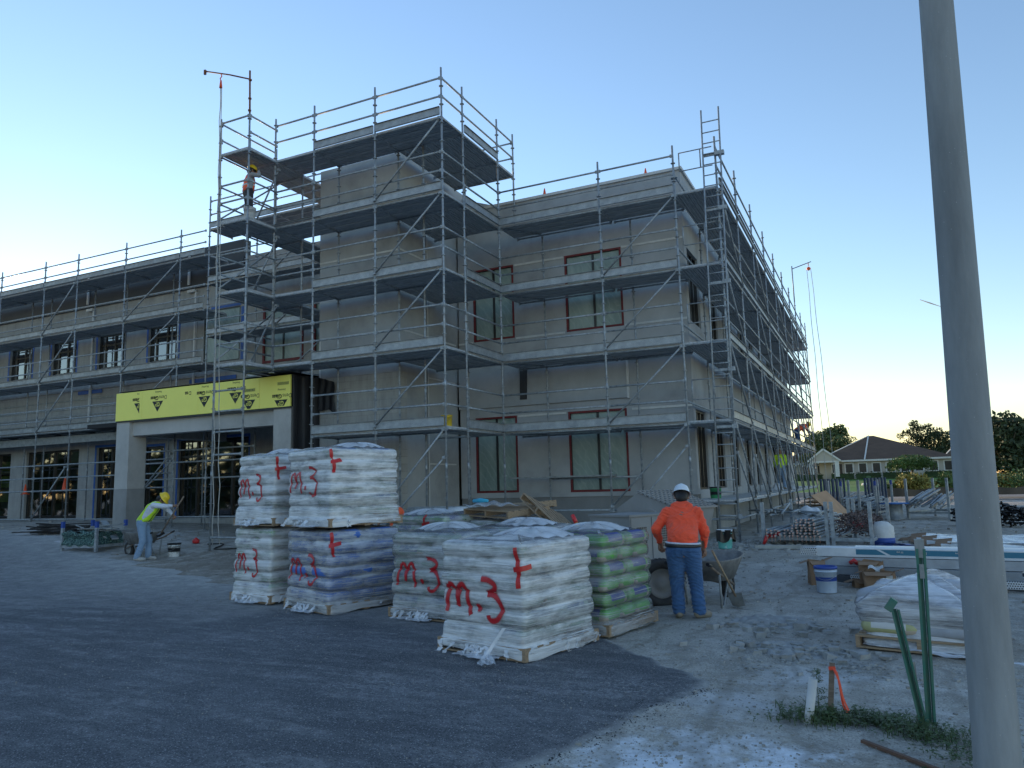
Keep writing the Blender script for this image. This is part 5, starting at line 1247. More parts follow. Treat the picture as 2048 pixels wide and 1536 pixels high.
def wheel(parent, loc, r_, w_, rot, hubm='dusty'):
    mb = MB(); prof = [(r_*.62, -w_*.42), (r_*.8, -w_*.5), (r_*.93, -w_*.48), (r_, -w_*.3), (r_, w_*.3), (r_*.93, w_*.48), (r_*.8, w_*.5), (r_*.62, w_*.42), (r_*.6, 0), (r_*.62, -w_*.42)]
    mb.lathe(prof, n=36)
    for k in range(36):
        a = 2*math.pi*k/36
        mb.obox((r_*1.005*math.cos(a), r_*1.005*math.sin(a), 0), (.014, r_*.09, w_*.6), Matrix.Rotation(a, 3, 'Z'))
    wh = mb.build('wheel', M['tyre'], parent); wh.location = loc; wh.rotation_euler = rot
    mb = MB(); mb.lathe([(0, w_*.2), (r_*.2, w_*.25), (r_*.3, w_*.05), (r_*.5, w_*.1), (r_*.62, w_*.36), (r_*.62, -w_*.36), (r_*.4, -w_*.1), (0, -w_*.1)], n=28); mb.build('rim', M[hubm], wh)
    return wh
wheel(mx, (1.10, -.62, .22), .33, .2, (R(90), 0, R(52)))
wheel(mx, (-1.05, -.4, .22), .33, .2, (R(90), 0, R(90)))
# main wheelbarrow (held by the orange hooded worker)
def wheelbarrow(name, lab, loc, rz, tubm, s=1):
    t = thing(name, lab, 'wheelbarrow', loc, rz)
    mb = MB(); n = 44; prof = [(.20, .36), (.24, .37), (.34, .62), (.355, .64), (.37, .64), (.365, .62), (.25, .35), (.0, .345)]
    vs = []
    for r_, z in [(0, .375)]+prof:
        for k in range(n):
            a = 2*math.pi*k/n; e = lambda t_: math.copysign(abs(t_)**.62, t_)
            k2 = 1+.18*max(0, math.sin(a))*(z > .5); vs.append((r_*.95*e(math.cos(a))*s, (.92+r_*1.35*e(math.sin(a))*k2)*s, (z+.05*max(0, math.sin(a))*(z > .5))*s))
    mb.add(vs, [(j*n+k, j*n+(k+1) % n, (j+1)*n+(k+1) % n, (j+1)*n+k) for j in range(len(prof)) for k in range(n)], True); mb.build('tub', tubm, t)
    for sx in (-1, 1):
        mb = MB(); mb.path([(sx*.29*s, 0, .64*s), (sx*.27*s, .35*s, .50*s), (sx*.17*s, 1.0*s, .33*s), (sx*.06*s, 1.52*s, .20*s)], .018*s, 8); h_ = mb.build('handle', M['wood_old'], t)
        mb = MB(); mb.path([(sx*.292*s, -.03, .645*s), (sx*.285*s, .1*s, .61*s)], .024*s, 8); mb.build('grip', M['black'], h_)
        mb = MB(); mb.path([(sx*.26*s, .45*s, .47*s), (sx*.24*s, .52*s, .02*s), (sx*.22*s, .66*s, .02*s), (sx*.2*s, .92*s, .36*s)], .016*s, 6); mb.build('leg', M['steel_dull'], t)
    wheel(t, (0, 1.45*s, .19*s), .19*s, .09*s, (0, R(90), 0), 'steel_dull'); return t
M['tub'] = plain('mortar_caked_tub', (.22, .22, .215), .7, 0, .5, 7)
wheelbarrow('wheelbarrow', 'cement-caked steel wheelbarrow pushed by the worker in the bright orange hoodie', (6.93, -5.50, .02), R(-10), M['tub'], 1.0)
wheelbarrow('wheelbarrow', 'grey wheelbarrow standing in front of the left porch column beside the vest worker', gp(-6.8, -2.35, 0), R(82), M['tub'], 1.0)
t = thing('shovel', 'wooden handled shovel slanting down from the right hand of the orange hoodie worker', 'shovel', (7.35, -5.2, .02), R(8))
mb = MB(); mb.path([(-.12, -.35, .82), (.12, .15, .18)], .014, 8); mb.build('handle', M['wood'], t)
mb = MB(); mb.grid(lambda u, v: (.10+(u-.5)*.2*(1-.2*v)+.05*v, .12+.16*v, .22-.20*v+.03*abs(u-.5)), 8, 8); mb.build('blade', M['steel_dull'], t)
# cartons of long trim, rolls, boxes (right)
q = NT('long_carton'); p = q.pos('Object'); sx = q.n('SeparateXYZ'); q.l(p, sx.inputs[0])
m = q.math('MULTIPLY', q.math('GREATER_THAN', sx.outputs[2], .035), q.math('LESS_THAN', sx.outputs[2], .115)); m = q.math('MULTIPLY', m, q.math('GREATER_THAN', sx.outputs[0], .62))
sl = q.math('FRACT', q.math('ADD', q.math('MULTIPLY', sx.outputs[0], .9), q.math('MULTIPLY', sx.outputs[2], 1.6))); m = q.math('MULTIPLY', m, q.math('GREATER_THAN', sl, .05))
q.col(q.mix(m, q.ramp(q.noise(p, 3, 5), [(.3, (.48, .52, .56)), (.7, (.66, .70, .73))]), (.035, .17, .26))); q.set(Roughness=.5); M['lcart'] = q.m
def longbox(lab, loc, rz, L, W, Hh, mat, name='long_carton', text=None, tilt=0, group='long cartons of trim laid on the ground'):
    t = thing(name, lab, 'carton', loc, rz, group); t.rotation_euler = (0, tilt, rz)
    mb = MB(); mb.box(0, L, 0, W, 0, Hh); mb.build('carton', mat, t)
    if text:
        for s, x, sz in text:
            mb = MB(); lettering(mb, s, sz, lambda a, b, k: (x-a, -.003-k, .095-b), .002); mb.build('lettering', M['white'], t)
    return t
zb_ = lambda x, y: gz(x, y)
longbox('topmost long white carton with a teal stripe and slanting ticks', (8.28, -2.55, .51), R(-6.5), 4.4, .34, .13, M['lcart'], text=(('10FT', 1.6, .06), ('50 pcs', 1.28, .035), ('wire', 2.02, .035), ('PRODUCTS', 3.75, .07)))
longbox('plain grey long carton just under the striped one', (8.36, -2.56, .37), R(-7), 4.3, .36, .13, plain('grey_carton', (.40, .43, .46), .6))
longbox('second grey carton lower in the same pile', (8.55, -2.62, .24), R(-8), 4.1, .42, .12, plain('pale_carton', (.30, .33, .36), .6))
longbox('bottom dark carton of the pile resting on the ground', (8.6, -2.7, .10), R(-9), 4.1, .5, .13, plain('dark_carton', (.09, .10, .11), .7))
longbox('long white carton lying behind the teal striped one', (8.85, -2.1, .45), R(-4), 3.8, .4, .16, M['white_plastic'])
def holes(name):
    q = NT(name); p = q.pos('Object'); sx = q.n('SeparateXYZ'); q.l(p, sx.inputs[0])
    def fr(o, k, add=0): return q.math('SUBTRACT', q.math('FRACT', q.math('ADD', q.math('MULTIPLY', o, k), add)), .5)
    row = q.math('FLOOR', q.math('MULTIPLY', sx.outputs[2], 34)); fx = q.math('SUBTRACT', q.math('FRACT', q.math('ADD', q.math('MULTIPLY', sx.outputs[0], 34), q.math('MULTIPLY', row, .5))), .5); fz = fr(sx.outputs[2], 34)
    d = q.math('ADD', q.math('MULTIPLY', fx, fx), q.math('MULTIPLY', fz, fz)); q.col(q.mix(q.math('LESS_THAN', d, .10), (.55, .58, .6), (.03, .03, .035))); q.set(Roughness=.45); return q.m
M['holes'] = holes('perforated_bead')
t = thing('metal_bead_bundle', 'bundle of perforated metal corner bead lying in front of the carton pile', 'metal bead', (8.8, -2.9, .17), R(-10)); mb = MB(); mb.box(0, 3.6, -.01, 0, 0, .10); mb.box(0, 3.6, 0, .05, .09, .10); mb.build('bead', M['holes'], t)
t = thing('metal_bead_bundle', 'short perforated bead end sticking out left of the top striped carton', 'metal bead', (8.08, -2.56, .525), R(-6.5)); mb = MB(); mb.box(0, .24, 0, .3, 0, .11); mb.build('bead', M['holes'], t)
def kraft(lab, loc, rz, w, d, h, open_=True):
    t = thing('cardboard_box', lab, 'box', loc, rz); mb = MB(); n = 10
    def fn(u, v):
        a = 2*math.pi*u; e = lambda x: math.copysign(abs(x)**.3, x); k = 1+.04*math.sin(a*3+v*4)
        return (w/2*e(math.cos(a))*k, d/2*e(math.sin(a))*k, h*v+.015*math.sin(a*4)*v)
    mb.grid(fn, 36, 8, True, True); mb.add([fn(k/36, 1) if 0 else (fn(k/36, 1)[0]*.98, fn(k/36, 1)[1]*.98, h*.9) for k in range(36)], [tuple(range(36))]); mb.build('carton', M['cardboard'], t)
    mb = MB()
    for sx, sy in ((1, 0), (-1, 0), (0, -1)):
        c = Vector((sx*w*.5, sy*d*.5, h)); s_ = Vector((-sy*w*.46, sx*d*.46, 0)); o_ = Vector((sx*.12, sy*.1, .05 if sx > 0 else -.04)); mb.add([c-s_, c+s_, c+s_*.8+o_, c-s_*.8+o_], [(0, 1, 2, 3)])
    mb.build('flap', M['cardboard'], t); mb = MB(); mb.add([(w*.25, -d*.52-.004, h*.35), (w*.45, -d*.50-.004, h*.35), (w*.45, -d*.5-.004, h*.85), (w*.25, -d*.52-.004, h*.85)], [(0, 1, 2, 3)]); mb.build('sticker', M['white'], t); return t
kraft('taller crumpled cardboard box standing against the carton pile', gp(9.1, -2.95), R(-12), .32, .26, .36)
kraft('open sagging cardboard box with paper inside, in front of the taller one', gp(9.2, -3.25), R(-6), .42, .3, .26)
kraft('small flattened cardboard scrap left of the two boxes', gp(8.93, -3.1), R(20), .2, .16, .11)
kraft('torn cardboard box end behind the pale blue bucket', gp(8.33, -3.0), R(15), .24, .22, .36)
mb = MB(); mb.grid(lambda u, v: (9.16+(u-.5)*.2, -3.3+(v-.5)*.12, gz(9.1, -3.3)+.3+.02*math.sin(u*8)+.03*v), 8, 6); setp(mb.build('paper_sheet', M['white']), 'crumpled white paper lying on the open cardboard box', 'paper')
mb = MB(); mb.path([(8.8, -2.68, .42), (8.86, -2.7, .46), (8.92, -2.69, .41)], [.03, .04, .03], 8); setp(mb.build('red_scrap', M['redtape']), 'small red tape scrap on the pile under the striped carton', 'tape')
# wrapped white bundles at the right edge
for i, (x, y, L, rz, lab) in enumerate(((9.95, 3.0, 3.6, -3, 'rear long bundle of white foam trim wrapped in film'), (10.1, 2.2, 3.6, -4, 'middle long bundle of white foam trim with torn cardboard end'), (10.3, 1.4, 3.6, -6, 'front long bundle of white foam trim, nearest the carton pile'), (10.9, .4, 3.0, -8, 'short white bundle with a dark strip at the right edge'))):
    t = thing('foam_trim_bundle', lab, 'trim bundle', gp(x, y, .02), R(rz), 'white foam trim bundles lying on the lot'); mb = MB()
    for k in range(3): mb.box(.1*k, L, .02+.22*k, .2+.22*k, 0, .10+.02*(k % 2))
    mb.build('trim', M['white_plastic'], t); mb = MB(); mb.grid(lambda u, v: (.12+L*.96*u, -.03+.75*v+.02*math.sin(u*30), .135+.02*math.sin(u*24+v*7)), 50, 8); mb.build('film', M['cover'], t)
    mb = MB(); mb.add([(-.12, 0, .01), (.15, -.06, .02), (.2, .4, .2), (-.1, .5, .16)], [(0, 1, 2, 3)]); mb.add([(-.15, .3, .01), (.1, .2, .1), (.1, .7, .12), (-.2, .6, .03)], [(0, 1, 2, 3)]); mb.build('carton_end', M['cardboard'], t)
mb = MB(); mb.grid(lambda u, v: (.25*(u-.5)*2, .12*(v-.5)*2, .1*math.sin(u*3.1)*math.sin(v*3.1)+.02*math.sin(u*12)), 14, 8); o = mb.build('cardboard_scrap', M['cardboard']); o.location = gp(9.85, 3.9); setp(o, 'curled brown cardboard scrap behind the foam trim bundles', 'cardboard')
# racks
def rack(lab, x0, y0, L, W, hp, rz=0, group='steel stillage racks for scaffold parts', cap=None, rails=True, base=.12, pm='steel'):
    t = thing('stillage_rack', lab, 'rack', gp(x0, y0), rz, group)
    for x in (0, L):
        for y in (0, W):
            mb = MB(); mb.box(x-.035, x+.035, y-.035, y+.035, 0, hp); o = mb.build('post', M[pm], t)
            if cap: mb = MB(); mb.box(x-.037, x+.037, y-.037, y+.037, hp-.16, hp+.003); mb.build('cap', M[cap], o)
    mb = MB()
    for y in (0, W): mb.box(.036, L-.036, y-.025, y+.025, base, base+.07)
    for x in (0, L): mb.box(x-.025, x+.025, .036, W-.036, base+.001, base+.069)
    mb.build('base_frame', M['steel'], t); return t
r = random.Random(5)
rk = rack('low rack of scaffold tubes with orange ends beside the ladder', 6.9, 2.25, 1.35, 2.6, .95, R(-8))
tb_ = MB(); tips = MB()
for k in range(92):
    row = int(k/13) if k < 80 else 6; i = k % 13; x = .12+i*.09+r.gauss(0, .01); z = .22+row*.058+r.gauss(0, .006)
    if row > 2 and not (4+row*.4 < i < 12): continue
    y0 = -.15+r.gauss(0, .03); y1 = 2.5+r.random()*.5; dx = r.gauss(0, .04)
    tb_.tube((x, y0, z), (x+dx, y1, z+r.gauss(.02, .03)), .024, 7)
    tips.tube((x, y0-.012, z), (x, y0+.05, z), .019, 6)
    if row == 0 and i % 1 == 0: tips.tube((x, y0-.01, z-.02), (x, y0-.012, z-.12), .006, 4)
for k in range(16): a = Vector((r.uniform(-.1, 1.2), r.uniform(.4, 1.4), .62+r.random()*.12)); tb_.tube(a, a+Vector((r.gauss(-.5, .5), 1.6, r.gauss(0, .08))), .024, 7)
o = tb_.build('scaffold_tube_pile', M['steel'], None); o.location = rk.location; o.rotation_euler = rk.rotation_euler; setp(o, 'pile of grey scaffold tubes lying in the low rack by the ladder', 'scaffold tubes', kind='stuff')
o2 = tips.build('tube_end', M['rust'], o); setp(o2, 'orange-red tube ends and pins facing the camera')
o2.data.materials[0] = plain('orange_ends', (.55, .16, .06), .5, 0, .5, 30, c2=(.6, .5, .45))
rk2 = rack('low rack full of rusty couplers next to the tube rack', 8.35, 2.0, .75, 2.6, .95, R(-8))
def clutter(n, x0, x1, y0, y1, hfn, seed, size=.05):
    r = random.Random(seed); mb = MB()
    for _ in range(n):
        x, y = r.uniform(x0, x1), r.uniform(y0, y1); z = r.random()**.5*hfn(x, y); a = Vector((r.gauss(0, 1), r.gauss(0, 1), r.gauss(0, .5))).normalized()*size*(.5+r.random())
        p = Vector((x, y, z)); b = a.cross(Vector((0, 0, 1)))*.6; mb.path([p-a, p, p+b], size*.22, 5, False)
    return mb
mb = clutter(900, .05, .7, 0, 2.5, lambda x, y: .25+.28*(1-abs(x-.2)), 2); o = mb.build('coupler_pile', plain('rusty_couplers', (.26, .19, .17), .6, .3, .6, 30, c2=(.08, .06, .06))); o.location = rk2.location; o.location.z += .15; o.rotation_euler = rk2.rotation_euler; setp(o, 'heap of small rusty scaffold couplers filling the second rack', 'couplers', kind='stuff')
mb = MB(); mb.path([(7.0, 2.2, .50), (7.1, 2.12, .47), (7.25, 2.18, .55)], [.05, .03, .05], 6); mb.path([(6.98, 2.15, .48), (6.9, 2.1, .3)], [.05, .03], 6); setp(mb.build('red_tape', M['redtape']), 'red tape tied round the front post of the tube rack', 'tape')
mb = MB(); mb.box(0, 1.95, -.06, .06, 0, .07); o = mb.build('plank', plain('grey_plank', (.42, .42, .39), .8)); o.location = gp(6.85, 1.2, .02); o.rotation_euler = (0, 0, R(4)); setp(o, 'pale grey plank lying on the ground in front of the tube rack', 'plank')
mb = MB(); mb.box(0, 1.22, 0, 1.9, 0, .018); o = mb.build('plywood_sheet', M['ply']); o.location = (7.55, 8.9, .25); o.rotation_euler = (R(12), R(-48), R(-40)); 
o.rotation_euler = (0, 0, 0); o.data.transform(Matrix.Identity(4))
A_, B_, C_, D_ = Vector((8.36, 9.0, .27)), Vector((8.5, 9.35, .62)), Vector((7.85, 9.35, 1.34)), Vector((7.44, 9.0, 1.2))
o.data.clear_geometry(); nn = (B_-A_).cross(C_-A_).normalized()*.02; o.data.from_pydata([tuple(v) for v in (A_, B_, C_, D_, A_+nn, B_+nn, C_+nn, D_+nn)], [], [(0,1,2,3),(7,6,5,4),(0,4,5,1),(1,5,6,2),(2,6,7,3),(3,7,4,0)]); o.location = (0, 0, 0)
setp(o, 'tan plywood sheet leaning on a rack behind the tube pile', 'plywood')
mb = MB(); mb.grid(lambda u, v: ((u-.5)*.75, (v-.5)*.5, .34*max(0, math.sin(u*3.14)*math.sin(v*3.14))**.5+.03*math.sin(u*14+v*8)), 26, 16); o = mb.build('white_tarp', M['white_plastic']); o.location = (7.75, 4.0, .72); o.rotation_euler = (0, R(14), R(-20)); setp(o, 'bunched white tarp heaped on top of the coupler rack', 'tarp')
mb = MB(); mb.lathe([(0, 0), (.22, .0), (.24, .1), (.23, .38), (.13, .48), (0, .5)], n=24); o = mb.build('drum', M['white']); o.location = gp(9.3, 2.75); t_ = o; setp(o, 'white rounded drum with a blue base at the end of the racks', 'drum')
mb = MB(); mb.lathe([(.222, .0), (.232, .0), (.246, .15), (.236, .15)], n=24); mb.build('base_band', M['bluepaint'], t_)
mb = MB(); mb.grid(lambda u, v: ((u-.5)*.4, (v-.5)*.25, .2*math.sin(u*3.14)*math.sin(v*3.14)+.03*math.sin(u*15)), 14, 8); o = mb.build('red_cloth', M['redtape']); o.location = (8.85, 3.3, .62); setp(o, 'red cloth bundle on the coupler heap near the white drum', 'cloth')
for i, (x, y, z) in enumerate(((9.3, 1.75, .30), (9.75, 1.75, .30), (9.5, 2.2, .30))):
    mb = MB(); mb.lathe([(.25, 0), (.29, .0), (.29, .025), (.25, .025), (.25, 0)], n=28); mb.lathe([(.22, .03), (.3, .03), (.3, .042), (.22, .042)], n=28); o = mb.build('blue_ring', M['bluepaint']); o.location = (x, y, z-.02); setp(o, ('left', 'right', 'rear')[i]+' blue hoop of the three lying behind the striped cartons', 'hoop', 'blue hoops on the ground')
M['dkblue'] = plain('dark_blue_steel', (.06, .09, .15), .6, .2)
# rear racks on the lot
def back_rack(lab, x, y, L, W, rz, hp=1.25, cap=None):
    t = rack(lab, x, y, L, W, hp, rz, 'tall stillage racks on the far lot', cap, base=.18); return t
b1 = back_rack('stacked dark stillage racks with blue posts behind the plywood', 7.75, 12.6, 1.0, 1.9, R(-18), 1.35)
for k in range(6):
    t = rack('dark blue empty frame, %s from the front in the row behind the plywood' % ('one', 'two', 'three', 'four', 'five', 'six')[k], 7.35+.12*k, 15.6+.55*k, 1.6, .35, 1.4, R(-16), 'nested blue stillage frames', None, base=.3, pm='dkblue')
b2 = back_rack('rack of mixed tubes between blue posts in the middle of the lot', 8.1, 13.9, 1.15, 2.2, R(-14), 1.3, 'bluepaint')
mb = MB(); r = random.Random(9)
for k in range(46): x = r.uniform(.05, 1.1); z = .3+r.random()*.4; mb.tube((x, -.1+r.gauss(0, .05), z), (x+r.gauss(0, .15), 2.2, z+r.gauss(.05, .06)), .025, 6)
o = mb.build('scaffold_tube_pile', M['steel']); o.location = b2.location; o.rotation_euler = b2.rotation_euler; setp(o, 'loose tubes filling the middle rack with blue posts', 'scaffold tubes', kind='stuff')
b3 = back_rack('rack of long pale boards and tubes nearest the street pole', 10.15, 13.3, 1.3, 2.2, R(-25), 1.35)
mb = MB()
for k in range(30): x = .1+1.1*r.random(); z = .36+.42*(1-abs(x-.6))*r.random(); mb.beam((x, -.25+r.gauss(0, .08), z), (x-.35+r.gauss(0, .1), 1.9, z+.3), .05, .05)
o = mb.build('ledger_pile', M['toe']); o.location = b3.location; o.rotation_euler = b3.rotation_euler; setp(o, 'slanting pile of pale steel ledgers in the right hand rack', 'ledgers', kind='stuff')
mb = MB(); clutter(160, 0, 1, 0, 1, lambda x, y: .3, 5)
t = thing('cable_spool', 'metal cable spool with a blue top flange standing on the lot', 'spool', gp(9.75, 13.0)); mb = MB(); mb.lathe([(0, 0), (.3, 0), (.3, .04), (.24, .04), (.24, .52), (.3, .52)], n=24); mb.build('drum', M['steel_dull'], t); mb = MB(); mb.lathe([(0, .56), (.46, .56), (.46, .52), (0, .52)], n=28); mb.build('flange', plain('blue_flange', (.05, .16, .45), .5), t)
# dark machinery far right, partly behind the pole
mb = clutter(420, -.8, .9, -.5, .5, lambda x, y: .75-.35*abs(x), 6, .12); o = mb.build('scrap_heap', M['black']); o.location = gp(12.0, 9.2); setp(o, 'dark heap of scrap hoses behind the street pole', 'scrap', kind='stuff')
# left: mesh rack, steel pile, drainage
t = rack('low rack with blue capped posts holding green coated wire mesh', -10.35, -2.55, 1.15, .95, .78, R(8), None, 'bluepaint', base=.1)
q = NT('green_wire_mesh'); p = q.pos('Object'); sx = q.n('SeparateXYZ'); q.l(p, sx.inputs[0])
wz = q.n('TexVoronoi'); wz.inputs['Scale'].default_value = 16; q.l(p, wz.inputs['Vector']); wz.feature = 'DISTANCE_TO_EDGE'
q.col(q.ramp(wz.outputs['Distance'], [(.02, (.16, .30, .27)), (.09, (.02, .06, .06))])); q.set(Roughness=.5); q.l(q.bump(wz.outputs['Distance'], 1, .05), q.b.inputs['Normal'])
mb = MB(); mb.grid(lambda u, v: ((1.1*u)+.02, (-.02-.03*math.sin(v*9)+.02*math.sin(u*20)), .14+.36*v+.03*math.sin(u*9)*v), 40, 12); mb.grid(lambda u, v: (.02+1.1*u, .02+.9*v, .48+.04*math.sin(u*17)+.03*math.sin(v*14)), 30, 20); mb.grid(lambda u, v: (1.13+.02*math.sin(v*9), .9*u, .14+.34*v), 20, 10)
o = mb.build('wire_mesh', q.m, None); o.location = t.location; o.rotation_euler = t.rotation_euler; setp(o, 'bundle of green coated wire mesh lying in the blue capped rack', 'wire mesh')
def sticks(lab, loc, rz, n, L, seed, mat='wood_old', w=.09, spread=.5):
    r = random.Random(seed); mb = MB()
    for k in range(n):
        a = r.gauss(0, .12); x, y, z = r.gauss(0, .2), r.gauss(0, spread*.4), .04+.045*(k//3)+r.random()*.02; d = Vector((math.cos(a), math.sin(a), r.gauss(0, .03)))*L/2*(.7+.4*r.random()); mb.beam(Vector((x, y, z))-d, Vector((x, y, z))+d, w, .03)
    o = mb.build('plank_pile', M[mat]); o.location = loc; o.rotation_euler = (0, 0, rz); return setp(o, lab, 'planks')
sticks('low pile of dark steel planks on the ground left of the mesh rack', gp(-13.9, -.2), R(12), 16, 2.3, 3, 'black')
sticks('loose grey planks heaped across the mesh rack', gp(-9.7, -1.9, .46), R(-14), 7, 1.5, 8, 'steel_dull', .12)
mb = MB(); mb.beam((-10.6, -1.2, 1.05), (-9.0, -2.0, .62), .16, .04); o = mb.build('plank', M['steel']); setp(o, 'single steel plank slanting down over the mesh rack toward the wheelbarrow', 'plank')
mb = MB(); mb.tube((-11.2, -1.6, .95), (-9.1, -2.2, .66), .02, 6); setp(mb.build('scaffold_tube', M['steel_dull']), 'thin tube slanting across the mesh rack', 'tube')
mb = MB(); r = random.Random(4); pts = [Vector((-7.5+2.6*k/24, -.3+.35*math.sin(k*.55)-.03*k, .33+.0*k)) for k in range(25)]; pts = [Vector((p.x, p.y, gz(p.x, p.y)+.03)) for p in pts]; mb.path(pts, .018, 6); setp(mb.build('cable', M['cable']), 'black cable snaking on the dirt near the hoist rope', 'cable')
mb = MB(); mb.lathe([(0, 0), (.09, .02), (.1, .1), (0, .18)], n=14); o = mb.build('red_cap', M['redtape']); o.location = gp(-8.0, -.25); o.name = 'plastic_plug'; setp(o, 'small red plastic plug on the ground beside the hoist rope', 'plug')
def cone(lab, loc, s=1):
    t = thing('traffic_cone', lab, 'cone', loc); mb = MB(); mb.lathe([(.13*s, .02), (.03*s, .6*s), (0, .61*s)], n=16); mb.build('cone', M['orangepl'], t); mb = MB(); mb.box(-.17*s, .17*s, -.17*s, .17*s, 0, .025); mb.build('base', M['orangepl'], t); mb = MB(); mb.lathe([(.095*s, .22*s), (.066*s, .38*s)], n=16); mb.build('band', M['white'], t)
cone('small orange cone hanging on the rail before the storefront glass', (-20.35, 4.1, 2.0), .9)
cone('orange cone with white band left of the storefront mullions', (-23.0, 4.15, 1.9), .7)
cone('orange roof cone standing on the parapet near the tower', (.75, 4.9, 10.5), .55)
cone('orange roof cone standing on the parapet near the corner', (3.95, 4.9, 10.5), .5)
# alu frames and roll lying on the tower base ledgers
t = thing('guardrail_frame_bundle', 'bundle of aluminium frames lying on the lowest ledgers below the tower', 'frames', (-.9, .35, 1.08), R(10)); mb = MB()
for k in range(5): z = .04*k; mb.box(-.6+.05*k, 1.5-.02*k, -.02, .01, z, z+.03); mb.box(-.6+.05*k, 1.5-.02*k, .4, .43, z, z+.03); mb.box(-.6+.05*k, -.57+.05*k, .01, .4, z, z+.03)
mb.build('frame', M['steel'], t)
mb = MB(); mb.path([(-.25, .2, 1.15), (.35, .35, 1.17)], .10, 14); setp(mb.build('fabric_roll', M['white_plastic']), 'short white fabric roll lying in front of the aluminium frames', 'roll')
# dried mortar heaps
def heap(lab, cx, cy, sx, sy, h, seed, name='mortar_heap'):
    mb = MB()
    def fn(u, v):
        x, y = cx+(u-.5)*2*sx, cy+(v-.5)*2*sy; d = max(0, 1-((u-.5)**2+(v-.5)**2)*4.2); k = mn.noise(Vector((x*2.4, y*2.4, seed))); k2 = abs(mn.noise(Vector((x*7, y*9+k*3, seed+3))))
        return (x, y, gz(x, y)-.03+(d**.6)*(.035+h*(.5+k))+(d > .1)*.05*k2)
    mb.grid(fn, 70, 50, True); return setp(mb.build(name, M['mortar']), lab, 'mortar')
heap('wrinkled smear of dried grey mortar beside the orange hoodie worker', 8.0, -5.75, .55, .38, .05, 1)
heap('dark crumbly mortar heap right of the asphalt tongue', 8.45, -7.2, .6, .42, .05, 2)
M['slab_'] = M['mortar']
stones('mortar_rubble', [(8.45, -7.3, .3, .14, 300, .01, .12), (8.2, -6.1, .35, .2, 120, .01, .13), (8.0, -7.9, .5, .4, 60, .01, .05), (6.8, 2.2, .6, .7, 150, .03, .14), (5.6, 3.0, 1.4, .5, 100, .03, .14), (8.6, -1, 1.6, 2.6, 260, .01, .045), (9.2, -7.9, .6, .2, 200, .015, .05)], M['mortar'], 'broken grey mortar flakes and rubble strewn around the work area', 'rubble', 9)
mb = MB(); mb.path([(7.4, -5.0, .05), (7.9, -5.2, .03), (8.6, -4.6, .03), (9.3, -4.9, .03)], .006, 5); setp(mb.build('string', M['rope']), 'thin pale string lying on the dirt between worker and bucket', 'string')
mb = MB(); mb.beam((9.05, -9.95, .02), (9.75, -10.6, .02), .03, .02); setp(mb.build('wood_strip', plain('brown_strip', (.16, .09, .06), .8)), 'thin brown wood strip lying on the ground left of the street pole', 'wood strip')
# ------------------------------------------------------------------ people
M['skin'] = plain('brown_skin', (.30, .17, .11), .55, 0, .2, 8); M['hair'] = plain('black_hair', (.012, .010, .010), .6)
def cloth(name, c, rough=.85, fold=.6, scl=(1, 1, 2.2), dirt=None, sc_=7, c2=None):
    q = NT(name); p = q.pos('Object'); n = q.noise(p, sc_, 4, .6, scl); f = q.noise(p, 3.5, 3, .5)
    x = q.ramp(f, [(.3, c2 or tuple(v*.82 for v in c)), (.7, c)])
    if dirt: x = q.mix(q.ramp(q.noise(p, 5, 6, .75), [(.58, 0), (.72, .7)]), x, dirt)
    q.col(x); q.set(Roughness=rough); q.b.inputs['Sheen Weight'].default_value = .15; q.l(q.bump(n, fold, .03), q.b.inputs['Normal']); return q.m
M['orange_hoodie'] = cloth('fluo_orange_cotton', (1.0, .10, .035), .75, .9, (1, 1, 2), (.45, .09, .05), 9); M['jeans'] = cloth('blue_denim', (.055, .14, .30), .85, .8, (1, 1, 3.5), None, 8, (.03, .085, .2)); M['jeans_light'] = cloth('pale_denim', (.22, .33, .47), .85, .8, (1, 1, 3), (.4, .45, .5))
M['lime'] = cloth('fluo_lime_cloth', (.55, .85, .03), .7, .4); M['white_shirt'] = cloth('white_cotton', (.62, .68, .78), .85, .6); M['grey_shirt'] = cloth('grey_cotton', (.30, .32, .33)); M['dark_trousers'] = cloth('dark_trousers', (.03, .035, .045)); M['orange_vest'] = cloth('fluo_orange_vest', (.95, .12, .03), .7, .4)
M['boot'] = plain('dusty_boot', (.30, .26, .20), .8, 0, .35, 9); M['boot_w'] = plain('pale_dusty_boot', (.42, .42, .40), .8, 0, .3, 9); M['silver'] = plain('reflective_tape', (.6, .62, .62), .3); M['navy'] = plain('navy_trim', (.02, .03, .05), .7); M['hatw'] = plain('white_hard_hat', (.68, .74, .80), .3, 0, .05, 3); M['haty'] = plain('yellow_hard_hat', (.78, .55, .03), .3, 0, .08, 3)
V3 = lambda *a: Vector(a)
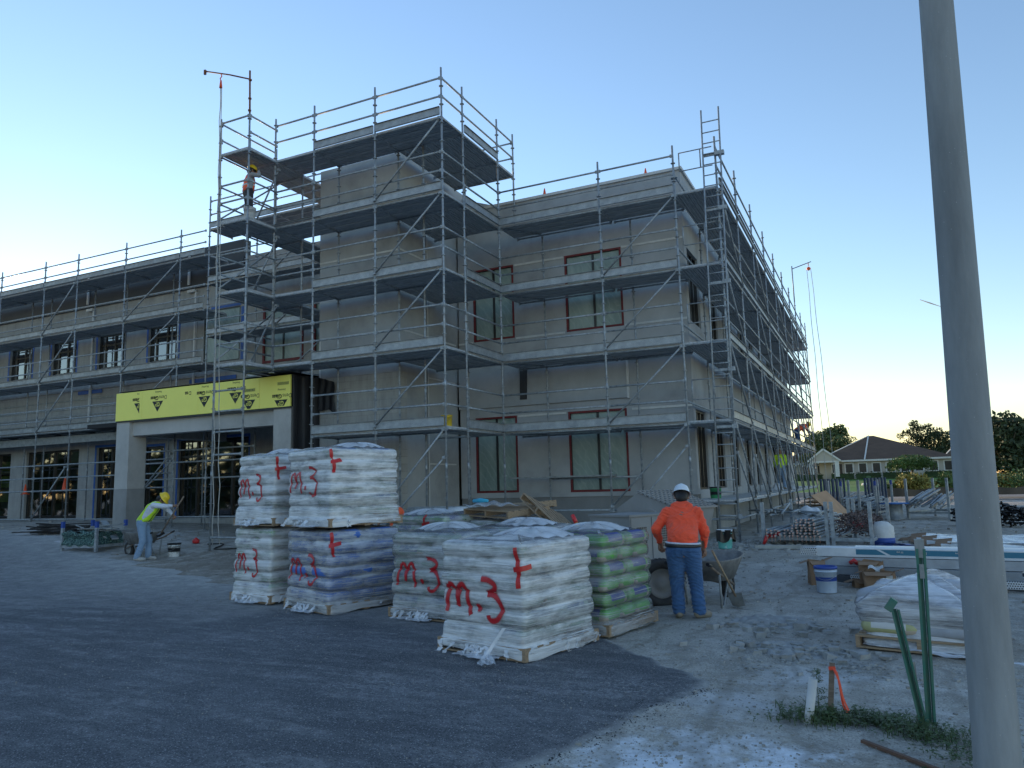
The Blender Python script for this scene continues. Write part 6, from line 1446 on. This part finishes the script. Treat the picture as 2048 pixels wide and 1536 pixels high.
def hand(prims, w, d, palm, curl=1.0, s=1.0, side=1):
    """wrist, direction of the fingers, palm normal; five curled fingers"""
    d = d.normalized(); palm = (palm-d*palm.dot(d)).normalized(); sx = d.cross(palm)*side
    c = w+d*.05*s; prims.append((w, c+d*.035*s, .027*s, .034*s, .02, (1, 1, 1)))
    for i, (o, L) in enumerate(((-.03, .9), (-.01, 1.0), (.011, .95), (.030, .75))):
        b = w+d*.082*s+sx*o*s; k1 = b+(d*.7+palm*.7*curl).normalized()*.034*L*s; k2 = k1+(d*(.35-.5*curl)+palm*1.0).normalized()*.026*L*s; k3 = k2+(d*(-.8*curl)+palm*.5).normalized()*.02*L*s
        prims += [(b, k1, .0098*s, .009*s, .006), (k1, k2, .009*s, .0082*s, .006), (k2, k3, .0082*s, .007*s, .006)]
    t0 = w+d*.025*s-sx*.030*s; t1 = t0+(d*.55-sx*.5+palm*.5).normalized()*.038*s; t2 = t1+(d*.5+palm*.8+sx*.2).normalized()*.03*s
    prims += [(t0, t1, .013*s, .0105*s, .01), (t1, t2, .0105*s, .009*s, .006)]
def person(label, loc, rz, J, top, trousers, boot, hat, vox=.011, vest=None, hair=True, fat=1.0, hood=False, hs=1.0, facing=None, group=None):
    t = thing('person', label, 'person', loc, rz, group)
    g = {k: V3(*v) for k, v in J.items() if isinstance(v, tuple)}
    hd = facing or V3(0, 1, -.25); hd = hd.normalized(); upv = (g['head']-g['neck']).normalized(); f = (hd-upv*hd.dot(upv)).normalized(); sd_ = f.cross(upv)
    H = g['head']; P = []
    P += [(H+upv*.02-f*.008, H+upv*.035+f*.012, .088, .082, .03), (H-upv*.055+f*.035, H-upv*.075+f*.055, .055, .04, .03), (g['neck'], H-upv*.03, .058*fat, .055, .03)]
    P += [(H+f*.085+upv*.01, H+f*.106-upv*.018, .010, .016, .012), (H+f*.07-upv*.058, H+f*.082-upv*.060, .02, .012, .012)]
    for s in (-1, 1): P += [(H+sd_*s*.082+upv*.012, H+sd_*s*.088-upv*.02-f*.006, .016, .011, .01), (H+sd_*s*.032+f*.072+upv*.018, H+sd_*s*.034+f*.078+upv*.018, .012, .011, .008)]
    mid = (g['chest']+g['pelvis'])/2
    P += [(g['chest'], g['neck']-V3(0, 0, .03), .12*fat, .06, .05), (mid, g['chest'], .115*fat, .125*fat, .05), (g['pelvis'], mid, .125*fat, .112*fat, .05)]
    for s in 'LR':
        P += [(g['sh'+s], g['el'+s], .048*fat, .038*fat), (g['el'+s], g['wr'+s], .037*fat, .025), (g['hip'+s], g['kn'+s], .078*fat, .052), (g['kn'+s], g['an'+s], .05, .034), (g['an'+s], g['toe'+s], .034, .028)]
    for s, k in (('L', -1), ('R', 1)):
        dd = J.get('hd'+s); dd = V3(*dd) if dd else (g['wr'+s]-g['el'+s]); hand(P, g['wr'+s], dd, V3(*J.get('pm'+s, (0, .3, -1))), J.get('curl', 1.0), hs, k)
    for q_ in P: pass
    body = sdf_mesh('body', [tuple(tuple(x) if isinstance(x, Vector) else x for x in p) for p in P], min(vox, .0085) if vox < .014 else vox, .02, M['skin'], t)
    T2 = lambda L: [tuple(tuple(x) if isinstance(x, Vector) else x for x in p) for p in L]
    def wr(seed, am=.006, fr=17):
        def post(f_, X, Y, Z):
            n1 = np.sin(Z*fr*3+5*np.sin(X*9+seed)+4*np.sin(Y*8)+3*np.sin(Z*11+X*6)); n2 = np.sin((X*.8+Z*.6)*44+4*np.sin(Z*13+seed)+3*np.sin(Y*17)); gate = .5+.5*np.sin(Z*9+X*5+seed)
            return f_+am*.6-am*(1-np.abs(n1))**2*2.4*gate-am*1.6*(1-np.abs(n2))**2*(1-gate)
        return post
    sh = (g['shL']+g['shR'])/2; hem = g['pelvis']+V3(0, 0, .02 if not hood else .13)
    wv = (g['shR']-g['shL']).normalized(); bw = .5*(g['shR']-g['shL']).length
    top_p = [(g['chest'], g['neck']-V3(0, 0, .045), .135*fat, .075*fat, .05), (g['shL']*.75+g['shR']*.25, g['shR']*.75+g['shL']*.25, .078*fat, .078*fat, .05)]
    for s in (-1, 1): top_p += [(g['chest']+wv*s*bw*.42, hem+wv*s*bw*.34, .112*fat, .112*fat, .06)]
    top_p += [(mid, hem+V3(0, 0, .01), .135*fat, .14*fat, .05)]
    for s in 'LR': top_p += [(g['sh'+s], g['el'+s], .066*fat, .054*fat, .035), (g['el'+s], g['wr'+s]*.9+g['el'+s]*.1, .053*fat, .040, .03)]
    if hood: top_p += [(g['neck']-f*.045-V3(0, 0, .015)+sd_*.075, g['neck']-f*.045-V3(0, 0, .015)-sd_*.075, .06, .06, .03), (g['neck']-f*.07-V3(0, 0, .03), g['neck']-f*.10-V3(0, 0, .12), .05, .028, .03)]
    hemz = hem.z-.05
    def clip_top(f_, X, Y, Z): f_ = wr(1, .007 if hood else .006, 15)(f_, X, Y, Z); return np.maximum(f_, np.where((np.abs(X-hem.x) < .3) & (Z < hemz+.04), hemz-Z, -1)) if not J.get('armlow') else np.maximum(f_, np.where((np.abs(X-hem.x) < .235*fat) & (Z < hemz+.04), hemz-Z, -1))
    sdf_mesh('hoodie' if hood else 'shirt', T2(top_p), vox, .035, M[top], t, clip_top)
    tr = [(g['pelvis']+V3(0, 0, .02)-wv*.05, g['pelvis']+V3(0, 0, .02)+wv*.05, .138*fat, .138*fat, .04)]
    for s in 'LR': tr += [(g['hip'+s], g['kn'+s], .112*fat, .078*fat, .035), (g['kn'+s], g['an'+s]+V3(0, 0, .0), .076*fat, .066*fat, .03)]
    pz = g['pelvis'].z+.085
    def clip_tr(f_, X, Y, Z): f_ = wr(4, .006, 20)(f_, X, Y, Z)-.012*np.exp(-((Z-.16)/.1)**2)*np.abs(np.sin(Z*60)); return np.maximum(np.maximum(f_, Z-pz), .045-Z+min(g['anL'].z, g['anR'].z)-.09)
    sdf_mesh('trousers', T2(tr), vox, .03, M[trousers], t, clip_tr)
    for s in 'LR':
        a_, b_ = g['an'+s], g['toe'+s]; heel = a_+V3(0, 0, -.035)-(b_-a_).normalized()*.03
        gr = a_.z-.09
        def clipb(f_, X, Y, Z, gr=gr): return np.maximum(f_, gr+.004-Z)
        sdf_mesh('boot', T2([(a_+V3(0, 0, .06), a_-V3(0, 0, .02), .052, .05, .03), (heel, V3(b_.x, b_.y, gr+.045), .052, .046, .03)]), min(vox, .01), .03, M[boot], t, clipb)
    if hair: sdf_mesh('hair', T2([(H+upv*.03-f*.02, H-f*.055-upv*.035, .096, .075, .03), (H+upv*.045+f*.02, H+upv*.05, .086, .09, .03), (H-f*.06-upv*.06, g['neck']-f*.03+upv*.035, .06, .05, .03)]), min(vox, .011), .03, M['hair'], t)
    if hat:
        mb = MB(); Mx = Matrix((sd_, f, upv)).transposed(); c = H+upv*(.055 if hood else .06)-f*.005; n = 36; tilt = Matrix.Rotation(R(2 if hood else -10), 3, sd_)
        prof = [(.0, .118), (.03, .117), (.06, .108), (.088, .085), (.104, .05), (.110, .012), (.114, 0), (.130, -.012), (.131, -.018), (.112, -.008), (.104, .02)]; vs = []
        for r_, z in prof:
            for k in range(n):
                a = 2*math.pi*k/n; ridge = .006*math.exp(-(math.sin(a-math.pi/2)*0+math.cos(a))**2*18)*(z > .02); bill = (1+.26*max(0, math.sin(a))**3*(z < 0)); vs.append(c+tilt@(Mx@V3(r_*math.cos(a)*.96*bill, r_*1.13*math.sin(a)*bill, z+ridge)))
        mb.add(vs, [(j*n+k, j*n+(k+1) % n, (j+1)*n+(k+1) % n, (j+1)*n+k) for j in range(len(prof)-1) for k in range(n)], True); mb.build('hard_hat', M[hat], t)
    if vest:
        vm, trim, stripe = vest; vp = [(a, b, c_+.014, d_+.014, *r_) for a, b, c_, d_, *r_ in top_p[:5]]
        vz = hem.z-.0; xw = bw*.86
        def clipv(f_, X, Y, Z):
            side = np.abs((X-sh.x)*wv.x+(Y-sh.y)*wv.y+(Z-sh.z)*wv.z)-xw
            return np.maximum(np.maximum(f_, vz-.02-Z), np.maximum(side, Z-(g['neck'].z+.015)))
        v_ = sdf_mesh('vest', T2(vp), vox, .035, M[vm], t, clipv)
        for k in ((-.45, .45) if stripe != 'H' else ()):
            def clips(f_, X, Y, Z, k=k):
                side = (X-sh.x)*wv.x+(Y-sh.y)*wv.y+(Z-sh.z)*wv.z; return np.maximum(np.maximum(f_-.004, np.abs(side-k*xw)-.014), np.maximum(vz-.018-Z, Z-(g['neck'].z-.02)))
            sdf_mesh('stripe', T2(vp), vox*.8, .035, M[trim], v_, clips)
        for zc in ((.17,) if stripe == 'H' else (.0,)):
            w_ = .026 if stripe == 'H' else .008
            def cliph(f_, X, Y, Z, zc=zc):
                side = np.abs((X-sh.x)*wv.x+(Y-sh.y)*wv.y+(Z-sh.z)*wv.z)-xw; return np.maximum(np.maximum(f_-.004, np.abs(Z-(vz+zc))-w_), side)
            sdf_mesh('stripe', T2(vp), vox*.8, .035, M['silver' if stripe == 'H' else trim], v_, cliph)
    return t, g
# the worker in the orange hoodie, seen from behind, bent over the barrow handles
Jm = dict(pelvis=(.0, -.05, .87), chest=(.005, .10, 1.22), neck=(.01, .17, 1.40), head=(.015, .235, 1.52), shL=(-.185, .12, 1.325), shR=(.195, .12, 1.325), elL=(-.335, .10, 1.11), elR=(.285, .14, 1.07), wrL=(-.295, .24, .93), wrR=(.265, .24, .86),
          hipL=(-.10, -.05, .82), hipR=(.10, -.05, .82), knL=(-.10, .03, .46), knR=(.135, .03, .46), anL=(-.095, .0, .09), anR=(.16, -.02, .09), toeL=(-.11, .15, .05), toeR=(.27, .05, .05), pmL=(.6, .1, -1), pmR=(-.6, .1, -1), hdL=(.05, .35, -.75), hdR=(-.02, .35, -.8), armlow=1)
pm, gm_ = person('worker in bright orange hoodie, jeans and white hard hat, seen from behind at the wheelbarrow', (6.96, -5.80, .015), R(13.4), Jm, 'orange_hoodie', 'jeans', 'boot', 'hatw', .0095, None, True, 1.14, True, 1.12, V3(0, 1, -.35))
def belt(f_, X, Y, Z): return np.maximum(f_-.004, np.abs(Z-(.915-.02*X))-.019)
sdf_mesh('belt', [((-.06, -.05, .89), (.06, -.05, .89), .162, .162, .04), ((-.06, -.04, .94), (.06, -.04, .94), .158, .158, .04)], .009, .03, M['black'], pm, belt)
def undr(f_, X, Y, Z): return np.maximum(f_-.002, np.abs(Z-(.945-.05*X))-.012)
sdf_mesh('undershirt', [((-.06, -.05, .89), (.06, -.05, .89), .160, .160, .04), ((-.06, -.035, .97), (.06, -.035, .97), .156, .156, .04)], .009, .03, M['white_shirt'], pm, undr)
# worker by the porch leaning on a tool
Jl = dict(pelvis=(0, -.05, .93), chest=(.03, .17, 1.24), neck=(.05, .34, 1.40), head=(.06, .42, 1.47), shL=(-.15, .24, 1.34), shR=(.20, .26, 1.33), elL=(-.05, .50, 1.22), elR=(.20, .50, 1.30), wrL=(.02, .66, 1.08), wrR=(.14, .70, 1.30),
          hipL=(-.09, -.05, .88), hipR=(.09, -.05, .88), knL=(-.10, .06, .48), knR=(.10, .0, .47), anL=(-.12, .05, .09), anR=(.12, -.12, .09), toeL=(-.12, .21, .05), toeR=(.13, .06, .05), pmL=(.5, .3, -.6), pmR=(.2, .4, -.8))
person('worker in yellow-green vest, white shirt and yellow hard hat leaning on a tool', (-6.93, -2.75, .165), R(-62), Jl, 'white_shirt', 'jeans_light', 'boot_w', 'haty', .013, ('lime', 'navy', 'V'), True, 1.0, False, 1.05, V3(0, 1, -.7))
mb = MB(); c = Vector((-6.93, -2.75, .165)); m_ = Matrix.Rotation(R(-62), 4, 'Z'); a_ = c+m_@V3(.30, 1.02, 1.52); b_ = c+m_@V3(-.06, .35, .62); mb.tube(a_, b_, .017, 8); s_ = MB(); h_ = mb.build('long_handled_tool', M['wood_old']); setp(h_, 'long wooden tool handle leaned on by the worker in the yellow-green vest', 'tool')
s_.obox(b_, (.10, .16, .06), Matrix.Rotation(.5, 3, 'X')); s_.build('head', M['black'], h_)
# worker on the hoist scaffold, hand to his brow
Ju = dict(pelvis=(0, 0, .95), chest=(-.01, .03, 1.28), neck=(0, .06, 1.47), head=(.01, .09, 1.60), shL=(-.19, .03, 1.42), shR=(.18, .04, 1.42), elL=(-.33, -.02, 1.22), elR=(.38, .17, 1.35), wrL=(-.40, .12, 1.02), wrR=(.20, .22, 1.56),
          hipL=(-.09, 0, .90), hipR=(.09, 0, .90), knL=(-.09, .04, .49), knR=(.10, .03, .49), anL=(-.10, 0, .09), anR=(.13, 0, .09), toeL=(-.12, .14, .05), toeR=(.17, .13, .05), pmR=(-.7, .3, -.5), hdR=(-.8, .1, .3), pmL=(.3, .3, -.6), armlow=1)
person('worker high on the hoist scaffold in orange vest, hand raised to the brow', (-6.02, -.55, 9.18), R(-28), Ju, 'grey_shirt', 'dark_trousers', 'boot', 'haty', .013, ('orange_vest', 'silver', 'H'), True, 1.0, False, 1.1, V3(.15, 1, -.05))
# three workers half hidden further back
Js = dict(pelvis=(0, 0, .95), chest=(0, .03, 1.28), neck=(0, .05, 1.47), head=(0, .08, 1.60), shL=(-.19, .02, 1.42), shR=(.19, .02, 1.42), elL=(-.25, .02, 1.14), elR=(.25, .04, 1.14), wrL=(-.22, .20, .98), wrR=(.20, .22, 1.0),
          hipL=(-.09, 0, .90), hipR=(.09, 0, .90), knL=(-.10, .03, .49), knR=(.10, .03, .49), anL=(-.11, 0, .09), anR=(.11, 0, .09), toeL=(-.12, .14, .05), toeR=(.13, .14, .05))
Jb = dict(Js); Jb.update(chest=(0, .30, 1.18), neck=(0, .46, 1.25), head=(0, .60, 1.28), shL=(-.19, .36, 1.25), shR=(.19, .36, 1.25), elL=(-.22, .45, .98), elR=(.22, .45, .98), wrL=(-.18, .55, .78), wrR=(.18, .55, .78))
person('worker in an orange vest bending down, mostly hidden behind the wider double pallet stack', (-.75, -1.0, .2), R(95), Jb, 'grey_shirt', 'orange_vest', 'boot', 'haty', .016, ('orange_vest', 'silver', 'H'), True, 1.05, False, 1.0)
person('worker in a lime green top and pale trousers standing on the low east scaffold platform', (5.62, 18.6, 1.27), R(10), Js, 'lime', 'jeans_light', 'boot', 'hatw', .018, None, False, 1.0)
person('worker in orange vest and jeans near the far end of the east scaffold', (5.72, 26.3, 3.23), R(-60), Jb, 'orange_vest', 'jeans', 'boot', 'haty', .02, None, False, 1.0)
mb = MB(); mb.grid(lambda u, v: (5.6+(u-.5)*.5, 16.9+(v-.5)*.5, 1.27+.3*math.sin(u*3.14)*math.sin(v*3.14)+.02*math.sin(u*20)), 14, 12); setp(mb.build('sack', M['white_plastic']), 'white and red sack lying on the low east scaffold platform by the lime worker', 'sack')
bucket('bucket', 'white pail on the low east scaffold platform past the sack', (5.9, 19.6, 1.27), M['white_plastic'], M['white'], .36, .15, .17, False)
bucket('bucket', 'green pail on the low east scaffold platform close behind the ladder', (5.45, 4.6, 1.27), plain('green_pail', (.05, .3, .12), .5), M['black'], .3, .13, .15, False)
# ------------------------------------------------------------------ far side: houses, trees, hedge, bushes
M['roof'] = plain('brown_shingle_roof', (.13, .085, .06), .85, 0, .3, .6, kind='World', scl=(1, 1, 3)); M['hwall'] = plain('beige_house_wall', (.48, .44, .38), .85, 0, .15, .3, kind='World')
M['hwhite'] = plain('white_house_trim', (.75, .74, .7), .7); M['hedge'] = plain('hedge_leaf', (.035, .07, .02), .8, 0, .5, 1.2)
def leafmat(name, c, c2):
    q = NT(name); p = q.pos('World'); q.col(q.ramp(q.noise(p, 1.1, 4, .6), [(.3, c2), (.7, c)])); q.set(Roughness=.7); q.b.inputs['Transmission Weight'].default_value = 0; return q.m
LM = [leafmat('tree_leaf', (.10, .15, .045), (.03, .055, .02)), leafmat('dark_tree_leaf', (.05, .08, .03), (.018, .03, .014)), leafmat('willow_leaf', (.11, .19, .05), (.04, .08, .02)), leafmat('sunlit_bush_leaf', (.42, .32, .07), (.12, .16, .04))]  # the golden bush leaf has the low sun's warmth in its colour
M['bark'] = plain('bark', (.12, .09, .065), .9)
def leaves(mb, blobs, n, s, seed, droop=0):
    r = random.Random(seed); tot = sum(b[3]**2 for b in blobs)
    for (x, y, z, R_, *sq) in blobs:
        for _ in range(int(n*R_**2/tot)):
            d = Vector((r.gauss(0, 1), r.gauss(0, 1), r.gauss(0, 1))).normalized(); k = R_*(r.random()**.33)*(1+.28*mn.noise(Vector((d.x*2+x, d.y*2, d.z*2+z))))
            p = Vector((x, y, z))+Vector((d.x*k, d.y*k, d.z*k*(sq[0] if sq else .8)))
            if droop: p.z -= droop*abs(d.x)**2
            a = Vector((r.gauss(0, 1), r.gauss(0, 1), r.gauss(0, 1))).normalized(); b = a.cross(Vector((r.gauss(0, 1), r.gauss(0, 1), r.gauss(0, 1)))).normalized(); q_ = s*(.6+.8*r.random())
            mb.add([p-a*q_, p+b*q_*.5, p+a*q_, p-b*q_*.5], [(0, 1, 2, 3)])
def tree(lab, x, y, z, h, R_, mat, seed, n=2600, trunk=.3, kind='tree', group='trees beyond the pond', shape='round'):
    t = thing(kind, lab, 'tree' if 'bush' not in kind else 'bush', (x, y, z), 0, group); r = random.Random(seed); bl = []
    for k in range(11): a = r.random()*6.28; q_ = R_*.62*r.random()**.5; zz_ = h*(trunk+.12+(1-trunk-.2)*r.random()); bl.append((q_*math.cos(a), q_*math.sin(a), zz_, R_*(.34+.2*r.random())*(1.25-zz_/h*.6 if shape == 'cone' else 1)))
    bl.append((0, 0, h*.6, R_*.62)); mb = MB(); leaves(mb, bl, n, R_*.075, seed); mb.build('crown', mat, t)
    mb = MB(); mb.path([(0, 0, -.3), (.05*R_, 0, h*.3), (0, 0, h*.7)], [.06*R_, .045*R_, .015*R_], 7)
    for k in range(5): a = r.random()*6.28; mb.path([(0, 0, h*.28), (R_*.3*math.cos(a), R_*.3*math.sin(a), h*.5), (R_*.55*math.cos(a), R_*.55*math.sin(a), h*.72)], [.03*R_, .018*R_, .006*R_], 5)
    mb.build('trunk', M['bark'], t); return t
ZH = 1.75
FW = Vector((math.sin(YAW), math.cos(YAW), 0))
def at(px, dist):
    """world x, y of a spot dist metres out in the photograph's column px"""
    d = fwd+rr*((px-1024)/F_PX)-uu*((950-768)/F_PX); d = Vector((d.x, d.y, 0)).normalized(); return CAM.x+d.x*dist, CAM.y+d.y*dist
def house(lab, px0, px1, dist, zg, wh, apex, seed, porch=False, nwin=9):
    x0, y0 = at(px0, dist); x1, y1 = at(px1, dist); L = math.hypot(x1-x0, y1-y0); t = thing('house', lab, 'house', (x0, y0, zg), math.atan2(y1-y0, x1-x0), 'single storey houses beyond the pond')
    D = L*.55; mb = MB(); mb.box(0, L, 0, D, -1, wh); mb.build('wall', M['hwall'], t)
    e = .7; r1 = L*.30; mb = MB(); vs = [(-e, -e, wh), (L+e, -e, wh), (L+e, D+e, wh), (-e, D+e, wh), (L*.36, D*.5, apex), (L*.62, D*.5, apex)] if not porch else [(-e, -e, wh), (L+e, -e, wh), (L+e, D+e, wh), (-e, D+e, wh), (L*.40, D*.5, apex), (L*.44, D*.5, apex)]
    mb.add(vs, [(0, 1, 5, 4), (1, 2, 5), (2, 3, 4, 5), (3, 0, 4)]); rf = mb.build('roof', M['roof'], t)
    mb = MB(); mb.box(-e, L+e, -e-.05, -e, wh-.3, wh+.02); mb.build('fascia', M['hwhite'], t)
    mb = MB(); mb.beam(vs[0], (vs[4][0], vs[4][1], vs[4][2]+.05), .25, .12); mb.beam((L*.36, -e, wh+.03), (vs[4][0], vs[4][1], vs[4][2]+.08), .22, .1); mb.build('sunlit_hip_line', M['hwhite'], rf)  # white strips paint the bright sunlit edge along the roof hips
    for k in range(nwin):
        x = L*(.13+.84*k/max(1, nwin-1)) if nwin > 1 else L*.5; w_ = 1.15
        mb = MB(); mb.box(x-w_/2-.2, x+w_/2+.2, -.08, -.005, .55, 2.45); fr = mb.build('window', M['hwhite'], t); mb = MB(); mb.box(x-w_/2, x+w_/2, -.1, -.082, .7, 2.25); mb.build('pane', M['black'], fr)
    if porch:
        mb = MB(); mb.prism_y([(-1.4, wh-.1), (3.6, wh-.1), (1.1, wh+1.9)], -3.2, -2.9); mb.build('gable', M['hwall'], t); mb = MB(); mb.beam((-1.7, -3.3, wh-.1), (1.1, -3.3, wh+2.1), .3, .3); mb.beam((3.9, -3.3, wh-.1), (1.1, -3.3, wh+2.1), .3, .3); mb.box(-1.4, 3.6, -3.3, -3.0, wh-.35, wh-.08); mb.build('gable_trim', M['hwhite'], t)
        mb = MB(); mb.add([(-1.7, -3.2, wh-.1), (1.1, -3.2, wh+2.0), (1.1, 3, wh+2.0), (-1.7, 3, wh-.1), (3.9, -3.2, wh-.1), (3.9, 3, wh-.1)], [(0, 1, 2, 3), (1, 4, 5, 2)]); mb.build('porch_roof', M['roof'], t)
        for x in (-1.1, 3.2): mb = MB(); mb.box(x-.35, x+.35, -3.3, -2.7, 0, wh-.3); mb.build('porch_column', M['hwhite'], t)
        mb = MB(); mb.box(2.6, 3.9, -.12, -.01, 0, 2.3); mb.build('door', M['black'], t)
    return t
house('wide beige bungalow with a hipped brown roof and small gabled porch beyond the pond', 1640, 1908, 152, ZH, 2.95, 7.5, 1, True, 9)
house('partly hidden bungalow at the right edge beyond the dark tree', 2030, 2300, 150, ZH, 2.9, 7.2, 2, False, 7)
house('pale low building glimpsed through the end of the east scaffold', 1575, 1645, 165, ZH, 2.9, 5.2, 3, False, 3)
house('far roof just visible above the big bungalow at its right side', 1895, 1990, 190, ZH, 3.4, 7.5, 4, False, 3)
for k, (a, b, lab) in enumerate(((1663, 1708, 'clipped hedge left of centre under the bungalow windows'), (1712, 1762, 'clipped hedge under the middle windows of the bungalow'), (1766, 1822, 'long clipped hedge behind the weeping tree'), (1850, 1905, 'clipped hedge at the right end of the bungalow'), (1590, 1645, 'clipped hedge seen behind the scaffold end'))):
    x0, y0 = at(a, 149); x1, y1 = at(b, 149); L = math.hypot(x1-x0, y1-y0); mb = MB(); r = random.Random(k)
    mb.box(0, L, -.4, .4, -.3, 1.05)
    for _ in range(int(L*60)): p = Vector((r.uniform(0, L), r.uniform(-.5, .45), r.uniform(0, 1.2))); d = Vector((r.gauss(0, .12), r.gauss(0, .12), r.gauss(0, .12))); e = Vector((r.gauss(0, .1), r.gauss(0, .1), r.gauss(0, .1))); mb.add([p, p+d, p+d+e, p+e], [(0, 1, 2, 3)])
    o = mb.build('hedge', M['hedge']); o.location = (x0, y0, far_z(x0, y0)+.1); o.rotation_euler = (0, 0, math.atan2(y1-y0, x1-x0)); setp(o, lab, 'hedge', 'hedges in front of the bungalow')
def T_(lab, px, dist, h, R_, m, seed, n=2600, trunk=.3, shape='round', kind='tree', group='trees beyond the pond'):
    x, y = at(px, dist); return tree(lab, x, y, far_z(x, y), h, R_, LM[m], seed, n, trunk, kind, group, shape)
T_('broad leafy tree left of the bungalow roof', 1664, 175, 11.2, 4.8, 0, 1, 3600)
T_('smaller tree beside the broad one, above the bungalow', 1690, 168, 9.2, 3.2, 0, 2, 2000)
T_('tree showing behind the east scaffold end', 1632, 165, 9.4, 3.2, 0, 3, 2200)
T_('low tree behind the scaffold end with yellow leaves', 1618, 160, 5.5, 2.4, 0, 4, 1500)
for k, (px, h, R_, nm) in enumerate(((1822, 9.8, 2.4, 'first'), (1838, 11.6, 2.2, 'second'), (1853, 10.8, 2.2, 'third'), (1868, 10.2, 2.6, 'fourth'), (1885, 9.8, 3.0, 'fifth'), (1900, 9.3, 3.0, 'sixth'))):
    T_('%s tree from the left in the dark row behind the bungalow roof' % nm, px, 205, h+2.2, R_*1.35, 1, 20+k, 1500, .2, 'cone')
T_('big dark green tree right of the street pole', 2012, 132, 9.8, 4.9, 1, 40, 5200, .12)
T_('dark tree touching the street pole on its right side', 1978, 136, 8.6, 3.4, 1, 41, 2600, .12)
T_('far tree above the house at the right picture edge', 2050, 170, 10.5, 4, 1, 42, 2000)
# weeping tree on the lawn
x, y = at(1824, 138); t = thing('weeping_tree', 'low weeping tree with an umbrella crown on the lawn before the bungalow', 'tree', (x, y, far_z(x, y)), 0, 'trees beyond the pond'); mb = MB(); leaves(mb, [(0, 0, 3.4, 2.9, .34), (-1.5, 0, 3.0, 1.9, .5), (1.6, 0, 3.0, 1.9, .5), (-2.6, 0, 2.5, 1.2, .8), (2.6, 0, 2.6, 1.2, .8), (0, -.5, 2.7, 2.0, .5)], 4200, .16, 5, 0); mb.build('crown', LM[2], t); mb = MB(); mb.path([(0, 0, -.2), (.1, 0, 1.6), (0, 0, 3.2)], [.22, .16, .08], 7); mb.build('trunk', M['bark'], t)
def bush(lab, px, dist, w_, h, m, seed, n=1600, zoff=0):
    x, y = at(px, dist); r = random.Random(seed); t = thing('bush', lab, 'bush', (x, y, far_z(x, y)+zoff), 0, 'bushes along the pond bank'); mb = MB(); bl = [(r.uniform(-w_/2, w_/2), r.uniform(-.5, .5), h*(.25+.25*r.random()), h*(.38+.15*r.random())) for _ in range(9)]; bl.append((0, 0, h*.5, h*.5)); leaves(mb, bl, n, .09, seed); mb.build('foliage', LM[m], t)
bush('rounded golden bush lit by the low sun on the pond bank', 1832, 52, 1.4, 1.35, 3, 1, 3600, .4)
bush('sparse yellow-green reeds left of the golden bush', 1780, 52, 2.2, .7, 2, 2, 900, .45)
bush('green bush touching the left side of the street pole', 1898, 52, .8, 1.3, 2, 3, 1500, .5)
bush('sunlit yellow-green bush right of the street pole', 2020, 54, 3.0, 1.3, 3, 4, 2600, .35)
bush('yellow-green bush at the right picture edge', 2075, 53, 2.4, 1.5, 2, 5, 1600, .4)
x0, y0 = at(1765, 47.5); x1, y1 = at(2300, 52); mb = MB(); r = random.Random(1); N = 60
mb.grid(lambda u, v: (x0+(x1-x0)*u, y0+(y1-y0)*u+.05*math.sin(u*60), .55+.42*v+.06*math.sin(u*35)*v), 90, 4); setp(mb.build('silt_fence', M['black']), 'low black silt fence running along the pond behind the kerb', 'fence')
for i, (a, b, z0, z1, lab) in enumerate(((1634, 1700, .3, .95, 'pale concrete wall section seen at the end of the scaffold'),)):
    x0, y0 = at(a, 44); x1, y1 = at(b, 44); mb = MB(); mb.beam((x0, y0, .6), (x1, y1, .6), .3, .7); setp(mb.build('low_wall', M['kerb']), lab, 'wall')
x, y = at(1737, 130); t = thing('yard_sign', 'small green yard sign standing on the lawn', 'sign', (x, y, far_z(x, y))); mb = MB(); mb.box(-.35, .35, -.03, .03, .5, 1.4); mb.build('panel', plain('sign_green', (.05, .12, .06), .6), t)
for k in (-.3, .3): mb = MB(); mb.box(k-.03, k+.03, -.02, .02, 0, .5); mb.build('post', M['hwhite'], t)
for k, (px, lab) in enumerate(((1728, 'white stone left of the yard sign on the lawn'),)):
    x, y = at(px, 128); mb = MB(); mb.lathe([(0, 0), (.5, .05), (.4, .35), (0, .45)], n=10); o = mb.build('white_rock', M['hwhite']); o.location = (x, y, far_z(x, y)); setp(o, lab, 'rock')
# timber cribbing seen under the scaffold end
sticks('stack of pale boards on the ground at the far end of the scaffold', Vector((7.6, 27, .3)), R(5), 26, 3.4, 6, 'wood', .2, 1.2)
# a tree line on the street side, behind the camera (it shows in the window glass)
mb = MB(); bl = []
for k in range(60):
    a = R(5+k*1.9)+math.pi; d_ = 60+8*math.sin(k*2.1); bl.append((CAM.x+d_*math.sin(a), CAM.y+d_*math.cos(a), 1.2+1.7*(k % 3), 3.6+1.2*math.sin(k*1.7), 1.0))
leaves(mb, bl, 6000, .9, 77); setp(mb.build('tree_belt', LM[1]), 'dark belt of trees across the street, seen only in the storefront glass', 'woodland', kind='stuff')
# a short vapour trail, far away
mb = MB(); c = CAM+(fwd+rr*((1860-1024)/F_PX)-uu*((606-768)/F_PX))*4200; d = (rr*1.0-uu*.33).normalized(); mb.path([c-d*60, c, c+d*70], [1.5, 3.5, 1.2], 6); setp(mb.build('vapour_trail', M['hwhite']), 'short thin white vapour trail in the sky left of the street pole', 'vapour trail')
